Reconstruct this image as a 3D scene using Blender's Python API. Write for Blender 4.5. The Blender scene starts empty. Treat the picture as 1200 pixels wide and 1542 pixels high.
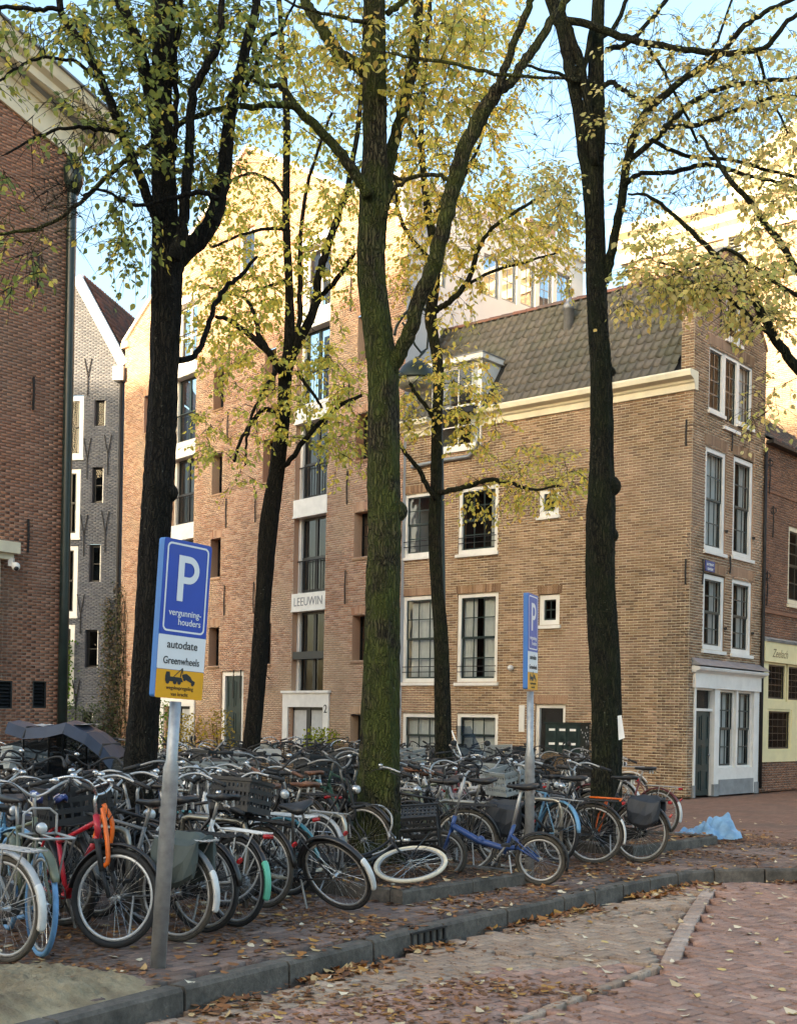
import bpy, bmesh, math, random
import numpy as np
from mathutils import Matrix, Vector
random.seed(7); np.random.seed(7)
scene = bpy.context.scene
COL = scene.collection

# ---------------------------------------------------------------- camera, sky, sun, exposure
F_PX, HOR, ROLL, EYE = 1850.0, 1085.0, math.radians(1.1), 1.6
cam_d = bpy.data.cameras.new('camera'); cam = bpy.data.objects.new('camera', cam_d); COL.objects.link(cam)
cam_d.sensor_fit = 'VERTICAL'; cam_d.sensor_height = 36.0; cam_d.lens = 36.0 * F_PX / 1542.0
cam_d.shift_y = (HOR - 771.0) / 1542.0
cam_d.clip_start = 0.1; cam_d.clip_end = 2000
cam.matrix_world = Matrix.Translation((0, 0, EYE)) @ Matrix.Rotation(math.radians(90), 4, 'X') @ Matrix.Rotation(ROLL, 4, 'Z')
scene.camera = cam

SUN_DIR = Vector((-0.68, -0.73, 0)).normalized()      # horizontal direction towards the sun
SUN_EL = math.radians(9)
world = bpy.data.worlds.new('World'); scene.world = world; world.use_nodes = True
wn = world.node_tree.nodes; wl = world.node_tree.links
sky = wn.new('ShaderNodeTexSky'); sky.sky_type = 'NISHITA'; sky.sun_disc = False
sky.sun_elevation = SUN_EL; sky.sun_rotation = math.atan2(SUN_DIR.x, SUN_DIR.y)
sky.air_density = 1.0; sky.dust_density = 5.0; sky.ozone_density = 3.0
bg = wn['Background']; bg.inputs[1].default_value = 0.15
wl.new(sky.outputs[0], bg.inputs[0])
sun_d = bpy.data.lights.new('sun', 'SUN'); sun_d.energy = 2.2; sun_d.angle = math.radians(0.6); sun_d.color = (1.0, 0.84, 0.68)
sun = bpy.data.objects.new('sun', sun_d); COL.objects.link(sun)
sv = Vector((SUN_DIR.x * math.cos(SUN_EL), SUN_DIR.y * math.cos(SUN_EL), math.sin(SUN_EL)))
sun.rotation_euler = (-sv).to_track_quat('-Z', 'Y').to_euler()
scene.view_settings.view_transform = 'Standard'; scene.view_settings.look = 'None'
scene.view_settings.exposure = 2.92; scene.view_settings.gamma = 1.0
scene.view_settings.use_curve_mapping = False
scene.view_settings.use_white_balance = True; scene.view_settings.white_balance_temperature = 8500; scene.view_settings.white_balance_tint = 8
try:
    scene.cycles.max_bounces = 6; scene.cycles.transparent_max_bounces = 12
    scene.cycles.use_denoising = True
except Exception: pass

# ---------------------------------------------------------------- measuring helpers
TR = math.tan(ROLL)
CR, SR = math.cos(ROLL), math.sin(ROLL)
def ray(px, py):
    u, v = px - 600.0, HOR - py
    return (u * CR - v * SR) / F_PX, (v * CR + u * SR) / F_PX
def at(px, py, Y):
    a, b = ray(px, py); return Vector((a * Y, Y, EYE + b * Y))
def ground(px, py, z=0.0):
    a, b = ray(px, py); Y = (z - EYE) / b; return Vector((a * Y, Y, z))
def proj(p):
    a, b = p[0] / p[1] * F_PX, (p[2] - EYE) / p[1] * F_PX
    return 600 + a * CR + b * SR, HOR - (b * CR - a * SR)
class Plane:
    """a facade: base point, unit direction along it, outward normal"""
    def __init__(s, o, d, n):
        s.o = Vector((o[0], o[1], 0)); s.d = Vector((d[0], d[1], 0)).normalized(); s.n = Vector((n[0], n[1], 0)).normalized()
    def pt(s, a, z, off=0.0): return s.o + s.d * a + s.n * off + Vector((0, 0, z))
    def hit(s, px, py):
        a, b = ray(px, py); r = Vector((a, 1, b)); c = Vector((0, 0, EYE))
        t = (s.o - c).dot(s.n) / r.dot(s.n); p = c + r * t
        return (p - s.o).dot(s.d), p.z
    def rect(s, x0, y0, x1, y1):
        xm, ym = (x0 + x1) / 2, (y0 + y1) / 2
        a0, a1 = s.hit(x0, ym)[0], s.hit(x1, ym)[0]; z1, z0 = s.hit(xm, y0)[1], s.hit(xm, y1)[1]
        return min(a0, a1), max(a0, a1), z0, z1

# ---------------------------------------------------------------- objects
WORLD = {}
def tag(o, label=None, cat=None, group=None, kind=None):
    if label: o['label'] = label
    if cat: o['category'] = cat
    if group: o['group'] = group
    if kind: o['kind'] = kind
    return o
def thing(name, loc, label=None, cat=None, group=None, rot=None):
    o = bpy.data.objects.new(name, None); o.empty_display_size = 0.2; COL.objects.link(o)
    m = Matrix.Translation(loc)
    if rot is not None: m = m @ rot
    o.matrix_world = m; WORLD[o.name] = m
    return tag(o, label, cat, group)
def put(name, me, mat=None, parent=None, local=None):
    """link a mesh; with a parent, the mesh is in world coordinates unless local is a matrix in the parent's space"""
    o = bpy.data.objects.new(name, me); COL.objects.link(o)
    if mat is not None and not me.materials: me.materials.append(mat)
    if parent is not None:
        o.parent = parent
        if local is None:
            o.matrix_parent_inverse = WORLD.get(parent.name, Matrix()).inverted(); WORLD[o.name] = Matrix()
        else:
            o.matrix_basis = local; WORLD[o.name] = WORLD.get(parent.name, Matrix()) @ local
    else: WORLD[o.name] = Matrix()
    return o
class MB:
    def __init__(s): s.v = []; s.f = []; s.smooth = False
    def quad(s, a, b, c, d):
        n = len(s.v); s.v += [tuple(a), tuple(b), tuple(c), tuple(d)]; s.f.append((n, n+1, n+2, n+3)); return s
    def poly(s, pts):
        n = len(s.v); s.v += [tuple(p) for p in pts]; s.f.append(tuple(range(n, n+len(pts)))); return s
    def hexa(s, p):      # 8 corners: bottom 4 ccw, top 4 ccw
        n = len(s.v); s.v += [tuple(q) for q in p]
        for f in ((3,2,1,0),(4,5,6,7),(0,1,5,4),(1,2,6,5),(2,3,7,6),(3,0,4,7)): s.f.append(tuple(n+i for i in f))
        return s
    def box(s, x0, x1, y0, y1, z0, z1):
        return s.hexa([(x0,y0,z0),(x1,y0,z0),(x1,y1,z0),(x0,y1,z0),(x0,y0,z1),(x1,y0,z1),(x1,y1,z1),(x0,y1,z1)])
    def pbox(s, P, a0, a1, z0, z1, o0, o1):   # box on a facade plane; o = offset along the normal
        return s.hexa([P.pt(a0,z0,o1),P.pt(a1,z0,o1),P.pt(a1,z0,o0),P.pt(a0,z0,o0),P.pt(a0,z1,o1),P.pt(a1,z1,o1),P.pt(a1,z1,o0),P.pt(a0,z1,o0)])
    def prism(s, outline, off):   # outline: list of 3-D points, off: extrusion vector
        n = len(s.v); k = len(outline); off = Vector(off)
        s.v += [tuple(p) for p in outline] + [tuple(Vector(p) + off) for p in outline]
        s.f.append(tuple(range(n, n+k))[::-1]); s.f.append(tuple(range(n+k, n+2*k)))
        for i in range(k): j = (i+1) % k; s.f.append((n+i, n+j, n+k+j, n+k+i))
        return s
    def tube(s, pts, rad, seg=8, cap=True, jitter=0.0):
        pts = [Vector(p) for p in pts]; k = len(pts)
        if not hasattr(rad, '__len__'): rad = [rad] * k
        n0 = len(s.v); up = None
        for i, p in enumerate(pts):
            t = (pts[min(i+1, k-1)] - pts[max(i-1, 0)])
            t = t.normalized() if t.length > 1e-9 else Vector((0,0,1))
            if up is None:
                up = Vector((0,0,1)) if abs(t.z) < 0.9 else Vector((1,0,0))
            x = t.cross(up); x = x.normalized() if x.length > 1e-6 else Vector((1,0,0)); y = x.cross(t).normalized(); up = y
            for j in range(seg):
                a = 2*math.pi*j/seg; r = rad[i] * (1 + (random.uniform(-jitter, jitter) if jitter else 0))
                s.v.append(tuple(p + x*math.cos(a)*r + y*math.sin(a)*r))
        for i in range(k-1):
            for j in range(seg):
                a = n0+i*seg+j; b = n0+i*seg+(j+1)%seg; s.f.append((a, b, b+seg, a+seg))
        if cap:
            s.f.append(tuple(n0+j for j in range(seg))[::-1]); s.f.append(tuple(n0+(k-1)*seg+j for j in range(seg)))
        return s
    def ring(s, c, ax, R, r, seg=32, sub=6, a0=0.0, a1=2*math.pi, sy=1.0):   # torus (or arc of it) about axis 'y' at c
        full = abs(a1-a0-2*math.pi) < 1e-6; n0 = len(s.v); m = seg if full else seg+1
        for i in range(m):
            a = a0+(a1-a0)*i/seg
            for j in range(sub):
                b = 2*math.pi*j/sub; rr = R + r*math.cos(b)
                s.v.append((c[0]+rr*math.cos(a), c[1]+r*sy*math.sin(b), c[2]+rr*math.sin(a)))
        for i in range(seg):
            i2 = (i+1) % m
            for j in range(sub):
                j2 = (j+1) % sub; s.f.append((n0+i*sub+j, n0+i2*sub+j, n0+i2*sub+j2, n0+i*sub+j2))
        return s
    def lathe(s, prof, c=(0,0,0), seg=20):
        n0 = len(s.v); k = len(prof)
        for r, z in prof:
            for j in range(seg):
                a = 2*math.pi*j/seg; s.v.append((c[0]+r*math.cos(a), c[1]+r*math.sin(a), c[2]+z))
        for i in range(k-1):
            for j in range(seg):
                a = n0+i*seg+j; b = n0+i*seg+(j+1)%seg; s.f.append((a, b, b+seg, a+seg))
        s.f.append(tuple(n0+j for j in range(seg))[::-1]); s.f.append(tuple(n0+(k-1)*seg+j for j in range(seg)))
        return s
    def ell(s, c, r, seg=12, rings=8):
        n0 = len(s.v)
        for i in range(rings+1):
            th = math.pi*i/rings
            for j in range(seg):
                a = 2*math.pi*j/seg
                s.v.append((c[0]+r[0]*math.sin(th)*math.cos(a), c[1]+r[1]*math.sin(th)*math.sin(a), c[2]+r[2]*math.cos(th)))
        for i in range(rings):
            for j in range(seg):
                a = n0+i*seg+j; b = n0+i*seg+(j+1)%seg; s.f.append((a, a+seg, b+seg, b))
        return s
    def loft(s, sections, close=True):
        n0 = len(s.v); k = len(sections[0])
        for sec in sections: s.v += [tuple(p) for p in sec]
        for i in range(len(sections)-1):
            for j in range(k if close else k-1):
                a = n0+i*k+j; b = n0+i*k+(j+1)%k; s.f.append((a, b, b+k, a+k))
        if close:
            s.f.append(tuple(n0+j for j in range(k))[::-1]); s.f.append(tuple(n0+(len(sections)-1)*k+j for j in range(k)))
        return s
    def mesh(s, name, mat=None, smooth=False):
        me = bpy.data.meshes.new(name); me.from_pydata(s.v, [], s.f); me.update()
        if mat is not None: me.materials.append(mat)
        if smooth: me.polygons.foreach_set('use_smooth', [True]*len(me.polygons))
        return me
    def build(s, name, mat, parent=None, smooth=False, local=None):
        return put(name, s.mesh(name, mat, smooth), None, parent, local)
def np_mesh(name, V, Fq, mat=None, smooth=False):
    """numpy verts (n,3) and quads (m,4)"""
    me = bpy.data.meshes.new(name); V = np.asarray(V, np.float32); Fq = np.asarray(Fq, np.int32)
    me.vertices.add(len(V)); me.vertices.foreach_set('co', V.ravel())
    k = Fq.shape[1]
    me.loops.add(Fq.size); me.loops.foreach_set('vertex_index', Fq.ravel())
    me.polygons.add(len(Fq)); me.polygons.foreach_set('loop_start', np.arange(0, Fq.size, k, dtype=np.int32))
    me.polygons.foreach_set('loop_total', np.full(len(Fq), k, np.int32))
    if smooth: me.polygons.foreach_set('use_smooth', np.ones(len(Fq), bool))
    me.update(calc_edges=True); me.validate()
    if mat is not None: me.materials.append(mat)
    return me
def text_mesh(txt, size, mat, shear=0.0, align='CENTER', depth=0.002, bold=0.0, spacing=1.0):
    c = bpy.data.curves.new('lettering', 'FONT'); c.body = txt; c.size = size; c.shear = shear; c.align_x = align
    c.extrude = depth; c.offset = bold; c.resolution_u = 3; c.space_character = spacing
    o = bpy.data.objects.new('lettering', c); COL.objects.link(o)
    dg = bpy.context.evaluated_depsgraph_get(); me = bpy.data.meshes.new_from_object(o.evaluated_get(dg))
    bpy.data.objects.remove(o); bpy.data.curves.remove(c)
    me.materials.clear(); me.materials.append(mat); return me
def face_matrix(p, right, up):
    r = Vector(right).normalized(); u = Vector(up).normalized(); n = r.cross(u)
    return Matrix(((r.x,u.x,n.x,p[0]),(r.y,u.y,n.y,p[1]),(r.z,u.z,n.z,p[2]),(0,0,0,1)))

# ---------------------------------------------------------------- materials
def lin(c): return tuple(c) + (1.0,)
class NT:
    def __init__(s, name):
        s.m = bpy.data.materials.new(name); s.m.use_nodes = True; s.t = s.m.node_tree; s.n = s.t.nodes; s.l = s.t.links
        s.b = s.n['Principled BSDF']; s.out = s.n['Material Output']
    def new(s, t, **kw):
        x = s.n.new('ShaderNode' + t)
        for k, v in kw.items(): setattr(x, k, v)
        return x
    def link(s, a, b): s.l.new(a, b)
    def val(s, sock, v):
        if hasattr(v, 'is_output'): s.l.new(v, sock)
        else: sock.default_value = v
    def pos(s, obj=False):
        return s.new('TexCoord').outputs['Object'] if obj else s.new('NewGeometry').outputs['Position']
    def mapping(s, vec, scale=(1,1,1), rot=(0,0,0)):
        m = s.new('Mapping'); s.link(vec, m.inputs[0]); m.inputs['Scale'].default_value = scale; m.inputs['Rotation'].default_value = rot
        return m.outputs[0]
    def noise(s, vec, scale, detail=4, rough=0.55, dist=0.0):
        n = s.new('TexNoise'); s.link(vec, n.inputs['Vector']); n.inputs['Scale'].default_value = scale
        n.inputs['Detail'].default_value = detail; n.inputs['Roughness'].default_value = rough; n.inputs['Distortion'].default_value = dist
        return n.outputs['Fac']
    def ramp(s, fac, stops, interp='LINEAR'):
        r = s.new('ValToRGB'); s.val(r.inputs[0], fac); e = r.color_ramp.elements; r.color_ramp.interpolation = interp
        while len(e) < len(stops): e.new(0.5)
        for i, (p, c) in enumerate(stops): e[i].position = p; e[i].color = lin(c) if len(c) == 3 else c
        return r.outputs[0]
    def math(s, op, a, b=0.0):
        m = s.new('Math', operation=op); s.val(m.inputs[0], a); s.val(m.inputs[1], b); return m.outputs[0]
    def mix(s, fac, a, b, mode='MIX'):
        m = s.new('Mix', data_type='RGBA', blend_type=mode); s.val(m.inputs[0], fac)
        for k, v in ((6, a), (7, b)):
            s.val(m.inputs[k], v if hasattr(v, 'is_output') else lin(v) if len(v) == 3 else v)
        return m.outputs[2]
    def island(s):
        g = s.new('NewGeometry').outputs['Random Per Island']; o = s.new('ObjectInfo').outputs['Random']
        return s.math('FRACT', s.math('ADD', g, o))
    def bump(s, h, strength=0.3, dist=0.01):
        b = s.new('Bump'); b.inputs['Strength'].default_value = strength; b.inputs['Distance'].default_value = dist
        s.val(b.inputs['Height'], h); s.link(b.outputs[0], s.b.inputs['Normal'])
    def done(s, color=None, rough=0.7, metal=0.0, spec=None):
        if color is not None: s.val(s.b.inputs['Base Color'], color if hasattr(color, 'is_output') else lin(color))
        s.val(s.b.inputs['Roughness'], rough); s.val(s.b.inputs['Metallic'], metal)
        if spec is not None: s.b.inputs['Specular IOR Level'].default_value = spec
        return s.m
def simple(name, c, rough=0.6, metal=0.0, var=0.25, scale=6.0, obj=True, bump=0.0, spec=None):
    t = NT(name); p = t.pos(obj); f = t.noise(p, scale, 5, 0.6)
    lo = tuple(max(0, x*(1-var)) for x in c); hi = tuple(min(1, x*(1+var)) for x in c)
    col = t.ramp(f, [(0.3, lo), (0.7, hi)])
    if bump: t.bump(t.noise(p, scale*6, 4), bump, 0.004)
    r = t.math('ADD', t.math('MULTIPLY', t.math('SUBTRACT', f, 0.5), 0.3), rough)
    return t.done(col, r, metal, spec)
def brick_mat(name, cols, stain=0.35, tint=None, stain_col=(0.05,0.045,0.035)):
    t = NT(name); p = t.pos(); k = len(cols)
    c = t.ramp(t.island(), [((i+0.0)/k, cc) for i, cc in enumerate(cols)], 'CONSTANT')
    if tint: c = t.mix(t.ramp(t.noise(p, 0.35, 3), [(0.48,(0,0,0)),(0.62,(1,1,1))]), c, t.mix(0.6, c, tint))
    big = t.ramp(t.noise(t.mapping(p, (1,1,0.5)), 0.55, 5, 0.6), [(0.42,(0,0,0)),(0.72,(1,1,1))])
    c = t.mix(t.math('MULTIPLY', big, stain), c, stain_col)
    fine = t.noise(p, 60, 3); c = t.mix(0.5, c, t.ramp(fine, [(0.3,(0.6,0.6,0.6)),(0.7,(1.25,1.25,1.25))]), 'MULTIPLY')
    t.bump(fine, 0.35, 0.004)
    return t.done(c, 0.88, 0, 0.25)
M = {}
def mortar(name, c): return simple(name, c, 0.95, var=0.3, scale=2.0, obj=False)
M['brick_pink'] = brick_mat('brick_pink', [(0.462,0.242,0.154),(0.517,0.297,0.198),(0.396,0.198,0.121),(0.550,0.341,0.231),(0.484,0.275,0.198),(0.363,0.209,0.143),(0.572,0.363,0.253)], 0.22, (0.50,0.36,0.24))
M['mortar_pink'] = mortar('mortar_pink', (0.460,0.380,0.299))
M['brick_brown'] = brick_mat('brick_brown', [(0.29,0.17,0.095),(0.34,0.205,0.115),(0.24,0.14,0.08),(0.39,0.245,0.145),(0.31,0.18,0.105),(0.20,0.115,0.07),(0.36,0.225,0.135),(0.44,0.28,0.18)], 0.42, (0.46,0.29,0.20))
M['mortar_brown'] = mortar('mortar_brown', (0.62,0.53,0.39))
M['brick_red'] = brick_mat('brick_red', [(0.33,0.155,0.10),(0.37,0.18,0.12),(0.29,0.135,0.09),(0.40,0.205,0.14),(0.35,0.165,0.105)], 0.35, (0.28,0.18,0.13))
M['mortar_red'] = mortar('mortar_red', (0.30,0.24,0.19))
M['brick_grey'] = brick_mat('brick_grey', [(0.125,0.135,0.155),(0.145,0.155,0.175),(0.11,0.12,0.14),(0.155,0.16,0.175)], 0.3)
M['mortar_grey'] = mortar('mortar_grey', (0.11,0.12,0.135))
M['brick_rust'] = brick_mat('brick_rust', [(0.237,0.112,0.069),(0.275,0.138,0.088),(0.200,0.100,0.069),(0.312,0.156,0.100)], 0.5)
M['mortar_rust'] = mortar('mortar_rust', (0.275,0.213,0.163))
M['brick_gold'] = brick_mat('brick_gold', [(0.52,0.33,0.22),(0.56,0.37,0.25),(0.48,0.30,0.20),(0.58,0.40,0.28)], 0.12)
M['mortar_gold'] = mortar('mortar_gold', (0.48,0.38,0.29))
M['white'] = simple('white_paint', (0.74,0.72,0.67), 0.45, var=0.10, scale=3, obj=False)
M['cream'] = simple('cream_paint', (0.72,0.65,0.48), 0.5, var=0.12, scale=2, obj=False)
M['yellow_paint'] = simple('pale_yellow_paint', (0.74,0.66,0.38), 0.5, var=0.08, scale=3, obj=False)
M['darkgreen'] = simple('dark_green_paint', (0.012,0.030,0.030), 0.35, var=0.3, scale=5, obj=False)
M['black_paint'] = simple('black_paint', (0.012,0.013,0.014), 0.4, var=0.3, obj=False)
M['iron'] = simple('wrought_iron', (0.015,0.014,0.014), 0.6, 0.3, var=0.3, obj=False)
M['zinc'] = simple('zinc_pipe', (0.30,0.32,0.33), 0.5, 0.5, var=0.2, obj=False)
M['pipe_green'] = simple('dark_green_drainpipe', (0.012,0.026,0.024), 0.35, 0.0, var=0.3, obj=False)
M['room'] = simple('dark_room', (0.012,0.012,0.013), 0.9, var=0.4, scale=1.5, obj=False)
M['curtain'] = simple('net_curtain', (0.62,0.62,0.60), 0.9, var=0.12, scale=3, obj=False)
M['shutter_grey'] = simple('grey_white_blind', (0.50,0.51,0.50), 0.7, var=0.1, obj=False)
M['stone'] = simple('grey_hardstone', (0.24,0.25,0.25), 0.75, var=0.25, scale=4, obj=False, bump=0.2)
M['lead'] = simple('lead_flashing', (0.22,0.23,0.25), 0.5, 0.3, var=0.25, scale=5, obj=False)
M['render_white'] = simple('white_render', (0.74,0.73,0.70), 0.8, var=0.08, scale=1, obj=False)
M['grey_render'] = simple('grey_render', (0.40,0.42,0.44), 0.8, var=0.1, scale=1, obj=False)
M['galv'] = simple('galvanised_steel', (0.36,0.37,0.37), 0.5, 0.55, var=0.22, scale=14, obj=True, bump=0.1)
def glass_mat(name, tint, amount, fk=0.55):
    t = NT(name); t.n.remove(t.b)
    tr = t.new('BsdfTransparent'); tr.inputs[0].default_value = lin(tint)
    gl = t.new('BsdfGlossy'); gl.inputs['Roughness'].default_value = 0.03; gl.inputs[0].default_value = (0.95,0.97,1,1)
    fr = t.new('Fresnel'); fr.inputs[0].default_value = 1.5
    nz = t.noise(t.pos(), 1.3, 2); bp = t.new('Bump'); bp.inputs['Strength'].default_value = 0.12; bp.inputs['Distance'].default_value = 0.05
    t.link(nz, bp.inputs['Height']); t.link(bp.outputs[0], gl.inputs['Normal']); t.link(bp.outputs[0], fr.inputs['Normal'])
    f = t.math('ADD', t.math('MULTIPLY', fr.outputs[0], fk), amount); mx = t.new('MixShader'); t.link(f, mx.inputs[0]); t.link(tr.outputs[0], mx.inputs[1]); t.link(gl.outputs[0], mx.inputs[2])
    t.link(mx.outputs[0], t.out.inputs[0]); return t.m
M['glass'] = glass_mat('window_glass', (0.80,0.84,0.84), 0.0, 0.22)
M['glass_dim'] = glass_mat('dim_warehouse_glass', (0.7,0.74,0.74), 0.0, 0.08)
M['glass_blue'] = glass_mat('sky_reflecting_glass', (0.4,0.5,0.6), 0.45)
M['clear'] = glass_mat('clear_plastic', (0.34,0.37,0.40), 0.01, 0.15)
# ---------------------------------------------------------------- pieces: the largest 300 as parts, the rest as one mass
BOXQ = np.array([[4,5,6,7],[0,1,5,4],[1,2,6,5],[2,3,7,6],[3,0,4,7]])    # open at the back / bottom
def in_frame(p, m=30):
    if p[1] < 1: return False
    x, y = proj(p); return -m < x < 1200+m and -m < y < 1542+m
def pieces(name, mass_name, items, unit, mat, parent, limit=300, key=None):
    """items: list of 4x4 numpy matrices placing the unit mesh (verts, quads)"""
    UV, UF = unit
    c = [(it[0,3], it[1,3], it[2,3]) for it in items]
    vis = [i for i in range(len(items)) if in_frame(c[i], 0)]
    vis.sort(key=key and (lambda i: key(c[i])) or (lambda i: (c[i][0]**2 + c[i][1]**2)))
    chosen = set(vis[:limit]); me = None
    if chosen:
        me = np_mesh(name, UV, UF, mat)
        inv = WORLD.get(parent.name, Matrix()).inverted()
        for i in sorted(chosen):
            o = bpy.data.objects.new(name, me); COL.objects.link(o); o.parent = parent; o.matrix_parent_inverse = inv
            o.matrix_basis = Matrix(items[i].tolist())
    rest = [items[i] for i in range(len(items)) if i not in chosen]
    if rest:
        A = np.array(rest); k = len(UV); H = np.c_[UV, np.ones(k)]
        V = np.einsum('nij,kj->nki', A, H)[:, :, :3].reshape(-1, 3)
        Fq = (np.asarray(UF)[None] + (np.arange(len(rest))*k)[:, None, None]).reshape(-1, len(UF[0]))
        tag(put(mass_name, np_mesh(mass_name, V, Fq, mat), None, parent), kind='stuff')
def unit_box(lx, ly, lz, bev=0.004):
    """box centred in x,y, from -lz to 0, with chamfered top edge"""
    x, y = lx/2, ly/2; b = bev
    v = [(-x,-y,-lz),(x,-y,-lz),(x,y,-lz),(-x,y,-lz),(-x,-y,-b),(x,-y,-b),(x,y,-b),(-x,y,-b),(-x+b,-y+b,0),(x-b,-y+b,0),(x-b,y-b,0),(-x+b,y-b,0)]
    f = [[0,1,5,4],[1,2,6,5],[2,3,7,6],[3,0,4,7],[4,5,9,8],[5,6,10,9],[6,7,11,10],[7,4,8,11],[8,9,10,11]]
    return np.array(v), np.array(f)

# ---------------------------------------------------------------- ground
D1 = Vector((-0.765, 0.643, 0)).normalized()      # along the side wall of the corner house, away from the street
D2 = Vector((0.643, 0.765, 0)).normalized()       # along the street
ROAD_Z = -0.125
kerb_px = [(20,1556),(150,1522),(262,1492),(380,1463),(510,1431),(640,1398),(745,1374),(850,1352),(925,1335),(1000,1319),(1040,1313),(1080,1310.5),(1140,1310),(1200,1310)]
kp = [ground(x, y, 0.0) for x, y in kerb_px]
first = kp[0] - (kp[2]-kp[0]).normalized()*6.0
kerb = [first] + kp + [kp[-1] + Vector((3,0.1,0)), kp[-1] + Vector((9,0.0,0)), kp[-1] + Vector((60,-4,0))]
def poly_len(P):
    L = [0]
    for a, b in zip(P, P[1:]): L.append(L[-1] + (b-a).length)
    return L
KL = poly_len(kerb)
def along(P, L, s):
    i = max(0, min(len(P)-2, next((k for k in range(len(L)-1) if L[k+1] >= s), len(P)-2)))
    t = (s - L[i])/(L[i+1]-L[i]); return P[i].lerp(P[i+1], t), (P[i+1]-P[i]).normalized()
def street_side(x, y):
    """signed distance to the kerb line, positive on the pavement side"""
    best = 1e9; sg = 1
    for a, b in zip(kerb, kerb[1:]):
        d = b-a; l2 = d.x*d.x+d.y*d.y; t = max(0, min(1, ((x-a.x)*d.x+(y-a.y)*d.y)/l2))
        qx, qy = x-a.x-d.x*t, y-a.y-d.y*t; q = math.hypot(qx, qy)
        if q < best: best = q; sg = 1 if d.x*(y-a.y)-d.y*(x-a.x) > 0 else -1
    return best*sg

def paving_mat(name, cols, rot, dirt, bs=(0.21,0.105)):
    t = NT(name); p = t.mapping(t.pos(), (1,1,1), (0,0,rot))
    b = t.new('TexBrick'); t.link(p, b.inputs['Vector']); b.inputs['Scale'].default_value = 1.0
    b.inputs['Brick Width'].default_value = bs[0]; b.inputs['Row Height'].default_value = bs[1]; b.inputs['Mortar Size'].default_value = 0.006
    b.inputs['Color1'].default_value = lin(cols[0]); b.inputs['Color2'].default_value = lin(cols[1]); b.inputs['Mortar'].default_value = lin((0.035,0.028,0.022))
    n = t.noise(t.pos(), 0.9, 5); c = t.mix(t.math('MULTIPLY', t.ramp(n, [(0.45,(0,0,0)),(0.7,(1,1,1))]), 0.6), b.outputs[0], dirt)
    c = t.mix(0.5, c, t.ramp(t.noise(t.pos(), 25, 4), [(0.3,(0.7,0.7,0.7)),(0.7,(1.25,1.25,1.25))]), 'MULTIPLY')
    t.bump(b.outputs['Fac'], -0.4, 0.006)
    return t.done(c, 0.85, 0, 0.3)
def paver_mat(name, cols, dirt, dirt_amt=0.5):
    t = NT(name); p = t.pos(); k = len(cols)
    c = t.ramp(t.island(), [(i/k, cc) for i, cc in enumerate(cols)], 'CONSTANT')
    n = t.ramp(t.noise(p, 1.1, 5, 0.62), [(0.42,(0,0,0)),(0.68,(1,1,1))])
    c = t.mix(t.math('MULTIPLY', n, dirt_amt), c, dirt)
    fn = t.noise(p, 45, 6, 0.7); c = t.mix(t.math('MULTIPLY', t.ramp(t.noise(p, 7, 6, 0.7), [(0.45,(0,0,0)),(0.75,(1,1,1))]), 0.5), c, tuple(x*0.5 for x in dirt)); c = t.mix(0.8, c, t.ramp(fn, [(0.3,(0.62,0.62,0.62)),(0.7,(1.3,1.3,1.3))]), 'MULTIPLY')
    t.bump(fn, 0.4, 0.004); return t.done(c, 0.82, 0, 0.35)
M['road_far'] = paving_mat('far_road_bricks', ((0.208,0.111,0.091),(0.273,0.156,0.124)), 0.7, (0.130,0.091,0.072))
M['pave_far'] = paving_mat('far_pavement_bricks', ((0.215,0.111,0.075),(0.273,0.150,0.104)), -0.87, (0.117,0.085,0.065))
M['paver_red'] = paver_mat('red_brown_paver', [(0.36,0.20,0.145),(0.41,0.235,0.175),(0.31,0.17,0.125),(0.45,0.27,0.205),(0.385,0.22,0.165)], (0.25,0.15,0.11), 0.7)
M['paver_grey'] = paver_mat('buff_grey_paver', [(0.38,0.265,0.185),(0.42,0.30,0.215),(0.34,0.235,0.165),(0.45,0.325,0.235)], (0.28,0.18,0.125), 0.7)
M['paver_pale'] = paver_mat('pale_marking_paver', [(0.47,0.345,0.27),(0.52,0.39,0.31),(0.42,0.31,0.245)], (0.28,0.18,0.13), 0.7)
M['paver_walk'] = paver_mat('pavement_paver', [(0.194,0.125,0.100),(0.237,0.156,0.125),(0.163,0.106,0.088),(0.263,0.175,0.138)], (0.106,0.075,0.056), 0.7)
M['joint'] = simple('sandy_joints', (0.06,0.047,0.036), 0.95, var=0.4, scale=8, obj=False)
t_ = NT('dark_kerb_stone'); p_ = t_.pos(); n1 = t_.noise(p_, 3, 7, 0.7); n2 = t_.noise(p_, 22, 6, 0.7)
c_k = t_.ramp(n1, [(0.3,(0.05,0.043,0.035)),(0.5,(0.10,0.085,0.068)),(0.72,(0.16,0.135,0.11))]); c_k = t_.mix(0.8, c_k, t_.ramp(n2, [(0.3,(0.55,0.55,0.55)),(0.7,(1.35,1.35,1.35))]), 'MULTIPLY')
t_.bump(t_.math('ADD', n1, n2), 0.7, 0.015); M['kerbstone'] = t_.done(c_k, 0.88)
t_ = NT('sand'); p_ = t_.pos(); M['sand'] = t_.done(t_.ramp(t_.noise(p_, 4, 6, 0.65), [(0.3,(0.20,0.14,0.085)),(0.48,(0.38,0.29,0.175)),(0.7,(0.55,0.44,0.28))]), 0.95)
t_.bump(t_.noise(p_, 9, 8, 0.75), 1.0, 0.08)

road = tag(MB().quad((-400,-400,ROAD_Z-0.045),(400,-400,ROAD_Z-0.045),(400,400,ROAD_Z-0.045),(-400,400,ROAD_Z-0.045)).build('road', M['road_far']), kind='structure')
road['label'] = 'red brown brick paved street with a buff grey parking bay'
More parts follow.
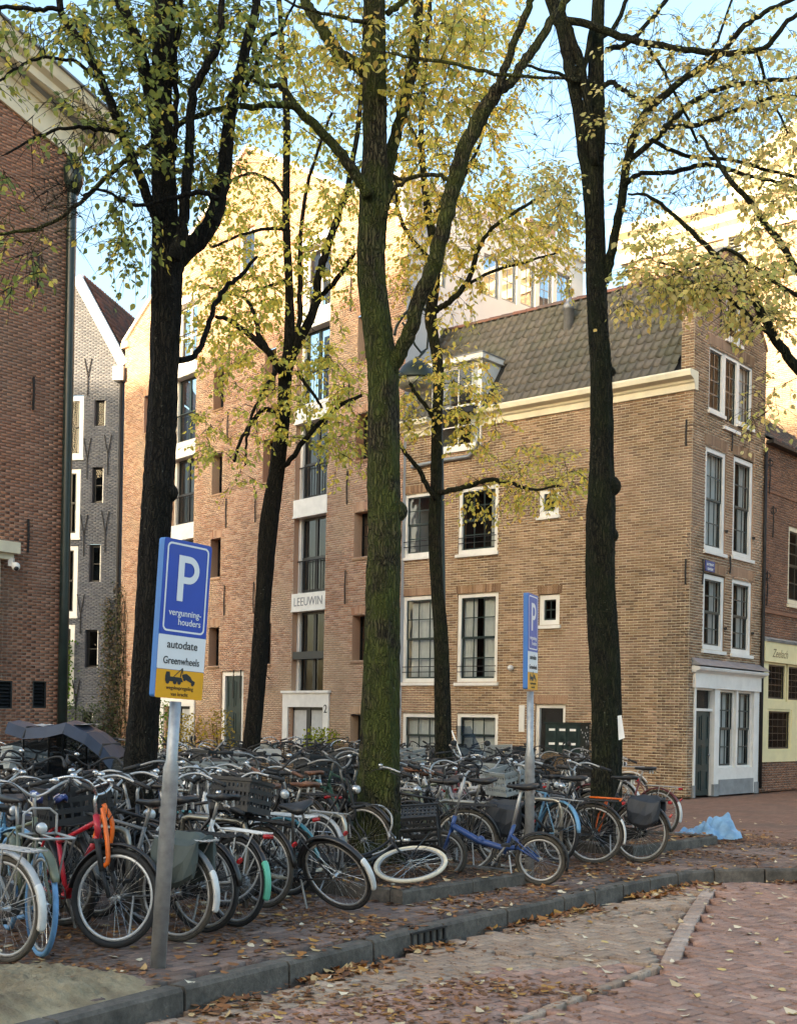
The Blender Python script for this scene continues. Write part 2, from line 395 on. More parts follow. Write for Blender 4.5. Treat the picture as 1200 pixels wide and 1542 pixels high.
# the pavement: everything on the far side of the kerb
pv = MB(); inner = []
for i, p in enumerate(kerb):
    d = (kerb[min(i+1, len(kerb)-1)] - kerb[max(i-1, 0)]).normalized(); nrm = Vector((-d.y, d.x, 0)); inner.append(p + nrm*0.12)
far = [Vector((p.x*1.0 - 0.0, p.y, 0)) for p in inner]
N = len(inner)
outline = [Vector((-300, inner[0].y - 3, 0))] + inner + [Vector((300, inner[-1].y - 10, 0)), Vector((300,300,0)), Vector((-300,300,0))]
bmv = bmesh.new(); vs = [bmv.verts.new((p.x, p.y, -0.045)) for p in outline]; bmv.faces.new(vs); bmesh.ops.triangulate(bmv, faces=bmv.faces[:])
me = bpy.data.meshes.new('pavement'); bmv.to_mesh(me); bmv.free(); me.materials.append(M['pave_far'])
pavement = tag(put('pavement', me), 'dark brown brick pavement along the street kerb', kind='structure')

# herringbone pavers of the street, laid along the street direction
def herring(L, W, n, m):
    """a diagonal herringbone as (x, y, angle) in units of metres"""
    out = []
    for i in range(-n, n):
        for j in range(-m, m):
            # two-brick cell of a herringbone with 2:1 bricks
            x = i*W + j*2*W; y = -i*W + j*2*W
            out.append((x + W, y + W*0.5, 0.0)); out.append((x + W*0.5 - W + W, y + W*2.0, math.pi/2))
    return out
def M4(x, y, z, ang, tx=0.0, ty=0.0, sc=(1,1,1)):
    c, s = math.cos(ang), math.sin(ang)
    return np.array([[c*sc[0], -s*sc[1], 0, x],[s*sc[0], c*sc[1], 0, y],[tx, ty, sc[2], z],[0,0,0,1]])
ST = math.atan2(D2.y, D2.x)
W_ = 0.107
cell = set(); red, grey = [], []
# parking bay outline on the street (buff grey), between the kerb and a pale line
bay = [ground(x, y, ROAD_Z) for x, y in ((-160,1640),(230,1555),(480,1512),(760,1460),(905,1452),(1005,1446),(1062,1338),(900,1362),(600,1440),(160,1545))]
def inside(P, x, y):
    r = False
    for a, b in zip(P, P[1:]+P[:1]):
        if (a.y > y) != (b.y > y) and x < (b.x-a.x)*(y-a.y)/(b.y-a.y)+a.x: r = not r
    return r
lines = [[(1008,1447),(1030,1400),(1050,1365),(1068,1338)], [(905,1383),(965,1372),(1012,1366),(1040,1366)],
         [(760,1437),(860,1441),(1003,1452)], [(770,1538),(870,1500),(1000,1450)]]
line_w = [0.14, 0.05, 0.045, 0.07]
LG = [[ground(x, y, ROAD_Z) for x, y in l] for l in lines]
def near_line(x, y):
    for P, w in zip(LG, line_w):
        for a, b in zip(P, P[1:]):
            d = b-a; t = max(0, min(1, ((x-a.x)*d.x+(y-a.y)*d.y)/(d.x**2+d.y**2)))
            if math.hypot(x-a.x-d.x*t, y-a.y-d.y*t) < w/2+0.05: return True
    return False
rnd = random.Random(3)
ang0 = ST - math.radians(8)
cs, sn = math.cos(ang0), math.sin(ang0); seen = set()
for i in range(-90, 90):
    for j in range(-60, 60):
        for k in (0, 1):
            # herringbone lattice: vectors (W,W) and (2W,-2W)... bricks 2W x W
            bx = (i + 2*j)*W_; by = (i - 2*j)*W_
            if k == 0: lx, ly, an = bx + W_, by + W_/2, 0.0
            else: lx, ly, an = bx + W_*0.5, by + W_*2.0, math.pi/2
            x = 2.4 + lx*cs - ly*sn; y = 8.6 + lx*sn + ly*cs
            if not (4.6 < y < 15 and -3.2 < x < 8): continue
            if not in_frame((x, y, ROAD_Z), 260): continue
            if street_side(x, y) > -0.10 or near_line(x, y): continue
            m = M4(x, y, ROAD_Z + rnd.uniform(-0.004, 0.004), ang0 + an + rnd.uniform(-0.02, 0.02), rnd.uniform(-0.02, 0.02), rnd.uniform(-0.02, 0.02), (rnd.uniform(0.97,1.0), rnd.uniform(0.95,1.0), 1))
            (grey if inside(bay, x, y) else red).append(m)
UP = unit_box(W_*2-0.008, W_-0.008, 0.05, 0.006)
pieces('paver', 'paver_field', red, UP, M['paver_red'], road, 220)
pieces('buff_paver', 'buff_paver_field', grey, UP, M['paver_grey'], road, 220)
pale = [[],[],[],[]]
for li, (P, w) in enumerate(zip(LG, line_w)):
    L = poly_len(P); s = 0.1
    while s < L[-1]:
        p, d = along(P, L, s); a = math.atan2(d.y, d.x)
        pale[li].append(M4(p.x, p.y, ROAD_Z + 0.002 + rnd.uniform(-0.003, 0.003), a + rnd.uniform(-0.02,0.02), 0, 0, (0.98, w/(W_), 1))); s += W_*2
pieces('marking_paver', 'marking_pavers', pale[0], UP, M['paver_pale'], road, 300); pieces('edge_paver', 'edge_pavers', pale[1]+pale[2]+pale[3], UP, M['paver_grey'], road, 300)
# pavement pavers near the kerb, half-brick bond
walk = []
for r in range(-4, 46):
    for c in range(-20, 75):
        s = c*0.212 + (0.106 if r % 2 else 0); q = 0.17 + r*0.107
        p = kp[1] + D2*s + D1*q
        x, y = p.x, p.y
        if y < 5.4 or not in_frame((x, y, 0), 200) or y > 17: continue
        if street_side(x, y) < 0.24: continue
        walk.append(M4(x, y, rnd.uniform(-0.004, 0.004), ST + rnd.uniform(-0.02, 0.02), rnd.uniform(-0.02,0.02), rnd.uniform(-0.02,0.02)))
UW = unit_box(0.206, 0.101, 0.045, 0.006)
pieces('paver', 'pavement_pavers', walk, UW, M['paver_walk'], pavement, 300)
# kerb stones
KW = 0.13
s = 0.4; 
while s < KL[-1]-1.2 and s < 34:
    ln = 0.98 if s < 12 or s > 15.5 else 0.62
    ps = [along(kerb, KL, s + ln*t/3 - (0.004 if t == 3 else 0)) for t in range(4)]
    mb = MB(); dz = random.uniform(-0.004, 0.004); secs = []
    for i, (p, d) in enumerate(ps):
        n = Vector((-d.y, d.x, 0)); e = 0.008 if i in (0, 3) else 0.0
        q = p + d*(e if i == 0 else -e if i == 3 else 0)
        secs.append([q - n*0.01 + Vector((0,0,-0.30)), q + n*(KW+0.01) + Vector((0,0,-0.30)), q + n*(KW+0.004) + Vector((0,0,0.004+dz)), q + n*0.02 + Vector((0,0,0.006+dz)), q + n*0.002 + Vector((0,0,-0.016+dz))])
    mb.loft(secs); mb.build('kerb_stone', M['kerbstone'], pavement)
    s += ln + 0.004
# storm drain inlet let into the kerb face
dp, dd = ground(648, 1412, -0.06), (kp[6]-kp[5]).normalized(); dn = Vector((-dd.y, dd.x, 0))
mb = MB(); dp = Vector((dp.x, dp.y, 0)); bp_, bd_ = None, None
best = min(np.arange(0, 20, 0.05), key=lambda s: (along(kerb, KL, s)[0] - ground(650,1397,0)).length); dpc, dd = along(kerb, KL, best); dn = Vector((-dd.y, dd.x, 0))
for i in range(6):
    a = dpc + dd*(-0.24 + i*0.09) - dn*0.018
    mb.hexa([a+Vector((0,0,-0.115)), a+dd*0.022+Vector((0,0,-0.115)), a+dd*0.022+dn*0.02+Vector((0,0,-0.115)), a+dn*0.02+Vector((0,0,-0.115)),
             a+Vector((0,0,-0.02)), a+dd*0.022+Vector((0,0,-0.02)), a+dd*0.022+dn*0.02+Vector((0,0,-0.02)), a+dn*0.02+Vector((0,0,-0.02))])
for z0, z1 in ((-0.125,-0.112), (-0.025,-0.01)):
    a = dpc - dd*0.25 - dn*0.02; b = dpc + dd*0.25 - dn*0.02
    mb.hexa([a+Vector((0,0,z0)), b+Vector((0,0,z0)), b+dn*0.022+Vector((0,0,z0)), a+dn*0.022+Vector((0,0,z0)), a+Vector((0,0,z1)), b+Vector((0,0,z1)), b+dn*0.022+Vector((0,0,z1)), a+dn*0.022+Vector((0,0,z1))])
tag(mb.build('storm_drain', M['iron']), 'black iron storm drain grating set into the kerb face', 'drain')
# sand heap at the bend of the kerb
g = 90; V = []; Fq = []
sc_ = ground(40, 1500, 0.0)
for i in range(g+1):
    for j in range(g+1):
        x = sc_.x - 1.6 + 2.6*i/g; y = sc_.y - 1.1 + 2.0*j/g; ss = street_side(x, y)
        e = max(0, 1 - ((x-sc_.x+0.25)/1.05)**2 - ((y-sc_.y)/0.85)**2); k = max(0, min(1, (ss-0.17)/0.22)); e *= k*k*(3-2*k)
        wob = 0.5+0.5*math.sin(x*7.3+y*3.1)*math.sin(y*8.7-x*2.2); h = 0.10*e**0.7*(0.6+0.6*wob) - 0.016 + (0.014*math.sin(x*31+y*17)*math.sin(y*37-x*11) + 0.012*math.sin(x*63-y*41)*math.sin(y*55+x*29) + random.uniform(-0.012, 0.012))*min(1, e*3)
        V.append((x, y, h))
for i in range(g):
    for j in range(g):
        a = i*(g+1)+j; Q = (a, a+g+1, a+g+2, a+1)
        if min(street_side(V[q][0], V[q][1]) for q in Q) > 0.03 and max(V[q][2] for q in Q) > -0.014: Fq.append(Q)
tag(put('sand_heap', np_mesh('sand_heap', V, Fq, M['sand'], True)), 'spread heap of pale sand on the pavement behind the kerb bend', 'sand', kind='stuff')
# raised tree beds: kerb blocks round soil
M['soil'] = simple('leafy_soil', (0.055,0.035,0.022), 0.95, var=0.5, scale=9, obj=False, bump=0.6)
def bed(corner, w2, w1, label):
    c = Vector((corner.x, corner.y, 0)); root = thing('tree_bed', c, label, 'tree bed', 'raised tree beds')
    h = 0.125; t = 0.14
    P = [c, c + D2*w2, c + D2*w2 + D1*w1, c + D1*w1]
    MB().poly([p + Vector((0,0,h-0.03)) for p in (P[0]+D1*t*0.5+D2*t*0.5, P[1]+D1*t*0.5-D2*t*0.5, P[2]-D1*t*0.5-D2*t*0.5, P[3]-D1*t*0.5+D2*t*0.5)]).build('soil', M['soil'], root)
    def run(a, b, inn):
        L = (b-a).length; n = max(1, round(L/1.0)); d = (b-a).normalized()
        for k in range(n):
            p = a + d*(L*k/n+0.004); q = a + d*(L*(k+1)/n-0.004); z = h + random.uniform(-0.006, 0.006); o1 = Vector((0,0,z)); o2 = Vector((0,0,z-0.018)); lo = Vector((0,0,-0.05)); i3 = inn*0.015
            MB().loft([[p+lo, p+inn*t+lo, p+inn*t+o2, p+inn*t-i3+o1, p+i3+o1, p+o2], [q+lo, q+inn*t+lo, q+inn*t+o2, q+inn*t-i3+o1, q+i3+o1, q+o2]]).build('kerb_block', M['kerbstone'], root)
    run(P[0], P[1], D1); run(P[3], P[2], -D1); run(P[0]+D1*(t+0.003), P[3]-D1*(t+0.003), D2); run(P[1]+D1*(t+0.003), P[2]-D1*(t+0.003), -D2)
    return root
BED1 = ground(606, 1341, 0.125); BED2 = ground(1080, 1258, 0.125)
bed(BED1, 2.05, 3.2, 'raised stone edged bed round the mossy middle tree')
bed(BED2 - D2*2.3, 2.3, 3.0, 'raised stone edged bed beside the crumpled blue tarpaulin')
# ---------------------------------------------------------------- brick walls
COURSE, BLEN = 0.0625, 0.215
def subtract(iv, cuts):
    out = iv
    for c0, c1 in cuts:
        nx = []
        for a, b in out:
            if c1 <= a or c0 >= b: nx.append((a, b)); continue
            if c0 > a: nx.append((a, c0))
            if c1 < b: nx.append((c1, b))
        out = nx
    return out
def brick_wall(root, P, prof, z0, z1, openings, mat, mort, limit=300, reveal=0.16, name='wall', thick=0.02):
    """prof(z) -> list of (a0, a1) spans of the wall at height z; openings: (a0,a1,z0,z1)"""
    bk = MB(); items = []; rows = int((z1-z0)/COURSE); R = np.array([[P.d.x, P.n.x, 0],[P.d.y, P.n.y, 0],[0,0,1]])
    rn = random.Random(len(name)+int(abs(P.o.x)*100))
    V = []; 
    full = []
    for r in range(rows):
        za = z0 + r*COURSE; zb = za + COURSE; zm = (za+zb)/2
        cuts = [(o[0], o[1]) for o in openings if o[2] < zm < o[3]]
        spans = subtract(prof(zm), cuts)
        for a, b in spans:
            bk.quad(P.pt(a, za, -0.006), P.pt(b, za, -0.006), P.pt(b, zb, -0.006), P.pt(a, zb, -0.006))
            off = 0.0 if r % 2 else BLEN/2
            k0 = math.floor((a - off)/BLEN); x = off + k0*BLEN
            while x < b:
                l, h = max(a, x) + 0.006, min(b, x+BLEN) - 0.006
                if h - l > 0.03: full.append(((l+h)/2, zm, h-l, rn.uniform(-0.0025, 0.0025)))
                x += BLEN
    # unit brick: x along wall (length 1), y outward, z up
    hz = (COURSE-0.0145)/2; b = 0.003
    U = np.array([(-.5,-0.01,-hz),(.5,-0.01,-hz),(.5,-0.01,hz),(-.5,-0.01,hz),(-.5,0,-hz),(.5,0,-hz),(.5,0,hz),(-.5,0,hz)])
    UFq = np.array([[4,5,6,7],[0,1,5,4],[1,2,6,5],[2,3,7,6],[3,0,4,7]])
    for a, z, l, o in full:
        p = P.pt(a, z, o); m = np.eye(4)
        m[:3,0] = R[:,0]*l; m[:3,1] = R[:,1]; m[:3,2] = (0,0,1); m[:3,3] = p; items.append(m)
    w = bk.build(name, mort, root)
    pieces('brick', 'brickwork', items, (U, UFq), mat, root, limit, key=lambda c: (c[0]**2+c[1]**2+(c[2]-EYE)**2))
    for a0, a1, c0, c1 in openings:
        rv = MB(); d = reveal
        if a1-a0 < 0.05: continue
        rv.quad(P.pt(a0,c0,-0.004), P.pt(a0,c1,-0.004), P.pt(a0,c1,-d-0.2), P.pt(a0,c0,-d-0.2)); rv.quad(P.pt(a1,c1,-0.004), P.pt(a1,c0,-0.004), P.pt(a1,c0,-d-0.2), P.pt(a1,c1,-d-0.2))
        rv.quad(P.pt(a0,c1,-0.004), P.pt(a1,c1,-0.004), P.pt(a1,c1,-d-0.2), P.pt(a0,c1,-d-0.2)); rv.quad(P.pt(a1,c0,-0.004), P.pt(a0,c0,-0.004), P.pt(a0,c0,-d-0.2), P.pt(a1,c0,-d-0.2))
        rv.build('reveal', mat, root)
    return w
def soldier(root, P, a0, a1, z, mat, h=0.2, arch=0.03):
    """flat brick arch above an opening, each brick on end"""
    n = max(3, int((a1-a0+0.1)/0.066)); mb = MB()
    for i in range(n):
        a = a0 - 0.05 + (a1-a0+0.1)*i/n; w = (a1-a0+0.1)/n - 0.011; t = (i+0.5)/n; dz = arch*(1-(2*t-1)**2); f = (t-0.5)*0.05
        mb.hexa([P.pt(a,z+dz,0.004),P.pt(a+w,z+dz,0.004),P.pt(a+w,z+dz,-0.02),P.pt(a,z+dz,-0.02),P.pt(a+f,z+h+dz,0.004),P.pt(a+w+f,z+h+dz,0.004),P.pt(a+w+f,z+h+dz,-0.02),P.pt(a+f,z+h+dz,-0.02)])
    mb.build('brick_arch', mat, root)
def ring_boxes(mb, P, a0, a1, z0, z1, w, o0, o1, wt=None, wb=None):
    wt = wt or w; wb = wb or w
    mb.pbox(P, a0, a0+w, z0, z1, o0, o1); mb.pbox(P, a1-w, a1, z0, z1, o0, o1)
    mb.pbox(P, a0+w, a1-w, z1-wt, z1, o0, o1-0.001); mb.pbox(P, a0+w, a1-w, z0, z0+wb, o0, o1-0.001)
def window(root, P, r, nx=2, ny=3, fw=0.09, rec=0.06, frame='white', bars='darkgreen', sill=True, curtain=None, split=True, name='window', bw=0.014, glass='glass', blind=0.0, room=True, deep=1.1):
    """sash window in the opening r = (a0,a1,z0,z1): frame, sash bars, single panes, curtain, dark room behind"""
    a0, a1, z0, z1 = r
    if a1-a0 < 0.15 or z1-z0 < 0.15: return None
    mb = MB(); ring_boxes(mb, P, a0+0.004, a1-0.004, z0+0.004, z1-0.004, fw, -rec-0.10, -rec, fw, fw*1.1)
    if sill: mb.pbox(P, a0-0.05, a1+0.05, z0-0.075, z0+0.002, -rec-0.08, 0.055)
    w = mb.build(name, M[frame], root)
    b0, b1, c0, c1 = a0+fw, a1-fw, z0+fw*1.1, z1-fw
    sw = 0.035; sb = MB(); halves = [(c0, (c0+c1)/2+0.01, -rec-0.055), ((c0+c1)/2-0.01, c1, -rec-0.028)] if split else [(c0, c1, -rec-0.04)]
    nyh = [max(1, ny//2), max(1, ny-ny//2)] if split else [ny]
    for (h0, h1, o), n in zip(halves, nyh):
        ring_boxes(sb, P, b0+0.002, b1-0.002, h0+0.002, h1-0.002, sw, o-0.025, o, sw, sw*1.3)
        p0, p1, q0, q1 = b0+sw, b1-sw, h0+sw*1.3, h1-sw
        for i in range(1, nx): x = p0+(p1-p0)*i/nx; sb.pbox(P, x-bw, x+bw, q0, q1, o-0.022, o-0.003)
        for j in range(1, n): y = q0+(q1-q0)*j/n; sb.pbox(P, p0, p1, y-bw, y+bw, o-0.020, o-0.005)
        for i in range(nx):
            for j in range(n):
                x0, x1 = p0+(p1-p0)*i/nx+(bw if i else 0), p0+(p1-p0)*(i+1)/nx-(bw if i < nx-1 else 0); y0, y1 = q0+(q1-q0)*j/n, q0+(q1-q0)*(j+1)/n
                MB().quad(P.pt(x0,y0,o-0.012), P.pt(x1,y0,o-0.012), P.pt(x1,y1,o-0.012), P.pt(x0,y1,o-0.012)).build('pane', M[glass], w)
    sb.build('sash', M[bars], w)
    if curtain:
        for (s0, s1, zz) in curtain:
            cm = MB(); n = 22; o = -rec-0.16; A0 = b0+(b1-b0)*s0; A1 = b0+(b1-b0)*s1; ph = random.uniform(0,6)
            pts = [(A0+(A1-A0)*i/n, o+0.018*math.sin(i*1.9+ph)+0.008*math.sin(i*0.7+ph)) for i in range(n+1)]
            for (x0, o0), (x1, o1) in zip(pts, pts[1:]): cm.quad(P.pt(x0,c0+(c1-c0)*zz,o0), P.pt(x1,c0+(c1-c0)*zz,o1), P.pt(x1,c1,o1), P.pt(x0,c1,o0))
            cm.build('curtain', M['curtain'], w, smooth=True)
    if blind: MB().pbox(P, b0, b1, c1-(c1-c0)*blind, c1, -rec-0.17, -rec-0.15).build('blind', M['shutter_grey'], w)
    if room:
        rm = MB(); o0, o1 = -rec-0.11, -deep
        rm.quad(P.pt(a0,z0,o1),P.pt(a1,z0,o1),P.pt(a1,z1,o1),P.pt(a0,z1,o1)); rm.quad(P.pt(a0,z0,o0),P.pt(a0,z0,o1),P.pt(a0,z1,o1),P.pt(a0,z1,o0)); rm.quad(P.pt(a1,z0,o0),P.pt(a1,z0,o1),P.pt(a1,z1,o1),P.pt(a1,z1,o0))
        rm.quad(P.pt(a0,z1,o0),P.pt(a1,z1,o0),P.pt(a1,z1,o1),P.pt(a0,z1,o1)); rm.quad(P.pt(a0,z0,o0),P.pt(a1,z0,o0),P.pt(a1,z0,o1),P.pt(a0,z0,o1))
        rm.build('room', M['room'], w)
    return w
def shutter_hook(root, P, a, z): MB().pbox(P, a-0.02, a+0.02, z-0.03, z+0.03, 0, 0.06).pbox(P, a-0.12, a+0.02, z-0.012, z+0.012, 0.03, 0.05).build('shutter_hook', M['iron'], root)
def anchor(root, P, a, z0, z1, w=0.02): MB().tube([P.pt(a,z0,0.03), P.pt(a,z0+(z1-z0)*0.5,0.045), P.pt(a,z1,0.03)], w, 6).build('wall_anchor', M['iron'], root)
def y_anchor(root, P, a, z0, z1, w=0.018):
    zm = z0+(z1-z0)*0.5
    MB().tube([P.pt(a,z0,0.03),P.pt(a,zm,0.04)], w, 6).tube([P.pt(a,zm,0.04),P.pt(a-0.13,z1,0.03)], w, 6).tube([P.pt(a,zm,0.04),P.pt(a+0.15,z1,0.03)], w, 6).build('wall_anchor', M['iron'], root)
def panel_door(root, P, r, mat='darkgreen', frame='white', fw=0.1, transom=0.0, rec=0.12):
    a0, a1, z0, z1 = r; mb = MB()
    mb.pbox(P, a0+0.003, a0+fw, z0, z1-0.003, -rec-0.06, -rec+0.06); mb.pbox(P, a1-fw, a1-0.003, z0, z1-0.003, -rec-0.06, -rec+0.06); mb.pbox(P, a0+fw, a1-fw, z1-fw, z1-0.003, -rec-0.06, -rec+0.058)
    zt = z1-fw
    if transom:
        zt = z1-fw-transom; mb.pbox(P, a0+fw, a1-fw, zt-0.06, zt, -rec-0.06, -rec+0.057)
    fr = mb.build('door_frame', M[frame], root)
    if transom: MB().quad(P.pt(a0+fw,zt,-rec-0.02),P.pt(a1-fw,zt,-rec-0.02),P.pt(a1-fw,z1-fw,-rec-0.02),P.pt(a0+fw,z1-fw,-rec-0.02)).build('pane', M['glass'], fr); zt -= 0.06
    d = MB().pbox(P, a0+fw+0.004, a1-fw-0.004, z0+0.01, zt-0.004, -rec-0.05, -rec-0.01)
    w = a1-a0-2*fw; h = zt-z0
    for f0, f1 in ((0.06,0.30),(0.36,0.60),(0.66,0.95)):
        for s0, s1 in ((0.12,0.88),) if w < 0.7 else ((0.1,0.46),(0.54,0.9)):
            x0, x1 = a0+fw+w*s0, a0+fw+w*s1; y0, y1 = z0+h*f0, z0+h*f1
            ring_boxes(d, P, x0, x1, y0, y1, 0.03, -rec-0.012, -rec+0.006)
    do = d.build('door', M[mat], root)
    MB().ell(P.pt(a0+fw+w*0.9, z0+h*0.48, -rec+0.03), (0.03,0.03,0.03), 8, 6).build('handle', M['zinc'], do, True)
    MB().quad(P.pt(a0,z0,-rec-0.06),P.pt(a1,z0,-rec-0.06),P.pt(a1,z1,-rec-0.06),P.pt(a0,z1,-rec-0.06)).build('door_backing', M['room'], root)
def molding(mb, p0, p1, n, prof):
    """extrude a profile [(out, up)] from p0 to p1"""
    up = Vector((0,0,1)); secs = [[p + n*o + up*z for o, z in prof] for p in (p0, p1)]; return mb.loft(secs)

# ---------------------------------------------------------------- pantile roof
def tile_unit(w=0.235, l=0.36):
    """S-shaped pantile: a wide pan between two narrow rolls; x across, y up the slope, z off the roof"""
    V = []; F_ = []; T_ = (-0.16, -0.10, -0.04, 0.03, 0.10, 0.17, 0.32, 0.60, 0.80, 0.90); n = len(T_)-1
    for y, zz in ((0, 0.030), (l, 0.0)):
        for t in T_: V.append((w*t, y, 0.062*math.exp(-(t/0.11)**2) + 0.062*math.exp(-((t-1)/0.11)**2) + zz))
    for i in range(n): F_.append((i, i+1, n+2+i, n+1+i))
    k = len(V)
    for i in range(n+1): V.append((V[i][0], 0.0, V[i][2]-0.028))
    for i in range(n): F_.append((k+i, k+i+1, i+1, i))
    return np.array(V), np.array(F_)
def tile_mat(name, cols, moss=0.3):
    t = NT(name); p = t.pos(); k = len(cols); c = t.ramp(t.island(), [(i/k, cc) for i, cc in enumerate(cols)], 'CONSTANT')
    c = t.mix(t.math('MULTIPLY', t.ramp(t.noise(p, 1.2, 5), [(0.45,(0,0,0)),(0.65,(1,1,1))]), moss), c, (0.07,0.08,0.045))
    fn = t.noise(p, 30, 4); c = t.mix(0.5, c, t.ramp(fn, [(0.3,(0.65,0.65,0.65)),(0.7,(1.3,1.3,1.3))]), 'MULTIPLY'); t.bump(fn, 0.3, 0.005)
    return t.done(c, 0.6, 0, 0.4)
M['tile_dark'] = tile_mat('dark_pantile', [(0.095,0.085,0.07),(0.105,0.093,0.077),(0.088,0.08,0.067),(0.118,0.103,0.085)], 0.45)
M['tile_red'] = tile_mat('red_brown_pantile', [(0.196,0.077,0.053),(0.238,0.098,0.067),(0.154,0.070,0.050),(0.126,0.070,0.059)], 0.35)
M['tile_black'] = tile_mat('glazed_black_pantile', [(0.049,0.048,0.050),(0.070,0.063,0.063),(0.140,0.070,0.056),(0.056,0.053,0.056)], 0.2)
def roof(root, e0, e1, r0, r1, mat, limit=300, skip=None, name='roof'):
    """pantiled slope between eave e0-e1 and ridge r0-r1 (e0->r0, e1->r1)"""
    x = (e1-e0); W = x.length; x.normalize(); y = (r0-e0); Ls = y.length; y.normalize(); n = x.cross(y).normalized()
    if n.z < 0: n = -n
    base = MB().quad(e0-n*0.03, e1-n*0.03, r1-n*0.03, r0-n*0.03).build(name, M['room'], root)
    items = []; tw = 0.235; tl = 0.315
    for i in range(int(W/tw)):
        for j in range(int(Ls/tl)+1):
            if skip and skip(i*tw, j*tl): continue
            p = e0 + x*(i*tw) + y*min(j*tl, Ls-0.3) + n*(0.005 + random.uniform(0,0.006)) + x*random.uniform(-0.006,0.006) + y*random.uniform(-0.008,0.008); m = np.eye(4)
            m[:3,0] = x; m[:3,1] = y; m[:3,2] = n; m[:3,3] = p; items.append(m)
    pieces('roof_tile', 'roof_tiles', items, tile_unit(), mat, root, limit, key=lambda c: (c[0]**2+c[1]**2+(c[2])**2))
def ridge_tiles(root, r0, r1, mat, rad=0.11):
    L = (r1-r0).length; d = (r1-r0).normalized(); s = Vector((-d.y, d.x, 0)); n = int(L/0.38)
    for i in range(n):
        p = r0 + d*(L*i/n); q = r0 + d*(L*(i+1)/n+0.02); secs = []
        for k, w in ((p,1.0),(q,1.12)):
            secs.append([k + s*math.cos(a)*rad*w + Vector((0,0,math.sin(a)*rad*w-0.03)) for a in [math.pi*t/6 for t in range(7)]])
        MB().loft(secs, False).build('ridge_tile', mat, root)

# ================================================================ corner house
K = Vector((6.45, 27.5, 0))
PS = Plane(K, D1, (-D1.y, D1.x)); 
if PS.n.y > 0: PS.n = -PS.n
PF = Plane(K, D2, (D2.y, -D2.x))
SL = 8.6; FW_ = PF.hit(1147, 900)[0]; EAVE = 9.55; SH = 10.9; RZ = 12.7
corner = thing('corner_house', K, 'brown brick corner house with dark tiled roof and white shopfront', 'house')
H = PS.rect
win_side = [H(608,741,666,838), H(690,732,749,833), H(606,897,667,1028), H(688,893,749,1028), H(605,1074,667,1142), H(687,1074,749,1142)]
# keep the two columns the same width
cw = win_side[3][1]-win_side[3][0]
small_side = [H(811,735,841,777), H(811,895,842,942)]
door_side = H(804,1060,850,1180); door_side = (door_side[0], door_side[1], 0.02, door_side[3])
dorm = H(656,556,722,676)
op_s = [(*w[:2], w[2], w[3]) for w in win_side] + small_side + [door_side, (dorm[0], dorm[1], dorm[2], EAVE+0.3)]
brick_wall(corner, PS, lambda z: [(0.0, SL)], 0, EAVE-0.42, op_s, M['brick_brown'], M['mortar_brown'])
for w in win_side[:4] + small_side + [door_side]: soldier(corner, PS, w[0], w[1], w[3]+0.012, M['brick_brown'], 0.2, 0.0)
cur = [(0,0.34,0),(0.7,1,0)]
window(corner, PS, win_side[0], 3, 4, 0.10, 0.03, split=True)
window(corner, PS, win_side[1], 3, 4, 0.10, 0.03, split=True, curtain=[(0,0.2,0)])
window(corner, PS, win_side[2], 3, 4, 0.10, 0.03, curtain=[(0.0,0.95,0)])
window(corner, PS, win_side[3], 3, 4, 0.10, 0.03, curtain=[(0,0.42,0),(0.62,1,0)])
window(corner, PS, win_side[4], 3, 2, 0.10, 0.03, blind=0.97); window(corner, PS, win_side[5], 3, 2, 0.10, 0.03, blind=0.97)
for w in small_side: window(corner, PS, w, 2, 2, 0.12, 0.04, split=False)
for w in win_side[4:6]:
    g_ = MB()
    for i in range(8): a = w[0]+0.08+(w[1]-w[0]-0.16)*i/7; g_.tube([PS.pt(a,w[2]-0.5,0.1),PS.pt(a,w[2]+0.35,0.1)], 0.009, 5)
    g_.tube([PS.pt(w[0],w[2]+0.25,0.1),PS.pt(w[1],w[2]+0.25,0.1)], 0.011, 5); g_.build('window_railing', M['iron'], corner)
for w in win_side[:4]: 
    MB().tube([PS.pt(w[0]+0.03,w[2]+0.42,0.02),PS.pt(w[1]-0.03,w[2]+0.42,0.02)],0.012,6).tube([PS.pt(w[0]+0.03,w[2]+0.28,0.02),PS.pt(w[1]-0.03,w[2]+0.28,0.02)],0.012,6).build('safety_bar', M['iron'], corner)
panel_door(corner, PS, door_side, 'black_paint', 'white', 0.1)
# front gable wall
def gable_front(z):
    if z < SH: return [(0.012, FW_)]
    t = (z-SH)/(RZ-SH); return [(0.012+(FW_/2-0.35)*t, FW_-(FW_/2-0.35)*t)]
G = PF.rect
fr_w = [G(1061,676,1092,832), G(1103,691,1133,841), G(1058,866,1090,980), G(1101,873,1131,986)]
tri = G(1067,536,1133,640); topw = G(1093,452,1116,516)
shop = (0.30, FW_-0.12, 0.0, G(1050,1012,1140,1012)[3])
op_f = fr_w + [tri, topw, (shop[0], shop[1], -1, shop[3])]
brick_wall(corner, PF, gable_front, 0, RZ, op_f, M['brick_brown'], M['mortar_brown'], 60)
for w in fr_w + [tri]: soldier(corner, PF, w[0], w[1], w[3]+0.015, M['brick_brown'], 0.22, 0.04)
for i, w in enumerate(fr_w): window(corner, PF, w, 3, 4, 0.11, 0.03, curtain=[(0,1,0)] if i in (0,) else [(0.0,0.4,0),(0.6,1,0)]); shutter_hook(corner, PF, w[1]+0.02, w[2]+0.55)
ta, tb, tz0, tz1 = tri; tw3 = (tb-ta)/3
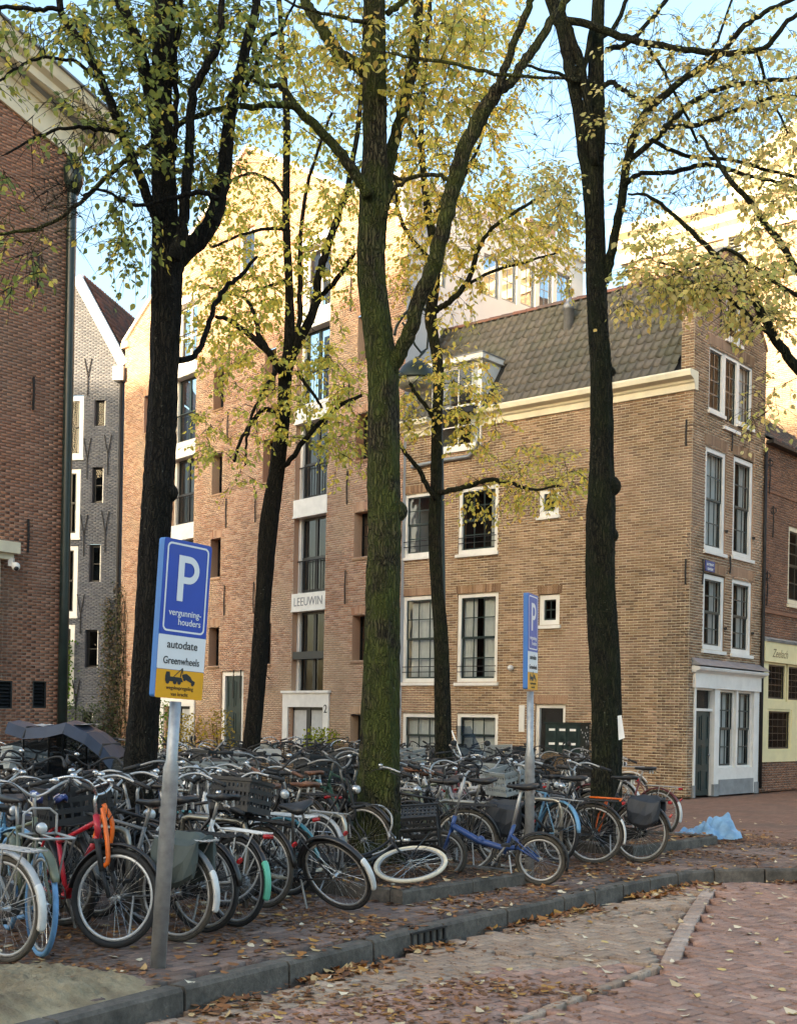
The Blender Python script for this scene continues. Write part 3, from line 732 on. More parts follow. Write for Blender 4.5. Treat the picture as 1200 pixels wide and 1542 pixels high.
window(corner, PF, (ta,ta+tw3,tz0+0.12,tz1), 2, 4, 0.07, 0.03, split=False, deep=0.29); window(corner, PF, (ta+tw3+0.004,tb-tw3-0.004,tz0-0.10,tz1), 2, 4, 0.09, 0.02, split=False, deep=0.29); window(corner, PF, (tb-tw3,tb,tz0+0.12,tz1), 2, 4, 0.07, 0.03, split=False, deep=0.29, curtain=[(0,1,0)])
window(corner, PF, topw, 1, 2, 0.10, 0.03, bars='white', split=False, deep=0.29)
# shopfront
sa0, sa1, _, sz1 = shop
mb = MB(); zf = sz1-0.42
mb.pbox(PF, sa0-0.06, sa1+0.06, zf, sz1-0.08, -0.15, 0.07); fas = mb.build('shop_fascia', M['white'], corner)
molding(MB(), PF.pt(sa0-0.12, sz1-0.08), PF.pt(sa1+0.12, sz1-0.08), PF.n, [(0,0),(0.09,0),(0.11,0.03),(0.20,0.06),(0.22,0.11),(0.20,0.13),(0,0.16)]).build('shop_cornice', M['white'], corner)
molding(MB(), PF.pt(sa0-0.14, sz1+0.085), PF.pt(sa1+0.14, sz1+0.085), PF.n, [(0.001,0),(0.23,0),(0.21,0.02),(0.001,0.17)]).build('lead_flashing', M['lead'], corner)
pA = G(1057,1100,1079,1100); dA0, dA1 = pA[0], pA[1]; pB = G(1085,1100,1108,1100); pC = G(1110,1100,1132,1100)
dA0, dA1 = sa0+0.08, sa0+0.08+(sa1-sa0)*0.27
rest0 = dA1+0.26; rest1 = sa1-0.30; mid = (rest0+rest1)/2
posts = MB()
for a, b in ((sa0, dA0), (dA1, rest0), (mid-0.05, mid+0.05), (rest1, sa1)): posts.pbox(PF, a, b, 0.0 if b < rest0+0.01 or a > mid+0.1 else 0.62, zf, -0.12, 0.03)
posts.pbox(PF, rest0, rest1, 0.36, 0.62, -0.12, 0.028); posts.build('shopfront_post', M['white'], corner)
MB().pbox(PF, rest0, rest1, 0.0, 0.358, -0.12, 0.05).build('stone_plinth', M['stone'], corner)
MB().pbox(PF, sa0-0.02, dA0+0.001, -0.02, 0.26, -0.1, 0.045).pbox(PF, dA1-0.001, rest0-0.005, -0.02, 0.26, -0.1, 0.045).pbox(PF, rest1+0.08, sa1+0.02, -0.02, 0.26, -0.1, 0.045).build('stone_foot', M['stone'], corner)
window(corner, PF, (rest0,mid-0.05,0.62,zf), 3, 4, 0.05, 0.04, sill=False, curtain=[(0,1,0)]); window(corner, PF, (mid+0.05,rest1,0.62,zf), 3, 4, 0.05, 0.04, sill=False, curtain=[(0,1,0)])
panel_door(corner, PF, (dA0-0.04, dA1+0.04, 0.0, zf), 'darkgreen', 'white', 0.045, 0.42, 0.08)
# roof, cornice, gutter
b_in = -PS.n; half = FW_/2
e0 = K + Vector((0,0,EAVE)) - b_in*0.12 - D1*0.02; e1 = e0 + D1*(SL+0.02); r0 = K + b_in*half + Vector((0,0,RZ-0.15)); r1 = r0 + D1*SL
e0 = e0 + D1*0.32; r0 = r0 + D1*0.32
dr0, dr1 = dorm[0]-0.1, dorm[1]+0.1
roof(corner, e1, e0, r1, r0, M['tile_dark'], 300, skip=lambda x, y: (SL-x) > dr0-0.05 and (SL-x) < dr1+0.15 and y < 1.5)
roof(corner, K + D2*(FW_+0.1) + Vector((0,0,EAVE)) + D1*0.32, K + D2*(FW_+0.1) + Vector((0,0,EAVE)) + D1*SL, r0, r1, M['tile_dark'], 0)
ridge_tiles(corner, r0, r1, M['tile_red'])
for a0_, a1_, nm in ((-0.06, dorm[0]-0.09, 'eaves_cornice'), (dorm[1]+0.09, SL, 'eaves_cornice')):
    molding(MB(), PS.pt(a0_, EAVE-0.42), PS.pt(a1_, EAVE-0.42), PS.n, [(-0.12,0),(0.04,0),(0.05,0.14),(0.09,0.17),(0.10,0.22),(0.26,0.27),(0.28,0.38),(0.26,0.42),(-0.12,0.42)]).build(nm, M['cream'], corner)
# parapet of the front wall seen above the roof
ta_ = FW_/2-0.35; brick_wall(corner, Plane(K + PS.n*0.003, D1, PS.n), lambda z: [(0.0, 0.31)], EAVE+0.02, SH, [], M['brick_brown'], M['mortar_brown'], 0, name='parapet_face')
MB().poly([K+D2*0.012+D1*0.31+Vector((0,0,EAVE-0.42)), K+D2*FW_+D1*0.31+Vector((0,0,EAVE-0.42)), K+D2*FW_+D1*0.31+Vector((0,0,SH)), K+D2*(FW_-ta_)+D1*0.31+Vector((0,0,RZ)), K+D2*(0.012+ta_)+D1*0.31+Vector((0,0,RZ)), K+D2*0.012+D1*0.31+Vector((0,0,SH))]).build('gable_back', M['brick_brown'], corner)
for q0_, q1_ in ((0.012, 0.012+ta_), (FW_, FW_-ta_)):
    p_, r_ = K+D2*q0_+Vector((0,0,SH)), K+D2*q1_+Vector((0,0,RZ))
    MB().loft([[q-D1*0.03, q-D1*0.03+Vector((0,0,0.09)), q+D1*0.33+Vector((0,0,0.09)), q+D1*0.33] for q in (p_, r_)]).build('gable_edge', M['brick_brown'], corner)
MB().prism([K+D2*(ta_-0.1)-D1*0.06+Vector((0,0,RZ)), K+D2*(FW_-ta_+0.1)-D1*0.06+Vector((0,0,RZ)), K+D2*(FW_-ta_+0.1)+D1*0.36+Vector((0,0,RZ)), K+D2*(ta_-0.1)+D1*0.36+Vector((0,0,RZ))], (0,0,0.12)).build('gable_cap', M['stone'], corner)
# hidden walls and the back so the house is closed
MB().hexa([K+D2*(FW_)+D1*0.1, K+D2*(FW_-0.05)+D1*0.1, K+D2*(FW_-0.05)+D1*SL, K+D2*FW_+D1*SL] + [p+Vector((0,0,EAVE-0.1)) for p in (K+D2*FW_+D1*0.1, K+D2*(FW_-0.05)+D1*0.1, K+D2*(FW_-0.05)+D1*SL, K+D2*FW_+D1*SL)]).build('rear_wall', M['brick_brown'], corner)
# dormer
dz0, dz1 = dorm[2], dorm[3]; da, db = dorm[0], dorm[1]
dm = MB(); dm.pbox(PS, da-0.09, da, dz0-0.08, dz1+0.12, -1.3, 0.05).pbox(PS, db, db+0.09, dz0-0.08, dz1+0.12, -1.3, 0.05).pbox(PS, da, db, dz0-0.08, dz0-0.001, -0.2, 0.05)
dm.build('dormer', M['white'], corner)
MB().pbox(PS, da-0.18, db+0.18, dz1+0.12, dz1+0.26, -1.5, 0.16).build('dormer_roof', M['white'], corner); MB().pbox(PS, da-0.2, db+0.2, dz1+0.262, dz1+0.285, -1.5, 0.18).build('dormer_lead', M['lead'], corner)
window(corner, PS, (da,db,dz0,dz1+0.118), 2, 4, 0.07, 0.0, bars='white', sill=False, curtain=[(0,0.25,0)])
# drainpipes, little things on the wall
pz = [PS.hit(722,632), PS.hit(721,672), PS.hit(708,688), PS.hit(668,694), PS.hit(622,704)]
MB().tube([PS.pt(a,z,0.07) for a,z in pz], 0.05, 8).build('drainpipe', M['zinc'], corner, True)
vp = r0.lerp(e0, 0.0); 
c_ = PS.hit(818,470); 
vpos = (r0 + D1*((PS.hit(818,455)[0])-0.2)).lerp(e0 + D1*((PS.hit(818,455)[0])-0.2), 0.30)
vb = MB().lathe([(0.13,-0.25),(0.13,0.45),(0.16,0.46),(0.11,0.62),(0.07,0.66),(0.07,0.9),(0.13,0.92),(0.02,1.05)], vpos, 12).build('roof_vent', M['lead'], corner, True)
MB().pbox(PS, *PS.rect(782,1062,790,1102), 0, 0.03).build('notice_plate', M['white'], corner)
lp = PS.hit(771,1006); MB().ell(PS.pt(lp[0],lp[1],0.08),(0.075,0.075,0.075)).build('wall_lamp', M['white'], corner, True)
for x, y0, y1 in ((1034,632,672),(1033,842,880)): a, zt = PS.hit(x,y0); a2, zb = PS.hit(x,y1); anchor(corner, PS, a, zb, zt)
for x, y0, y1 in ((1100,645,680),(1097,838,864),(1056,842,880),(1083,470,495),(1130,495,520)): a, zt = PF.hit(x,y0); a2, zb = PF.hit(x,y1); anchor(corner, PF, a, zb, zt)
pf2 = FW_-0.06; MB().tube([PF.pt(pf2,z,0.06) for z in (0.1,3.0,6.0,8.5)], 0.045, 8).build('drainpipe', M['iron'], corner, True)
M['blue_enamel'] = simple('blue_enamel', (0.012,0.03,0.19), 0.3, var=0.1)
M['sign_white'] = simple('white_sign_foil', (0.80,0.80,0.78), 0.4, var=0.04)
sr = PF.rect(1060,845,1074,861); sp = MB().pbox(PF, sr[0], sr[1], sr[2], sr[3], 0.012, 0.03).build('street_name_plate', M['blue_enamel'], corner)
for t_, dz_ in (('KATTENGAT', 0.68), ('CENTRUM', 0.25)):
    me = text_mesh(t_, 0.075, M['sign_white'], depth=0.001, bold=0.002)
    o = put('lettering', me, None, sp, None); o.matrix_basis = face_matrix(PF.pt((sr[0]+sr[1])/2, sr[2]+(sr[3]-sr[2])*dz_-0.03, 0.032), PF.d, (0,0,1)) @ Matrix.Diagonal((0.8,1,1,1))
# mortar repair line / lintel plaques skipped; letter boxes by the side door
lb = thing('letter_boxes', PS.pt(*PS.hit(862,1180),0.2), 'dark green bank of letter boxes with stickers by the side door', 'letter boxes')
la0, la1, lz0, lz1 = PS.rect(838,1090,890,1138)
MB().pbox(PS, la0, la1, lz0, lz1, 0.10, 0.5).build('cabinet', M['darkgreen'], lb); MB().pbox(PS, la0-0.03, la1+0.03, lz1+0.001, lz1+0.03, 0.08, 0.53).build('lid', M['darkgreen'], lb)
MB().pbox(PS, la0+0.1, la1-0.1, 0, lz0-0.001, 0.18, 0.42).build('stand', M['black_paint'], lb)
for i in range(3):
    for j in range(2):
        x0 = la1-0.05-(la1-la0-0.1)*(i+1)/3+0.03; x1 = la1-0.05-(la1-la0-0.1)*i/3-0.03; y = lz0+0.06+(lz1-lz0-0.1)*j/2
        fl = MB().pbox(PS, x0, x1, y, y+(lz1-lz0-0.1)/2-0.04, 0.501, 0.515).build('flap', M['darkgreen'], lb); MB().pbox(PS, x0+0.03, x1-0.03, y+(lz1-lz0)*0.26, y+(lz1-lz0)*0.33, 0.516, 0.519).build('slot_label', M['sign_white'], fl)
st_ = MB()
for i in range(26):
    q = PS.pt(la0-0.002, random.uniform(lz0+0.03,lz1-0.05), random.uniform(0.13,0.46)); w_, h_ = random.uniform(0.02,0.05), random.uniform(0.02,0.05)
    st_.quad(q-PS.d*0.002*i*0.1, q-PS.d*0.0002*i+PS.n*w_, q-PS.d*0.0002*i+PS.n*w_+Vector((0,0,h_)), q-PS.d*0.0002*i+Vector((0,0,h_)))
st_.build('stickers', M['sign_white'], lb)

# ================================================================ warehouse with twin hoist-door bays
S3 = Vector((0.0, 32.8, 0)); D3 = Vector((-0.654, 0.756, 0)).normalized()
P3 = Plane(S3, D3, (-D3.y, D3.x)); 
if P3.n.y > 0: P3.n = -P3.n
W3 = 15.5; C3 = W3/2; E3 = 15.1; T3Z = 19.5
wh = thing('warehouse', S3 + D3*C3, 'tall pink brick canal warehouse with wide gable and white hoist doors', 'warehouse')
def gable3(z):
    if z < E3: return [(0, W3)]
    t = (z-E3)/(T3Z-E3); return [(C3*t, W3-C3*t)]
tops = [1.72, 4.5, 7.38, 10.1, 12.85]
sm_cols = [C3-6.0, C3-1.45, C3+1.45, C3+6.0]; dr_cols = [C3-3.62, C3+3.62]
small = []
for a in sm_cols:
    for k, z in enumerate(tops):
        if k == 0 and abs(a-C3) < 2: continue
        small.append((a-0.3, a+0.3, z-1.28, z))
d3 = P3.rect(332,1010,366,1120); d3 = (d3[0], d3[1], 0.02, d3[3])
cols = [(a-0.78, a+0.78) for a in dr_cols]
colops = [(a0, a1, 0.0, 15.7) for a0, a1 in cols]
topops = [(C3-0.45, C3+0.45, 15.6, 17.0)]
brick_wall(wh, P3, gable3, 0, T3Z, small + colops + [d3] + topops, M['brick_pink'], M['mortar_pink'], 300, 0.3)
for w in small: soldier(wh, P3, w[0], w[1], w[3]+0.01, M['brick_pink'], 0.2, 0.05)
for w in small:
    mb = MB(); ring_boxes(mb, P3, w[0]+0.005, w[1]-0.005, w[2], w[3], 0.04, -0.34, -0.28); wn_ = mb.build('window', M['black_paint'], wh)
    MB().quad(P3.pt(w[0],w[2],-0.32),P3.pt(w[1],w[2],-0.32),P3.pt(w[1],w[3],-0.32),P3.pt(w[0],w[3],-0.32)).build('pane', M['glass_dim'], wn_)
    MB().quad(P3.pt(w[0],w[2],-0.8),P3.pt(w[1],w[2],-0.8),P3.pt(w[1],w[3],-0.8),P3.pt(w[0],w[3],-0.8)).build('room', M['room'], wn_)
    bars_ = MB(); bars_.pbox(P3, (w[0]+w[1])/2-0.012, (w[0]+w[1])/2+0.012, w[2], w[3], -0.312, -0.29)
    for k in range(1,4): bars_.pbox(P3, w[0], w[1], w[2]+(w[3]-w[2])*k/4-0.01, w[2]+(w[3]-w[2])*k/4+0.01, -0.311, -0.292)
    bars_.build('sash', M['black_paint'], wn_)
    MB().pbox(P3, w[0]-0.03, w[1]+0.03, w[2]-0.06, w[2]-0.002, -0.28, 0.03).build('sill', M['brick_brown'], wh)
bands = [(2.35, 4.8), (5.32, 7.58), (8.1, 10.36), (10.88, 13.1), (13.6, 15.55)]
for ci, (a0, a1) in enumerate(cols):
    # jambs and lintels
    mb = MB(); mb.pbox(P3, a0+0.004, a0+0.13, 2.3, 15.7, -0.34, -0.18).pbox(P3, a1-0.13, a1-0.004, 2.3, 15.7, -0.34, -0.18); mb.build('hoist_door_jamb', M['white'], wh)
    for k, (z0, z1) in enumerate(bands):
        zt = bands[k+1][0] if k < 4 else 15.78
        ln_ = MB().pbox(P3, a0-0.04, a1+0.04, z1+0.0, zt-0.03, -0.33, 0.012); ln_.pbox(P3, a0-0.06, a1+0.06, z1-0.045, z1+0.001, -0.32, 0.03); lb_ = ln_.build('lintel', M['white'], wh)
        if k == 0 and ci == 0:
            me = text_mesh('LEEUWIN', 0.36, simple('grey_lettering', (0.22,0.23,0.24), 0.7), depth=0.002, spacing=1.0)
            o = put('lettering', me, None, lb_); o.matrix_basis = face_matrix(P3.pt((a0+a1)/2, z1+0.12, 0.016), -P3.d, (0,0,1)) @ Matrix.Diagonal((0.92,1,1,1))
        # glazed double door: dark frame, mid rail, rail of the balcony
        b0, b1 = a0+0.13, a1-0.13; o = -0.26; m_ = 'black_paint' if k < 3 else ('darkgreen' if k % 2 else 'white')
        if k == 4: m_ = 'white'
        mb = MB(); mid_ = (b0+b1)/2; zr = z0+(z1-z0)*0.45
        for c0, c1 in ((b0, mid_), (mid_, b1)): ring_boxes(mb, P3, c0+0.003, c1-0.003, z0, z1-0.05, 0.06, o-0.05, o, 0.07, 0.1)
        mb.pbox(P3, b0, b1, zr-0.04, zr+0.04, o-0.045, o+0.012)
        wd = mb.build('hoist_door', M[m_], wh)
        for c0, c1 in ((b0, mid_), (mid_, b1)):
            for y0, y1 in ((z0+0.1, zr-0.04), (zr+0.04, z1-0.12)): MB().quad(P3.pt(c0+0.06,y0,o-0.03),P3.pt(c1-0.06,y0,o-0.03),P3.pt(c1-0.06,y1,o-0.03),P3.pt(c0+0.06,y1,o-0.03)).build('pane', M['glass_dim'], wd)
        MB().quad(P3.pt(b0,z0,-0.9),P3.pt(b1,z0,-0.9),P3.pt(b1,z1,-0.9),P3.pt(b0,z1,-0.9)).build('room', M['room'], wd)
        rb = MB()
        if k in (1,2,3,4):
            for i in range(11): x = b0+(b1-b0)*i/10; rb.tube([P3.pt(x,z0+0.02,-0.15),P3.pt(x,z0+0.92,-0.15)], 0.009, 5)
            rb.tube([P3.pt(b0-0.1,z0+0.94,-0.15),P3.pt(b1+0.1,z0+0.94,-0.15)], 0.02, 6); rb.build('balcony_rail', M['iron'], wd)
        else:
            rb.pbox(P3, b0-0.1, b1+0.1, zr-0.10, zr+0.12, -0.22, -0.02).build('planter_box', M['black_paint'], wd)
# ground floor portals
for ci, a in enumerate(dr_cols):
    b0, b1 = a-1.12, a+1.12; mb = MB(); mb.pbox(P3, b0, b0+0.26, 0, 1.94, -0.25, 0.05).pbox(P3, b1-0.26, b1, 0, 1.94, -0.25, 0.05).pbox(P3, b0, b1, 1.942, 2.35, -0.25, 0.053)
    pt_ = mb.build('portal', M['white'], wh); MB().pbox(P3, b0-0.05, b1+0.05, 2.352, 2.42, -0.2, 0.1).build('portal_cap', M['white'], wh)
    dd_ = MB(); c0, c1 = b0+0.26, b1-0.26; 
    for s0, s1 in ((c0, a-0.01), (a+0.01, c1)): ring_boxes(dd_, P3, s0, s1, 0.02, 1.94, 0.09, -0.16, -0.10)
    dd_.pbox(P3, a-0.09, a+0.09, 0.02, 1.94, -0.155, -0.085); gd = dd_.build('portal_door', M['black_paint'], wh)
    for s0, s1 in ((c0+0.09, a-0.1), (a+0.1, c1-0.09)): MB().pbox(P3, s0, s1, 0.1, 1.85, -0.15, -0.12).build('door_panel', M['shutter_grey'], gd)
    MB().quad(P3.pt(c0,0,-0.2),P3.pt(c1,0,-0.2),P3.pt(c1,1.94,-0.2),P3.pt(c0,1.94,-0.2)).build('door_backing', M['room'], gd)
    if ci == 0:
        me = text_mesh('2', 0.34, M['iron'], depth=0.003); o = put('lettering', me, None, pt_); o.matrix_basis = face_matrix(P3.pt(b0+0.13, 1.78, 0.055), -P3.d, (0,0,1))
panel_door(wh, P3, d3, 'darkgreen', 'white', 0.16)
gw = P3.rect(236,1045,282,1150); 
for a in sm_cols:
    for z in (4.95, 7.75, 10.5, 13.2): anchor(wh, P3, a+0.62*(1 if a < C3 else -1), z-0.1, z+0.85)
for a in (C3-0.2, C3+0.2): anchor(wh, P3, a, 2.2, 3.1)
for sgn in (1, -1):
    q0 = P3.pt(0 if sgn > 0 else W3, E3, 0); q1 = P3.pt(C3, T3Z, 0); dd_ = (q1-q0).normalized(); nn = Vector((0,0,1))
    secs = [[p + P3.n*0.09 + nn*0.0, p + P3.n*0.09 + nn*0.14, p - P3.n*0.3 + nn*0.14, p - P3.n*0.3 + nn*0.0] for p in (q0 - dd_*0.12, q1)]
    MB().loft(secs).build('gable_coping', M['white'], wh)
    MB().pbox(P3, -0.12 if sgn > 0 else W3-0.35, 0.35 if sgn > 0 else W3+0.12, E3-0.22, E3-0.02, -0.2, 0.12).build('shoulder_stone', M['cream'], wh)
window(wh, P3, topops[0], 2, 3, 0.08, 0.1, split=False)
bk_ = -P3.n*1.0; bk2 = -P3.n*11
for a in (0.0, W3):
    MB().quad(P3.pt(a,0,0), P3.pt(a,0,0)+bk_, P3.pt(a,E3,0)+bk_, P3.pt(a,E3,0)).build('side_wall', M['grey_render'], wh)
    MB().quad(P3.pt(a,E3,-0.3), P3.pt(C3,T3Z,-0.3), P3.pt(C3,T3Z,0)+bk_, P3.pt(a,E3,0)+bk_).build('roof', M['tile_red'], wh)
MB().hexa([P3.pt(0.02,0,-1.0), P3.pt(W3-0.02,0,-1.0), P3.pt(W3-0.02,0,0)+bk2, P3.pt(0.02,0,0)+bk2, P3.pt(0.02,11.2,-1.0), P3.pt(W3-0.02,11.2,-1.0), P3.pt(W3-0.02,11.2,0)+bk2, P3.pt(0.02,11.2,0)+bk2]).build('rear_block', M['grey_render'], wh)
lp = P3.hit(406,1028); l_ = MB().tube([P3.pt(lp[0],lp[1]+0.1,0),P3.pt(lp[0],lp[1]+0.25,0.15),P3.pt(lp[0],lp[1]+0.15,0.3)],0.015,6).lathe([(0.04,0.12),(0.11,0.1),(0.09,-0.1),(0.05,-0.12)], P3.pt(lp[0],lp[1],0.3), 8).build('wall_lantern', M['iron'], wh)

# ================================================================ grey painted house
L3 = S3 + D3*W3
P2 = Plane(L3 + Vector((-0.05,0.1,0)), (-0.985,0.17), (-0.17,-0.985))
gh = thing('grey_house', P2.pt(1,0), 'narrow grey painted brick house with white verge beside the warehouse', 'house')
e2 = P2.hit(179,545)[1]; pk = P2.hit(122,418); slope2 = (pk[1]-e2)/max(0.3, pk[0])
def gable2(z):
    if z < e2: return [(0, 2*pk[0])]
    a = (z-e2)/slope2; return [(a, 2*pk[0]-a)] if a < pk[0] else []
g_sm = [P2.rect(143,602,159,642), P2.rect(139,703,156,757), P2.rect(135,820,152,877), P2.rect(129,948,148,1006), P2.rect(124,1072,140,1100)]
g_lg = [P2.rect(96,597,126,690), P2.rect(94,706,121,810), P2.rect(90,822,117,928), P2.rect(86,940,112,1060)]
brick_wall(gh, P2, gable2, 0, pk[1], g_sm+g_lg, M['brick_grey'], M['mortar_grey'], 0, 0.18)
for w in g_sm:
    window(gh, P2, w, 1, 2, 0.04, 0.14, frame='black_paint', bars='black_paint', sill=False, split=False)
    MB().pbox(P2, w[0]+0.02, w[0]+0.07, w[2], w[3], -0.14, -0.10).build('white_mullion', M['white'], gh)
for w in g_lg: window(gh, P2, w, 2, 2, 0.16, 0.02, bars='black_paint', curtain=[(0,0.3,0)])
for x, y0, y1 in ((134,540,596),(133,660,722),(128,775,838),(123,895,955),(116,1024,1090),(164,655,715),(160,770,832)):
    a, zt = P2.hit(x,y0); zb = P2.hit(x,y1)[1]; y_anchor(gh, P2, a, zb, zt)
q0, q1 = P2.pt(-0.12, e2-0.08, 0), P2.pt(pk[0], pk[1]+0.04, 0); dn_ = (q1-q0).normalized().cross(P2.n)
dn_ = dn_ if dn_.z > 0 else -dn_
MB().loft([[p+P2.n*0.14-dn_*0.3, p+P2.n*0.14+dn_*0.05, p-P2.n*0.1+dn_*0.05, p-P2.n*0.1-dn_*0.3] for p in (q0, q1)]).build('verge_board', M['white'], gh)
rb2 = -P2.n*9
roof(gh, P2.pt(-0.15,e2,0.0)+rb2, P2.pt(-0.15,e2,0.05), P2.pt(pk[0],pk[1]+0.12,0)+rb2, P2.pt(pk[0],pk[1]+0.12,0.05), M['tile_red'], 60)
MB().quad(P2.pt(pk[0],pk[1]+0.1,0), P2.pt(pk[0],pk[1]+0.1,0)+rb2, P2.pt(2*pk[0],e2,0)+rb2, P2.pt(2*pk[0],e2,0)).build('far_slope', M['tile_red'], gh)
MB().quad(P2.pt(0,0,0),P2.pt(0,0,0)+rb2,P2.pt(0,e2,0)+rb2,P2.pt(0,e2,0)).build('side_wall', M['brick_grey'], gh)
MB().tube([P2.pt(0.06,z,0.1) for z in (0.1,4,8,e2-0.3)],0.06,8).build('drainpipe', M['iron'], gh, True)
MB().pbox(P2,-0.1,0.3,e2-0.75,e2-0.25,0.02,0.35).build('rain_hopper', M['zinc'], gh)

# ================================================================ red brick building with the raking cornice
C1 = Vector((-6.82, 25.2, 0)); P1 = Plane(C1 - D2*6.0, D2, (D2.y, -D2.x))
rb_ = thing('brick_building', C1 - D2*2, 'dark red brick building with cream raking cornice and green drainpipe', 'building')
zc0 = P1.hit(112,243)[1]; zc1 = P1.hit(0,150); sl1 = (zc1[1]-zc0)/(6.0-zc1[0])
def gable1(z): 
    return [(0, 6.0)] if z < zc0 else [(0, 6.0-(z-zc0)/sl1)]
g1 = [P1.rect(-30,1024,20,1068), P1.rect(50,1025,71,1067)]
brick_wall(rb_, P1, gable1, 0, zc0+6.0*sl1, g1, M['brick_red'], M['mortar_red'], 300, 0.1)
for w in g1:
    mb = MB(); ring_boxes(mb, P1, w[0]+0.003, w[1]-0.003, w[2], w[3], 0.03, -0.12, -0.02)
    vg = mb.build('ventilation_grille', M['black_paint'], rb_)
    n = 7
    for k in range(n):
        z = w[2]+0.04+(w[3]-w[2]-0.08)*k/n; h = (w[3]-w[2]-0.08)/n
        MB().hexa([P1.pt(w[0]+0.03,z,-0.03),P1.pt(w[1]-0.03,z,-0.03),P1.pt(w[1]-0.03,z,-0.045),P1.pt(w[0]+0.03,z,-0.045),P1.pt(w[0]+0.03,z+h*0.8,-0.085),P1.pt(w[1]-0.03,z+h*0.8,-0.085),P1.pt(w[1]-0.03,z+h*0.8,-0.1),P1.pt(w[0]+0.03,z+h*0.8,-0.1)]).build('slat', M['black_paint'], vg)
    MB().quad(P1.pt(w[0],w[2],-0.14),P1.pt(w[1],w[2],-0.14),P1.pt(w[1],w[3],-0.14),P1.pt(w[0],w[3],-0.14)).build('backing', M['room'], vg)
q0 = P1.pt(6.0, zc0); q1 = P1.pt(0.0, zc0+6*sl1); d_ = (q1-q0).normalized(); u_ = d_.cross(P1.n); u_ = u_ if u_.z > 0 else -u_
def raking(prof, mat, name, s0=0.0):
    MB().loft([[p + P1.n*o + u_*h for o, h in prof] for p in (q0 - d_*s0, q1)]).build(name, mat, rb_)
raking([(-0.1,-0.02),(0.06,-0.02),(0.07,0.12),(-0.1,0.12)], M['cream'], 'architrave_moulding', 0.05)
raking([(-0.1,0.121),(0.04,0.121),(0.04,0.55),(-0.1,0.55)], M['cream'], 'frieze', 0.0)
raking([(-0.1,0.551),(0.1,0.551),(0.12,0.62),(0.42,0.66),(0.44,0.80),(0.56,0.86),(0.60,1.0),(0.60,1.06),(-0.1,1.06)], M['cream'], 'raking_cornice', 0.45)
raking([(-0.12,1.062),(0.66,1.062),(0.66,1.10),(-0.12,1.13)], M['lead'], 'cornice_lead', 0.5)
nd1 = D2.cross(Vector((0,0,1))); 
MB().hexa([P1.pt(6.0,zc0-0.02,-0.1), P1.pt(6.16,zc0-0.02,-0.1), P1.pt(6.16,zc0-0.02,-6), P1.pt(6.0,zc0-0.02,-6), P1.pt(6.0,zc0+0.5,-0.1), P1.pt(6.3,zc0+0.5,-0.1), P1.pt(6.3,zc0+0.5,-6), P1.pt(6.0,zc0+0.5,-6)]).build('cornice_return', M['cream'], rb_)
MB().quad(P1.pt(6.0,0,0), P1.pt(6.0,0,-8), P1.pt(6.0,zc0,-8), P1.pt(6.0,zc0,0)).build('side_wall', M['brick_red'], rb_)
MB().quad(P1.pt(6.3,zc0+0.55,0.3), P1.pt(6.3,zc0+0.55,-8), P1.pt(0,zc0+6.3*sl1+0.6,-8), P1.pt(0,zc0+6.3*sl1+0.6,0.3)).build('roof', M['lead'], rb_)
px_ = 6.0-0.16
MB().tube([P1.pt(px_+0.02,zc0+0.1,0.02),P1.pt(px_,zc0-0.3,0.05),P1.pt(px_-0.02,zc0-0.8,0.14)] + [P1.pt(px_-0.02,z,0.14) for z in (8,4,0.1)],0.10,10).lathe([(0.11,-0.2),(0.2,0.05),(0.22,0.35),(0.2,0.36)], P1.pt(px_,zc0-0.55,0.16), 10).build('drainpipe', M['pipe_green'], rb_, True)
for x, y0, y1 in ((57,382,432),(50,568,618),(42,782,832)): a, zt = P1.hit(x,y0); zb = P1.hit(x,y1)[1]; anchor(rb_, P1, a, zb, zt, 0.025)
w = P1.rect(-40,815,18,832); dc = MB(); dc.pbox(P1, w[0], w[1], w[2], w[3], -0.05, 0.32).pbox(P1, w[0], w[1]-0.08, w[2]-0.12, w[2]-0.001, -0.05, 0.22).pbox(P1, w[0], w[1]-0.31, 0.0, w[2]-0.121, -0.05, 0.12); dc.build('door_surround', M['cream'], rb_)
cp = P1.hit(9,852); sc1 = thing('security_camera', P1.pt(cp[0],cp[1],0.2), 'white dome security camera under the cream door cornice', 'camera')
MB().box(-0.05,0.05,-0.05,0.05,-0.02,0.14).build('bracket', M['white'], sc1, local=Matrix()); MB().tube([(0,0,0.05),(0.1,-0.1,0.0)],0.03,8).ell((0.13,-0.13,-0.04),(0.085,0.085,0.085)).build('housing', M['white'], sc1, True, local=Matrix()); MB().ell((0.15,-0.17,-0.08),(0.05,0.05,0.05)).build('lens', M['black_paint'], sc1, True, local=Matrix())

# ================================================================ neighbour house with the pale yellow shopfront
F5 = K + D2*FW_; P5 = Plane(F5 + PF.n*0.02, D2, PF.n)
nb = thing('neighbour_house', F5 + D2*2, 'rust brown brick house with pale yellow shopfront and black tiled roof', 'house')
W5 = 6.0; e5 = P5.hit(1148,662)[1]
r5 = P5.rect
y_f = P5.hit(1165,998)[1]; y_t = P5.hit(1165,968)[1]; uw = r5(1186,797,1226,914)
wl1 = r5(1155,992,1182,1056); wl2 = r5(1186,992,1214,1056); wl3 = r5(1155,1066,1190,1131)
sh5 = (0.04, 3.2, P5.hit(1170,1147)[1], y_f)
brick_wall(nb, P5, lambda z: [(0.02, W5)], 0, e5, [sh5, uw], M['brick_rust'], M['mortar_rust'], 100)
MB().pbox(P5, -0.0, 3.25, y_f+0.001, y_t, 0.0, 0.09).build('shop_fascia', M['yellow_paint'], nb)
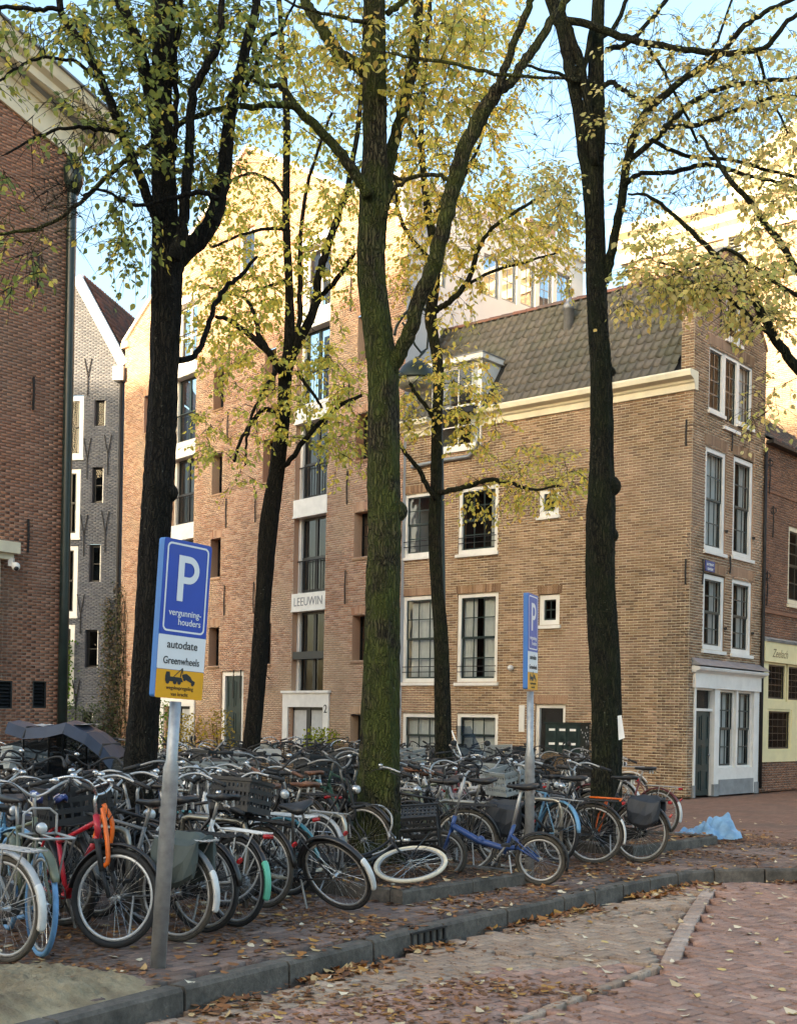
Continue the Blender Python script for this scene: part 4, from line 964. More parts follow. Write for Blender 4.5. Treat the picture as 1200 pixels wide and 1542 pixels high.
molding(MB(), P5.pt(0.0,y_t+0.001), P5.pt(3.3,y_t+0.001), P5.n, [(0.001,0),(0.12,0),(0.15,0.06),(0.001,0.12)]).build('shop_cornice', M['stone'], nb)
me = text_mesh('Zeelach', 0.30, simple('dark_script', (0.16,0.11,0.05), 0.6), shear=0.35, align='LEFT', depth=0.001)
o = put('lettering', me, None, nb); o.matrix_basis = face_matrix(P5.pt(0.42, y_f+0.13, 0.093), P5.d, (0,0,1))
zb_ = sh5[2]; zm_ = wl1[2]-0.1
fr5 = MB(); fr5.pbox(P5,0.04,wl1[0],zb_,y_f,-0.08,0.02).pbox(P5,wl1[0],3.2,zm_-0.1,zm_+0.1,-0.08,0.018).pbox(P5,wl1[0],3.2,zb_,wl3[2],-0.08,0.019).pbox(P5,wl3[1],3.2,wl3[2],zm_-0.1,-0.08,0.017).build('shopfront_frame', M['yellow_paint'], nb)
for w_ in ((wl1[0],wl1[1]+0.03,zm_+0.1,y_f), (wl2[0]-0.03,wl2[1],zm_+0.1,y_f), (wl3[0],wl3[1],wl3[2],zm_-0.1)): window(nb, P5, w_, 4, 5, 0.05, 0.0, frame='yellow_paint', bars='yellow_paint' if 0 else 'black_paint', sill=False, split=False, bw=0.007)
window(nb, P5, uw, 3, 5, 0.12, 0.03, frame='cream')
for x, y0, y1 in ((1157,690,745),(1162,762,810),(1153,860,912)):
    a, zt = P5.hit(x,y0); zb = P5.hit(x,y1)[1]; anchor(nb, P5, a, zb, zt, 0.016); MB().ring(tuple(P5.pt(a,zt-0.12,0.04)),'y',0.07,0.014,14,5).build('anchor_loop', M['iron'], nb)
MB().pbox(P5,0.0,W5,P5.hit(1170,926)[1],P5.hit(1170,926)[1]+0.09,0.0,0.05).build('string_course', M['brick_rust'], nb); MB().pbox(P5,0.0,W5,P5.hit(1170,746)[1],P5.hit(1170,746)[1]+0.05,0.0,0.02).build('string_course', M['brick_rust'], nb)
eb = P5.pt(0.02,e5,0.15); bk5 = -P5.n*3.0+Vector((0,0,2.2))
roof(nb, eb, eb+D2*W5, eb+bk5, eb+D2*W5+bk5, M['tile_black'], 150)
ridge_tiles(nb, eb+bk5, eb+bk5+D2*W5, M['tile_red'])
MB().pbox(P5,0.0,W5,e5-0.06,e5+0.02,0.0,0.2).build('gutter', M['iron'], nb)

# ================================================================ church with golden brick and cream pediment
P6 = Plane(at(1075,900,41).xy.to_3d(), (-D1.x,-D1.y), (PS.n.x,PS.n.y))
P6.o.z = 0
ch = thing('church', P6.pt(3,0), 'sunlit golden brick church with cream cornice and arched louvre window', 'church')
zt6 = P6.hit(1150,345)[1]; a_l = P6.hit(945,420)[0]; a_r = 12.0
lw = P6.rect(1096,352,1118,402)
brick_wall(ch, P6, lambda z: [(a_l, a_r)], 6, zt6, [lw], M['brick_gold'], M['mortar_gold'], 0, 0.3)
molding(MB(), P6.pt(a_l-0.3,zt6), P6.pt(a_r,zt6), P6.n, [(-0.3,0),(0.1,0),(0.12,0.35),(0.35,0.45),(0.4,0.7),(0.75,0.8),(0.8,1.05),(-0.3,1.1)]).build('main_cornice', M['cream'], ch)
pa = P6.hit(1083,330); pb = P6.hit(1200,232); k6 = (pb[1]-pa[1])/(pb[0]-pa[0]); zb6 = zt6+1.1; pa0 = pa[0]-(pa[1]-zb6)/k6
MB().prism([P6.pt(pa0+0.3,zb6,-0.1),P6.pt(a_r,zb6,-0.1),P6.pt(a_r,zb6+(a_r-pa0-0.3)*k6,-0.1)], -P6.n*0.6).build('pediment', M['brick_gold'], ch)
u6 = (P6.d + Vector((0,0,k6))).normalized(); n6 = u6.cross(P6.n); n6 = n6 if n6.z > 0 else -n6
MB().loft([[p + P6.n*o + n6*h for o, h in [(-0.3,-0.5),(0.05,-0.5),(0.1,-0.1),(0.5,0.0),(0.55,0.3),(0.8,0.4),(0.8,0.6),(-0.3,0.65)]] for p in (P6.pt(pa0,zb6,0), P6.pt(a_r,zb6+(a_r-pa0)*k6,0))]).build('raking_cornice', M['cream'], ch)
mb = MB(); ring_boxes(mb, P6, lw[0]-0.12, lw[1]+0.12, lw[2]-0.1, lw[3]+0.1, 0.14, -0.2, 0.08); mb.pbox(P6, lw[0]-0.3, lw[1]+0.3, lw[2]-0.4, lw[2]-0.101, -0.1, 0.25); lo_ = mb.build('louvre_window', M['cream'], ch)
for k in range(9): z = lw[2]+(lw[3]-lw[2])*k/9; MB().pbox(P6, lw[0], lw[1], z, z+0.05, -0.25, -0.06).build('slat', M['stone'], lo_)
MB().quad(P6.pt(lw[0],lw[2],-0.28),P6.pt(lw[1],lw[2],-0.28),P6.pt(lw[1],lw[3],-0.28),P6.pt(lw[0],lw[3],-0.28)).build('backing', M['room'], lo_)
MB().tube([P6.pt(lw[0]-0.1+(lw[1]-lw[0]+0.2)*(1-math.cos(t*math.pi/10))/2, lw[3]+0.1+math.sin(t*math.pi/10)*0.45, 0.05) for t in range(11)], 0.09, 6).build('arch_hood', M['cream'], ch)
MB().quad(P6.pt(a_l,6,0), P6.pt(a_l,6,-10), P6.pt(a_l,zt6,-10), P6.pt(a_l,zt6,0)).build('side_wall', M['brick_gold'], ch)
MB().quad(P6.pt(a_l-0.3,zt6+1.05,0.2), P6.pt(a_r,zt6+1.05,0.2), P6.pt(a_r,zt6+4,-6), P6.pt(a_l+2,zt6+4,-6)).build('roof', M['tile_red'], ch)
MB().pbox(P6, a_l+0.02, a_r-0.02, 0, 5.99, -0.4, -0.02).build('lower_wall', M['brick_gold'], ch)

# ================================================================ white modern building behind the tiled roof
o7 = at(612,900,38.5); P7 = Plane((o7.x,o7.y), (0.70,0.714), (0.714,-0.70))
wb_ = thing('white_building', P7.pt(4,0), 'white rendered building with blue strip windows behind the tiled roof', 'building')
zt7 = P7.hit(781,350)[1]; W7 = P7.hit(878,420)[0]
wins7 = [P7.rect(728,385,752,448), P7.rect(756,392,778,455), P7.rect(784,398,806,462), P7.rect(812,405,832,468), P7.rect(655,392,672,432), P7.rect(838,412,858,470)]
op7 = sorted(wins7)
mb = MB(); zc = 0.0
a = -0.5
for w in op7:
    mb.pbox(P7, a, w[0], 0, zt7, -0.3, 0.0); mb.pbox(P7, w[0], w[1], 0, w[2], -0.3, 0.0); mb.pbox(P7, w[0], w[1], w[3], zt7, -0.3, 0.0); a = w[1]
mb.pbox(P7, a, W7, 0, zt7, -0.3, 0.0).build('wall', M['render_white'], wb_)
for w in wins7: window(wb_, P7, w, 2, 2, 0.05, 0.05, frame='zinc', bars='zinc', sill=False, split=False, glass='glass_blue')
MB().pbox(P7, -0.5, W7+0.1, zt7+0.001, zt7+0.25, -1.0, 0.12).build('parapet_cap', M['render_white'], wb_)
MB().quad(P7.pt(W7,0,-0.01),P7.pt(W7,0,-9),P7.pt(W7,zt7,-9),P7.pt(W7,zt7,-0.01)).build('side_wall', M['render_white'], wb_)
MB().quad(P7.pt(-0.5,zt7-0.05,0),P7.pt(W7,zt7-0.05,0),P7.pt(W7,zt7-0.05,-9),P7.pt(-0.5,zt7-0.05,-9)).build('roof_deck', M['lead'], wb_)
cm = P7.hit(815,345); MB().pbox(P7, cm[0]-0.3, cm[0]+1.2, zt7+0.26, zt7+0.9, -1.2, -0.3).build('roof_chimney', M['brick_gold'], wb_)

# ================================================================ unseen block added across the street, sized and placed to shade the square
OPN = Vector((SUN_DIR.x, SUN_DIR.y, 0)); OPD = Vector((-OPN.y, OPN.x, 0)); oc = OPN*55.0
PO = Plane(oc - OPD*65, OPD, -OPN); OH = 24.0
ob = thing('unseen_shade_block', oc, 'long dark brick block added unseen behind the viewer to shade the square', 'building')
mb = MB(); mb.pbox(PO, 0, 130, 0, OH, -10, -0.25); mb.build('wall', M['brick_brown'], ob)
MB().prism([PO.pt(0,OH,0.3),PO.pt(0,OH,-10.3),PO.pt(0,OH+3,-5)], PO.d*130).build('roof', M['tile_dark'], ob)
wm = MB(); pm = MB()
for i in range(51):
    for j in range(6):
        a = 1.2+i*2.5; z = 1.0+j*3.4; ring_boxes(wm, PO, a, a+1.2, z, z+2.1, 0.12, -0.25, -0.15); pm.quad(PO.pt(a+0.1,z+0.1,-0.22),PO.pt(a+1.1,z+0.1,-0.22),PO.pt(a+1.1,z+2,-0.22),PO.pt(a+0.1,z+2,-0.22))
wm.build('window_frames', M['white'], ob); pm.build('window_panes', M['glass_blue'], ob)
# ================================================================ trees
def bark_mat(name, dark, light, moss, moss_amt):
    t = NT(name); p = t.pos(); st = t.mapping(p, (1,1,0.11))
    v = t.new('TexVoronoi', feature='DISTANCE_TO_EDGE'); wn_ = t.new('TexNoise'); t.link(p, wn_.inputs['Vector']); wn_.inputs['Scale'].default_value = 9; wn_.inputs['Detail'].default_value = 4
    va_ = t.new('VectorMath', operation='MULTIPLY_ADD'); t.link(wn_.outputs['Color'], va_.inputs[0]); va_.inputs[1].default_value = (0.09,0.09,0.05); t.link(st, va_.inputs[2]); t.link(va_.outputs[0], v.inputs['Vector']); v.inputs['Scale'].default_value = 34
    crack = t.ramp(v.outputs['Distance'], [(0.0,(0,0,0)),(0.22,(1,1,1))]); n = t.noise(st, 30, 6, 0.65, 0.6)
    h = t.math('ADD', t.math('MULTIPLY', crack, 0.7), t.math('MULTIPLY', n, 0.6))
    c = t.mix(t.ramp(h, [(0.35,(0,0,0)),(1.0,(1,1,1))]), dark, light)
    mz = t.ramp(t.noise(p, 2.6, 5, 0.65), [(0.40,(0,0,0)),(0.60,(1,1,1))]); c = t.mix(t.math('MULTIPLY', mz, moss_amt), c, moss)
    lich = t.ramp(t.noise(p, 26, 2, 0.5), [(0.70,(0,0,0)),(0.76,(1,1,1))]); c = t.mix(t.math('MULTIPLY', lich, 0.35), c, (0.26,0.28,0.22))
    t.bump(h, 1.0, 0.05); return t.done(c, 0.92, 0, 0.2)
M['bark_black'] = bark_mat('black_bark', (0.006,0.005,0.004), (0.020,0.017,0.013), (0.014,0.016,0.008), 0.3)
M['bark_moss'] = bark_mat('mossy_bark', (0.014,0.012,0.007), (0.085,0.072,0.04), (0.075,0.095,0.02), 0.8)
M['bark_dark'] = bark_mat('dark_green_bark', (0.007,0.007,0.005), (0.034,0.032,0.019), (0.020,0.030,0.010), 0.55)
M['cut_wood'] = simple('cut_wood', (0.48,0.40,0.26), 0.8, var=0.2, obj=False)
def leaf_mat(name, cols):
    t = NT(name); t.n.remove(t.b); k = len(cols); c = t.ramp(t.island(), [(i/k, cc) for i, cc in enumerate(cols)], 'CONSTANT')
    d = t.new('BsdfDiffuse'); t.link(c, d.inputs[0]); tr = t.new('BsdfTranslucent'); t.link(c, tr.inputs[0])
    mx = t.new('MixShader'); mx.inputs[0].default_value = 0.6; t.link(d.outputs[0], mx.inputs[1]); t.link(tr.outputs[0], mx.inputs[2]); t.link(mx.outputs[0], t.out.inputs[0]); return t.m
M['leaf_green'] = leaf_mat('grey_green_leaf', [(0.26,0.31,0.09),(0.33,0.37,0.10),(0.20,0.25,0.09),(0.46,0.44,0.11),(0.28,0.34,0.13),(0.66,0.52,0.12)])
M['leaf_yellow'] = leaf_mat('yellow_leaf', [(0.76,0.64,0.15),(0.82,0.66,0.15),(0.68,0.62,0.16),(0.50,0.52,0.13),(0.86,0.68,0.20),(0.82,0.54,0.16),(0.78,0.68,0.26)])
M['leaf_mix'] = leaf_mat('yellow_green_leaf', [(0.70,0.63,0.15),(0.56,0.57,0.14),(0.78,0.66,0.15),(0.42,0.47,0.12),(0.84,0.66,0.17),(0.60,0.60,0.20)])
M['leaf_pale'] = leaf_mat('pale_gold_leaf', [(0.84,0.70,0.30),(0.78,0.66,0.25),(0.70,0.65,0.22),(0.85,0.64,0.24),(0.60,0.60,0.22),(0.86,0.74,0.38)])

def smooth_path(pts, rad, sub=4):
    """Catmull-Rom through pts"""
    P = [pts[0]*2-pts[1]] + list(pts) + [pts[-1]*2-pts[-2]]; out = []; rr = []
    for i in range(1, len(P)-2):
        for k in range(sub):
            t = k/sub; p0, p1, p2, p3 = P[i-1], P[i], P[i+1], P[i+2]
            out.append(0.5*((2*p1)+(p2-p0)*t+(2*p0-5*p1+4*p2-p3)*t*t+(3*p1-p0-3*p2+p3)*t**3)); rr.append(rad[i-1]*(1-t)+rad[i]*t)
    out.append(pts[-1]); rr.append(rad[-1]); return out, rr
class Tree:
    def __init__(s, Y, label, bark, leaf, seed):
        s.Y = Y; s.bark = bark; s.leaf = leaf; s.rn = random.Random(seed); s.label = label; s.nodes = []; s.rads = []; s.root = None
        s.lv = []; s.lf = 0; s.twigs = MB(); s.nr = np.random.RandomState(seed)
    def px(s, x, y, dY=0.0): return at(x, y, s.Y + dY)
    def trunk(s, pts):
        P = [s.px(x, y) for x, y, w in pts]; R = [w/2*s.Y/F_PX for _, _, w in pts]
        base = P[0].copy(); base.z = 0; s.root = thing('elm_tree', base, s.label, 'tree', 'street trees')
        P = [Vector((P[0].x, P[0].y, -0.05)), Vector((P[0].x, P[0].y, 0.12))] + P[1:]; R = [R[0]*1.25, R[0]] + R[1:]
        pp, rr = smooth_path(P, R, 12)
        mb = MB(); seg = 30; n0 = 0; ph = s.rn.uniform(0, 6)
        for i, (p, r) in enumerate(zip(pp, rr)):
            for j in range(seg):
                a = 2*math.pi*j/seg
                f = 1 + 0.06*math.sin(2*a+ph+p.z*0.9) + 0.05*math.sin(5*a-ph+p.z*1.7) + 0.035*math.sin(9*a+p.z*2.3+ph) + s.rn.uniform(-0.035,0.035)
                if p.z < 0.5: f *= 1 + (0.5-p.z)*0.45*(0.6+0.4*math.sin(4*a+ph))
                mb.v.append((p.x+math.cos(a)*r*f, p.y+math.sin(a)*r*f, p.z))
        for i in range(len(pp)-1):
            for j in range(seg): a = i*seg+j; b = i*seg+(j+1)%seg; mb.f.append((a, b, b+seg, a+seg))
        s.end = pts[-1]; s.trunk_o = mb.build('trunk', M[s.bark], s.root, True)
        s.allp = pp
        for p, r in zip(pp, rr):
            if p.z > 3.0: s.nodes.append(p); s.rads.append(r)
        return s
    def limb(s, pts, d0=0.0, d1=None, name='limb'):
        """pts: (px, py, width px); depth goes from d0 to d1 behind the trunk"""
        d1 = d0 if d1 is None else d1; pts = list(pts)
        (xa, ya, _), (xb, yb, wb) = pts[-2], pts[-1]
        if yb < 25 or xb < -10 or xb > 1195:        # the limb goes on above the frame and tapers out
            l = math.hypot(xb-xa, yb-ya) or 1; ux, uy = (xb-xa)/l, (yb-ya)/l
            for k, f in ((90, 0.7), (200, 0.45), (330, 0.15)): pts.append((xb+ux*k+s.rn.uniform(-15,15), yb+uy*k-k*0.25, max(1.5, wb*f)))
        n = len(pts)
        P = [s.px(x, y, d0+(d1-d0)*i/(n-1)) for i, (x, y, w) in enumerate(pts)]; R = [max(0.006, w/2*s.Y/F_PX) for _, _, w in pts]
        pp, rr = smooth_path(P, R, 5)
        for q in pp[2:-1]: q += Vector((s.rn.uniform(-1,1), s.rn.uniform(-1,1), s.rn.uniform(-1,1)))*0.012
        MB().tube(pp, rr, 10 if rr[0] > 0.05 else 7, jitter=0.05).build(name, M[s.bark], s.root, True)
        s.nodes += pp; s.rads += rr; return s
    def knot(s, x, y, r, cut=False):
        c = s.px(x, y, -0.02); R = r*s.Y/F_PX; q = min(s.allp, key=lambda k: abs(k.z-c.z)); c = c.lerp(Vector((q.x, q.y, c.z)), 0.48)
        k = MB().ell(c, (R*1.15, R*0.9, R*1.0), 12, 8).build('knot', M[s.bark], s.root, True)
        if cut: MB().lathe([(R*0.75,0),(R*0.7,0.015)], (0,0,0), 14).build('cut_face', M['cut_wood'], k, local=None).matrix_basis = Matrix.Translation(c + Vector((-0.01,-R*0.85,0.02))) @ Matrix.Rotation(math.radians(80), 4, 'X')
        return s
    def blob(s, cx, cy, rx, ry, n, dY=0.0, rY=1.2, leaves=14, lsize=0.085, droop=0.35, maxl=3.5):
        """anchors in an ellipsoid; each grows a twig from the nearest limb and carries a spray of leaves"""
        A = []; n = int(n*(0.52 if s.Y < 12.5 else 0.82 if s.Y > 20 else 1.05)); lsize *= (0.92 if s.Y < 12.5 else 1.05)
        while len(A) < n:
            u, v, w = s.rn.uniform(-1,1), s.rn.uniform(-1,1), s.rn.uniform(-1,1)
            if u*u+v*v+w*w > 1: continue
            A.append(s.px(cx+u*rx, cy+v*ry, dY+w*rY))
        N = np.array([tuple(p) for p in s.nodes]); order = sorted(A, key=lambda a: np.min(((N-np.array(a))**2).sum(1)))
        node_np = N; 
        for a in order:
            d = node_np - np.array(a); dd = (d**2).sum(1) + np.where(d[:,2] > 0.3, (d[:,2]*0.8)**2, 0); i = int(dd.argmin()); b = Vector(node_np[i]); L = (a-b).length
            if L < 0.05: continue
            mid = b.lerp(a, 0.5) + Vector((s.rn.uniform(-1,1), s.rn.uniform(-1,1), 0.6 + s.rn.uniform(-0.3,0.6)))*L*0.13
            pts = [b, b.lerp(mid,0.5)*0.5 + (b.lerp(mid,0.55))*0.5, mid, mid.lerp(a,0.55)+Vector((0,0,L*0.03)), a]
            r0 = min(s.rads[i]*0.7, 0.006+0.007*L)
            s.twigs.tube(pts, [r0, r0*0.85, r0*0.65, r0*0.45, 0.0025], 4, cap=False)
            new = [pts[2], pts[3], a]; s.nodes += new; s.rads += [r0*0.7, r0*0.5, 0.004]; node_np = np.vstack([node_np, [tuple(q) for q in new]])
            dirn = (a-pts[2]).normalized() if (a-pts[2]).length > 1e-4 else Vector((0,0,1))
            k = max(3, int(leaves*s.rn.uniform(0.5,1.4))) if leaves else 0; nb_ = 3
            for b_ in range(nb_):
                t0 = pts[3].lerp(a, s.rn.uniform(0,1)) if b_ else a
                v = (dirn + Vector((s.rn.uniform(-1,1), s.rn.uniform(-1,1), s.rn.uniform(-0.5,0.4)))*0.9).normalized(); ln = s.rn.uniform(0.18,0.42)
                tip = t0 + v*ln + Vector((0,0,-droop*ln*0.6)); s.twigs.tube([t0, t0.lerp(tip,0.5)+Vector((0,0,0.02)), tip], [0.004,0.003,0.0015], 3, cap=False)
                for q in range(k//nb_+1 if k else 0):
                    f = (q+0.5)/(k//nb_+1); p = t0.lerp(tip, f); side = v.cross(Vector((0,0,1))); side = side.normalized() if side.length > 1e-3 else Vector((1,0,0))
                    l = (v*0.6 + side*(1 if q % 2 else -1) + Vector((s.rn.uniform(-.5,.5), s.rn.uniform(-.5,.5), s.rn.uniform(-.9,.2)-droop))).normalized()
                    nrm = (Vector((0,0,1)) + Vector((s.rn.uniform(-1,1), s.rn.uniform(-1,1), s.rn.uniform(-.6,.6)))*0.9).normalized()
                    s.leaf_at(p, l, nrm, lsize*s.rn.uniform(0.6,1.15))
        return s
    def bare(s, cx, cy, rx, ry, n, dY=0.0, rY=0.8):
        s.blob(cx, cy, rx, ry, n/0.5, dY, rY, leaves=0); return s
    def leaf_at(s, p, l, n, L):
        w = l.cross(n)
        if w.length < 1e-3: return
        w = w.normalized()*L*0.33; n2 = w.cross(l).normalized(); st = p + l*L*0.18; c = s.rn.uniform(-0.12,0.12)*L
        a = st + l*L*0.45 + w + n2*c; b = st + l*L*0.45 - w + n2*c; t1 = st + l*L*0.16 + w*0.75; t2 = st + l*L*0.16 - w*0.75; m = st + l*L*0.45 - n2*0.06*L; tip = st + l*L - n2*L*s.rn.uniform(-.05,.2)
        s.lv += [tuple(st), tuple(t1), tuple(a), tuple(tip), tuple(b), tuple(t2), tuple(m)]
    def finish(s):
        x, y, w = s.end
        if y < 60:
            s.limb([(x, y+30, w*1.2), (x, y, w), (x+10, y-90, w*0.7)])
            s.blob(x, -150, 230 if s.Y > 12.5 else 200, 110, 70 if s.Y < 20 else 130, 0, 1.5, 12, 0.085)
        tag(s.twigs.build('twigs', M[s.bark], s.root), kind='stuff')
        n = len(s.lv)//7
        if n:
            V = np.array(s.lv); o = (np.arange(n)*7)[:,None,None]; Fq = (np.array([[0,1,2,6],[6,2,3,3],[0,6,4,5],[6,3,4,4]])[None]+o).reshape(-1,4)
            # triangles written as such
            T = (np.array([[0,1,6],[1,2,6],[2,3,6],[3,4,6],[4,5,6],[5,0,6]])[None]+o).reshape(-1,3)
            tag(put('crown', np_mesh('crown', V, T, M[s.leaf]), None, s.root), kind='stuff')
        return n
NL = 0
# --- the black tree by the first parking sign
T = Tree(12.0, 'thick black trunked elm with green leaves behind the blue parking sign', 'bark_black', 'leaf_green', 11)
T.trunk([(210,1318,64),(212,1165,51),(216,1080,48),(228,920,48),(236,780,46),(241,700,45),(247,560,40),(251,420,45),(249,330,38),(246,240,34),(243,150,33),(248,60,33),(250,-60,30),(252,-200,18)])
T.limb([(238,330,18),(226,304,15),(198,235,14),(176,183,13),(147,106,12),(114,51,11),(93,15,10),(94,-60,8)], -0.1, -0.9)
T.limb([(236,190,20),(226,150,18),(214,90,19),(197,40,17),(178,0,15),(150,-60,11)], -0.05, -0.5)
T.limb([(256,410,34),(275,382,31),(310,350,28),(328,307,25),(337,260,22),(343,200,20),(353,143,18),(370,77,16),(385,10,14),(392,-70,12)], 0.05, 0.6)
T.limb([(262,390,22),(274,350,18),(279,290,15),(286,220,14),(290,147,13),(299,120,12),(323,80,11),(332,47,10),(334,-10,9),(340,-70,7)], -0.2, -0.5)
T.limb([(262,240,9),(266,180,9),(265,90,8),(272,20,7)], -0.1, 0.2)
T.limb([(256,541,11),(275,542,10),(293,537,9),(310,507,9),(320,470,8),(337,437,8),(360,417,7),(387,387,5)], 0.1, 0.8)
T.limb([(330,300,9),(300,290,8),(250,300,6),(205,310,5),(150,285,4),(125,295,3)], -0.3, -0.6)
T.limb([(182,200,7),(150,195,6),(110,192,5),(60,205,4),(10,232,3)], -0.5, -0.9)
T.limb([(94,14,7),(60,14,6),(20,10,6),(-30,6,5)], -0.9, -1.2)
T.limb([(160,130,6),(110,92,5),(60,88,4),(30,100,4),(-15,130,3)], -0.6, -1.2)
T.limb([(350,150,8),(378,118,7),(402,60,6),(425,45,5),(440,10,4)], 0.4, 0.6)
T.knot(262,742,16)
T.blob(120,35,120,42,110,-0.6,0.9,13,0.085); T.blob(195,170,75,110,120,-0.5,0.7,12,0.082); T.blob(330,70,110,90,190,0.2,0.9,13,0.08); T.blob(230,20,160,60,110,0,1.0,13,0.085)
T.blob(195,330,45,90,60,-0.4,0.5,11,0.08); T.blob(35,390,60,80,22,-0.9,0.4,8,0.085); T.blob(300,250,70,80,70,0.2,0.6,11,0.08); T.blob(20,110,50,40,12,-0.9,0.4,8,0.085); T.blob(20,240,40,40,10,-0.9,0.3,8,0.085); T.blob(110,190,50,60,26,-0.6,0.5,10,0.085)
T.bare(150,240,130,120,60,-0.5,0.8); T.bare(320,150,90,130,40,0.2,0.8)
NL += T.finish()
# --- the slender leaning tree in front of the warehouse
T = Tree(21.0, 'slender leaning elm with golden leaves in front of the warehouse', 'bark_black', 'leaf_mix', 12)
T.trunk([(372,1232,32),(378,1133,27),(390,1000,25),(398,887,24),(405,790,27),(418,700,22),(427,620,20),(430,567,20),(436,530,20),(436,451,13),(432,366,12),(431,309,11),(432,180,10),(425,80,8),(420,-20,6)])
T.limb([(438,540,15),(448,520,14),(471,468,13),(480,417,12),(491,380,12),(505,337,11),(514,308,10),(522,288,9),(535,220,8),(545,120,7),(550,20,6)], 0, 0.5)
T.limb([(474,462,9),(490,440,8),(505,423,8),(520,402,7),(534,380,6)], 0.3, 0.2)
T.limb([(446,524,8),(451,480,8),(452,394,7),(457,308,6),(475,240,5),(500,170,4)], -0.1, -0.5)
T.limb([(430,565,12),(420,554,12),(405,531,11),(374,502,9),(345,482,7),(325,477,5)], -0.1, -0.8)
T.limb([(405,531,9),(390,505,8),(385,480,6),(370,450,5),(330,440,4)], -0.4, -0.2)
T.limb([(428,632,9),(412,620,8),(397,617,7),(380,636,6),(363,662,5),(353,695,4)], -0.2, -0.7)
T.limb([(415,560,8),(398,590,6),(382,620,5),(372,660,4),(370,700,3)], -0.2, -0.9)
T.limb([(424,705,8),(440,690,8),(457,665,8),(491,628,7),(517,608,6),(545,595,5)], -0.1, -0.6)
T.limb([(445,560,6),(470,590,5),(485,615,4)], -0.1, -0.5)
T.limb([(432,345,6),(400,345,5),(360,355,4),(320,372,4)], -0.2, -0.7); T.limb([(434,420,6),(400,432,5),(350,440,4),(300,430,3)], 0.2, 0.8)
T.limb([(431,300,6),(405,270,5),(370,262,4),(335,280,3)], -0.3, 0.3)
T.blob(410,300,140,140,190,0,1.8,13,0.095); T.blob(400,480,120,120,150,-0.2,1.6,13,0.095); T.blob(470,590,95,90,110,-0.4,1.3,13,0.095); T.blob(360,660,75,85,60,-0.6,0.9,11,0.09); T.blob(450,120,110,110,120,0.2,1.6,13,0.095); T.blob(520,330,45,140,50,0.3,1.0,12,0.09); T.blob(345,440,70,160,70,-0.4,1.2,12,0.095); T.blob(510,660,50,60,40,-0.4,0.7,12,0.09)
NL += T.finish()
# --- the mossy tree in the middle bed
T = Tree(13.0, 'large mossy elm trunk rising from the middle tree bed', 'bark_moss', 'leaf_yellow', 13)
T.trunk([(566,1296,84),(568,1262,70),(571,1150,60),(573,1042,57),(577,881,52),(580,800,51),(578,720,50),(577,640,47),(576,560,46),(571,521,43),(559,406,39),(563,315,40),(565,215,34),(564,123,34),(563,0,33),(562,-120,28),(562,-240,16)])
T.limb([(556,295,20),(540,270,17),(515,235,15),(480,195,14),(445,163,12),(420,158,10),(390,160,9),(330,165,8),(279,183,8),(235,213,7),(176,253,7),(121,304,6),(66,341,5),(0,352,4),(-40,350,3)], -0.15, -0.9)
T.limb([(447,165,8),(438,145,8),(420,130,8),(400,128,7),(375,118,6)], -0.2, 0.1)
T.limb([(563,122,24),(550,107,21),(513,83,20),(492,53,18),(475,26,17),(458,0,16),(440,-50,13)], 0.0, 0.5)
T.limb([(572,335,22),(580,295,20),(586,246,19),(599,193,18),(610,150,18),(623,86,17),(630,0,16),(634,-70,13)], 0.1, 0.7)
T.limb([(580,562,26),(591,549,24),(605,525,22),(620,492,22),(632,450,23),(650,410,24),(660,375,23),(673,320,23),(685,269,24),(707,207,22),(733,159,22),(750,134,20)], 0.0, -0.5)
T.limb([(747,137,15),(758,108,12),(775,62,11),(792,23,11),(800,-10,10),(808,-60,8)], -0.5, -0.7)
T.limb([(749,135,16),(767,125,14),(792,88,14),(812,62,13),(832,28,13),(845,12,12),(870,-40,9)], -0.5, -0.3)
T.limb([(583,20,10),(600,8,9),(625,-15,8)], 0, 0.2); T.limb([(684,272,7),(650,262,6),(610,270,6),(590,262,5)], -0.4, -0.1)
T.limb([(560,36,7),(530,30,6),(495,22,5),(460,14,4)], -0.1, -0.6); T.limb([(590,80,5),(640,88,5),(700,100,5),(760,112,5),(860,118,4)], -0.3, -0.9)
T.limb([(576,330,9),(590,290,7),(615,270,5)], -0.2, -0.3)
T.knot(606,770,18); T.knot(571,606,12,True)
T.blob(520,70,110,90,80,0.2,1.0,12,0.08); T.blob(650,80,90,110,80,0.2,1.0,12,0.08); T.blob(560,180,60,120,20,0.3,0.6,8,0.08); T.blob(20,370,60,60,6,-0.9,0.2,6,0.08); T.bare(60,330,80,50,14,-0.9,0.3); T.bare(640,200,110,150,30,0.2,0.8)
NL += T.finish()
# --- the thin tree before the corner house
T = Tree(21.5, 'thin dark elm before the corner house with a lamp beside it', 'bark_dark', 'leaf_yellow', 14)
T.trunk([(668,1230,30),(667,1123,24),(664,962,22),(658,881,20),(654,801,20),(657,721,17),(658,640,15),(660,560,15),(653,510,15),(648,480,17),(653,430,16),(655,380,15),(642,300,11),(634,200,9),(640,100,7),(648,0,5)])
T.limb([(660,742,9),(680,738,8),(701,733,8),(734,723,7),(766,727,6),(800,737,4),(840,732,3)], -0.1, -0.8)
T.limb([(656,752,8),(643,733,8),(630,705,7),(607,678,6),(596,650,4)], -0.1, -0.4)
T.limb([(655,640,7),(648,622,7),(632,600,6),(617,577,5)], -0.1, -0.4)
T.limb([(652,470,10),(665,462,9),(680,452,9),(700,430,8),(712,405,8),(718,380,7),(740,345,6),(790,310,5),(825,295,4)], 0, -0.6)
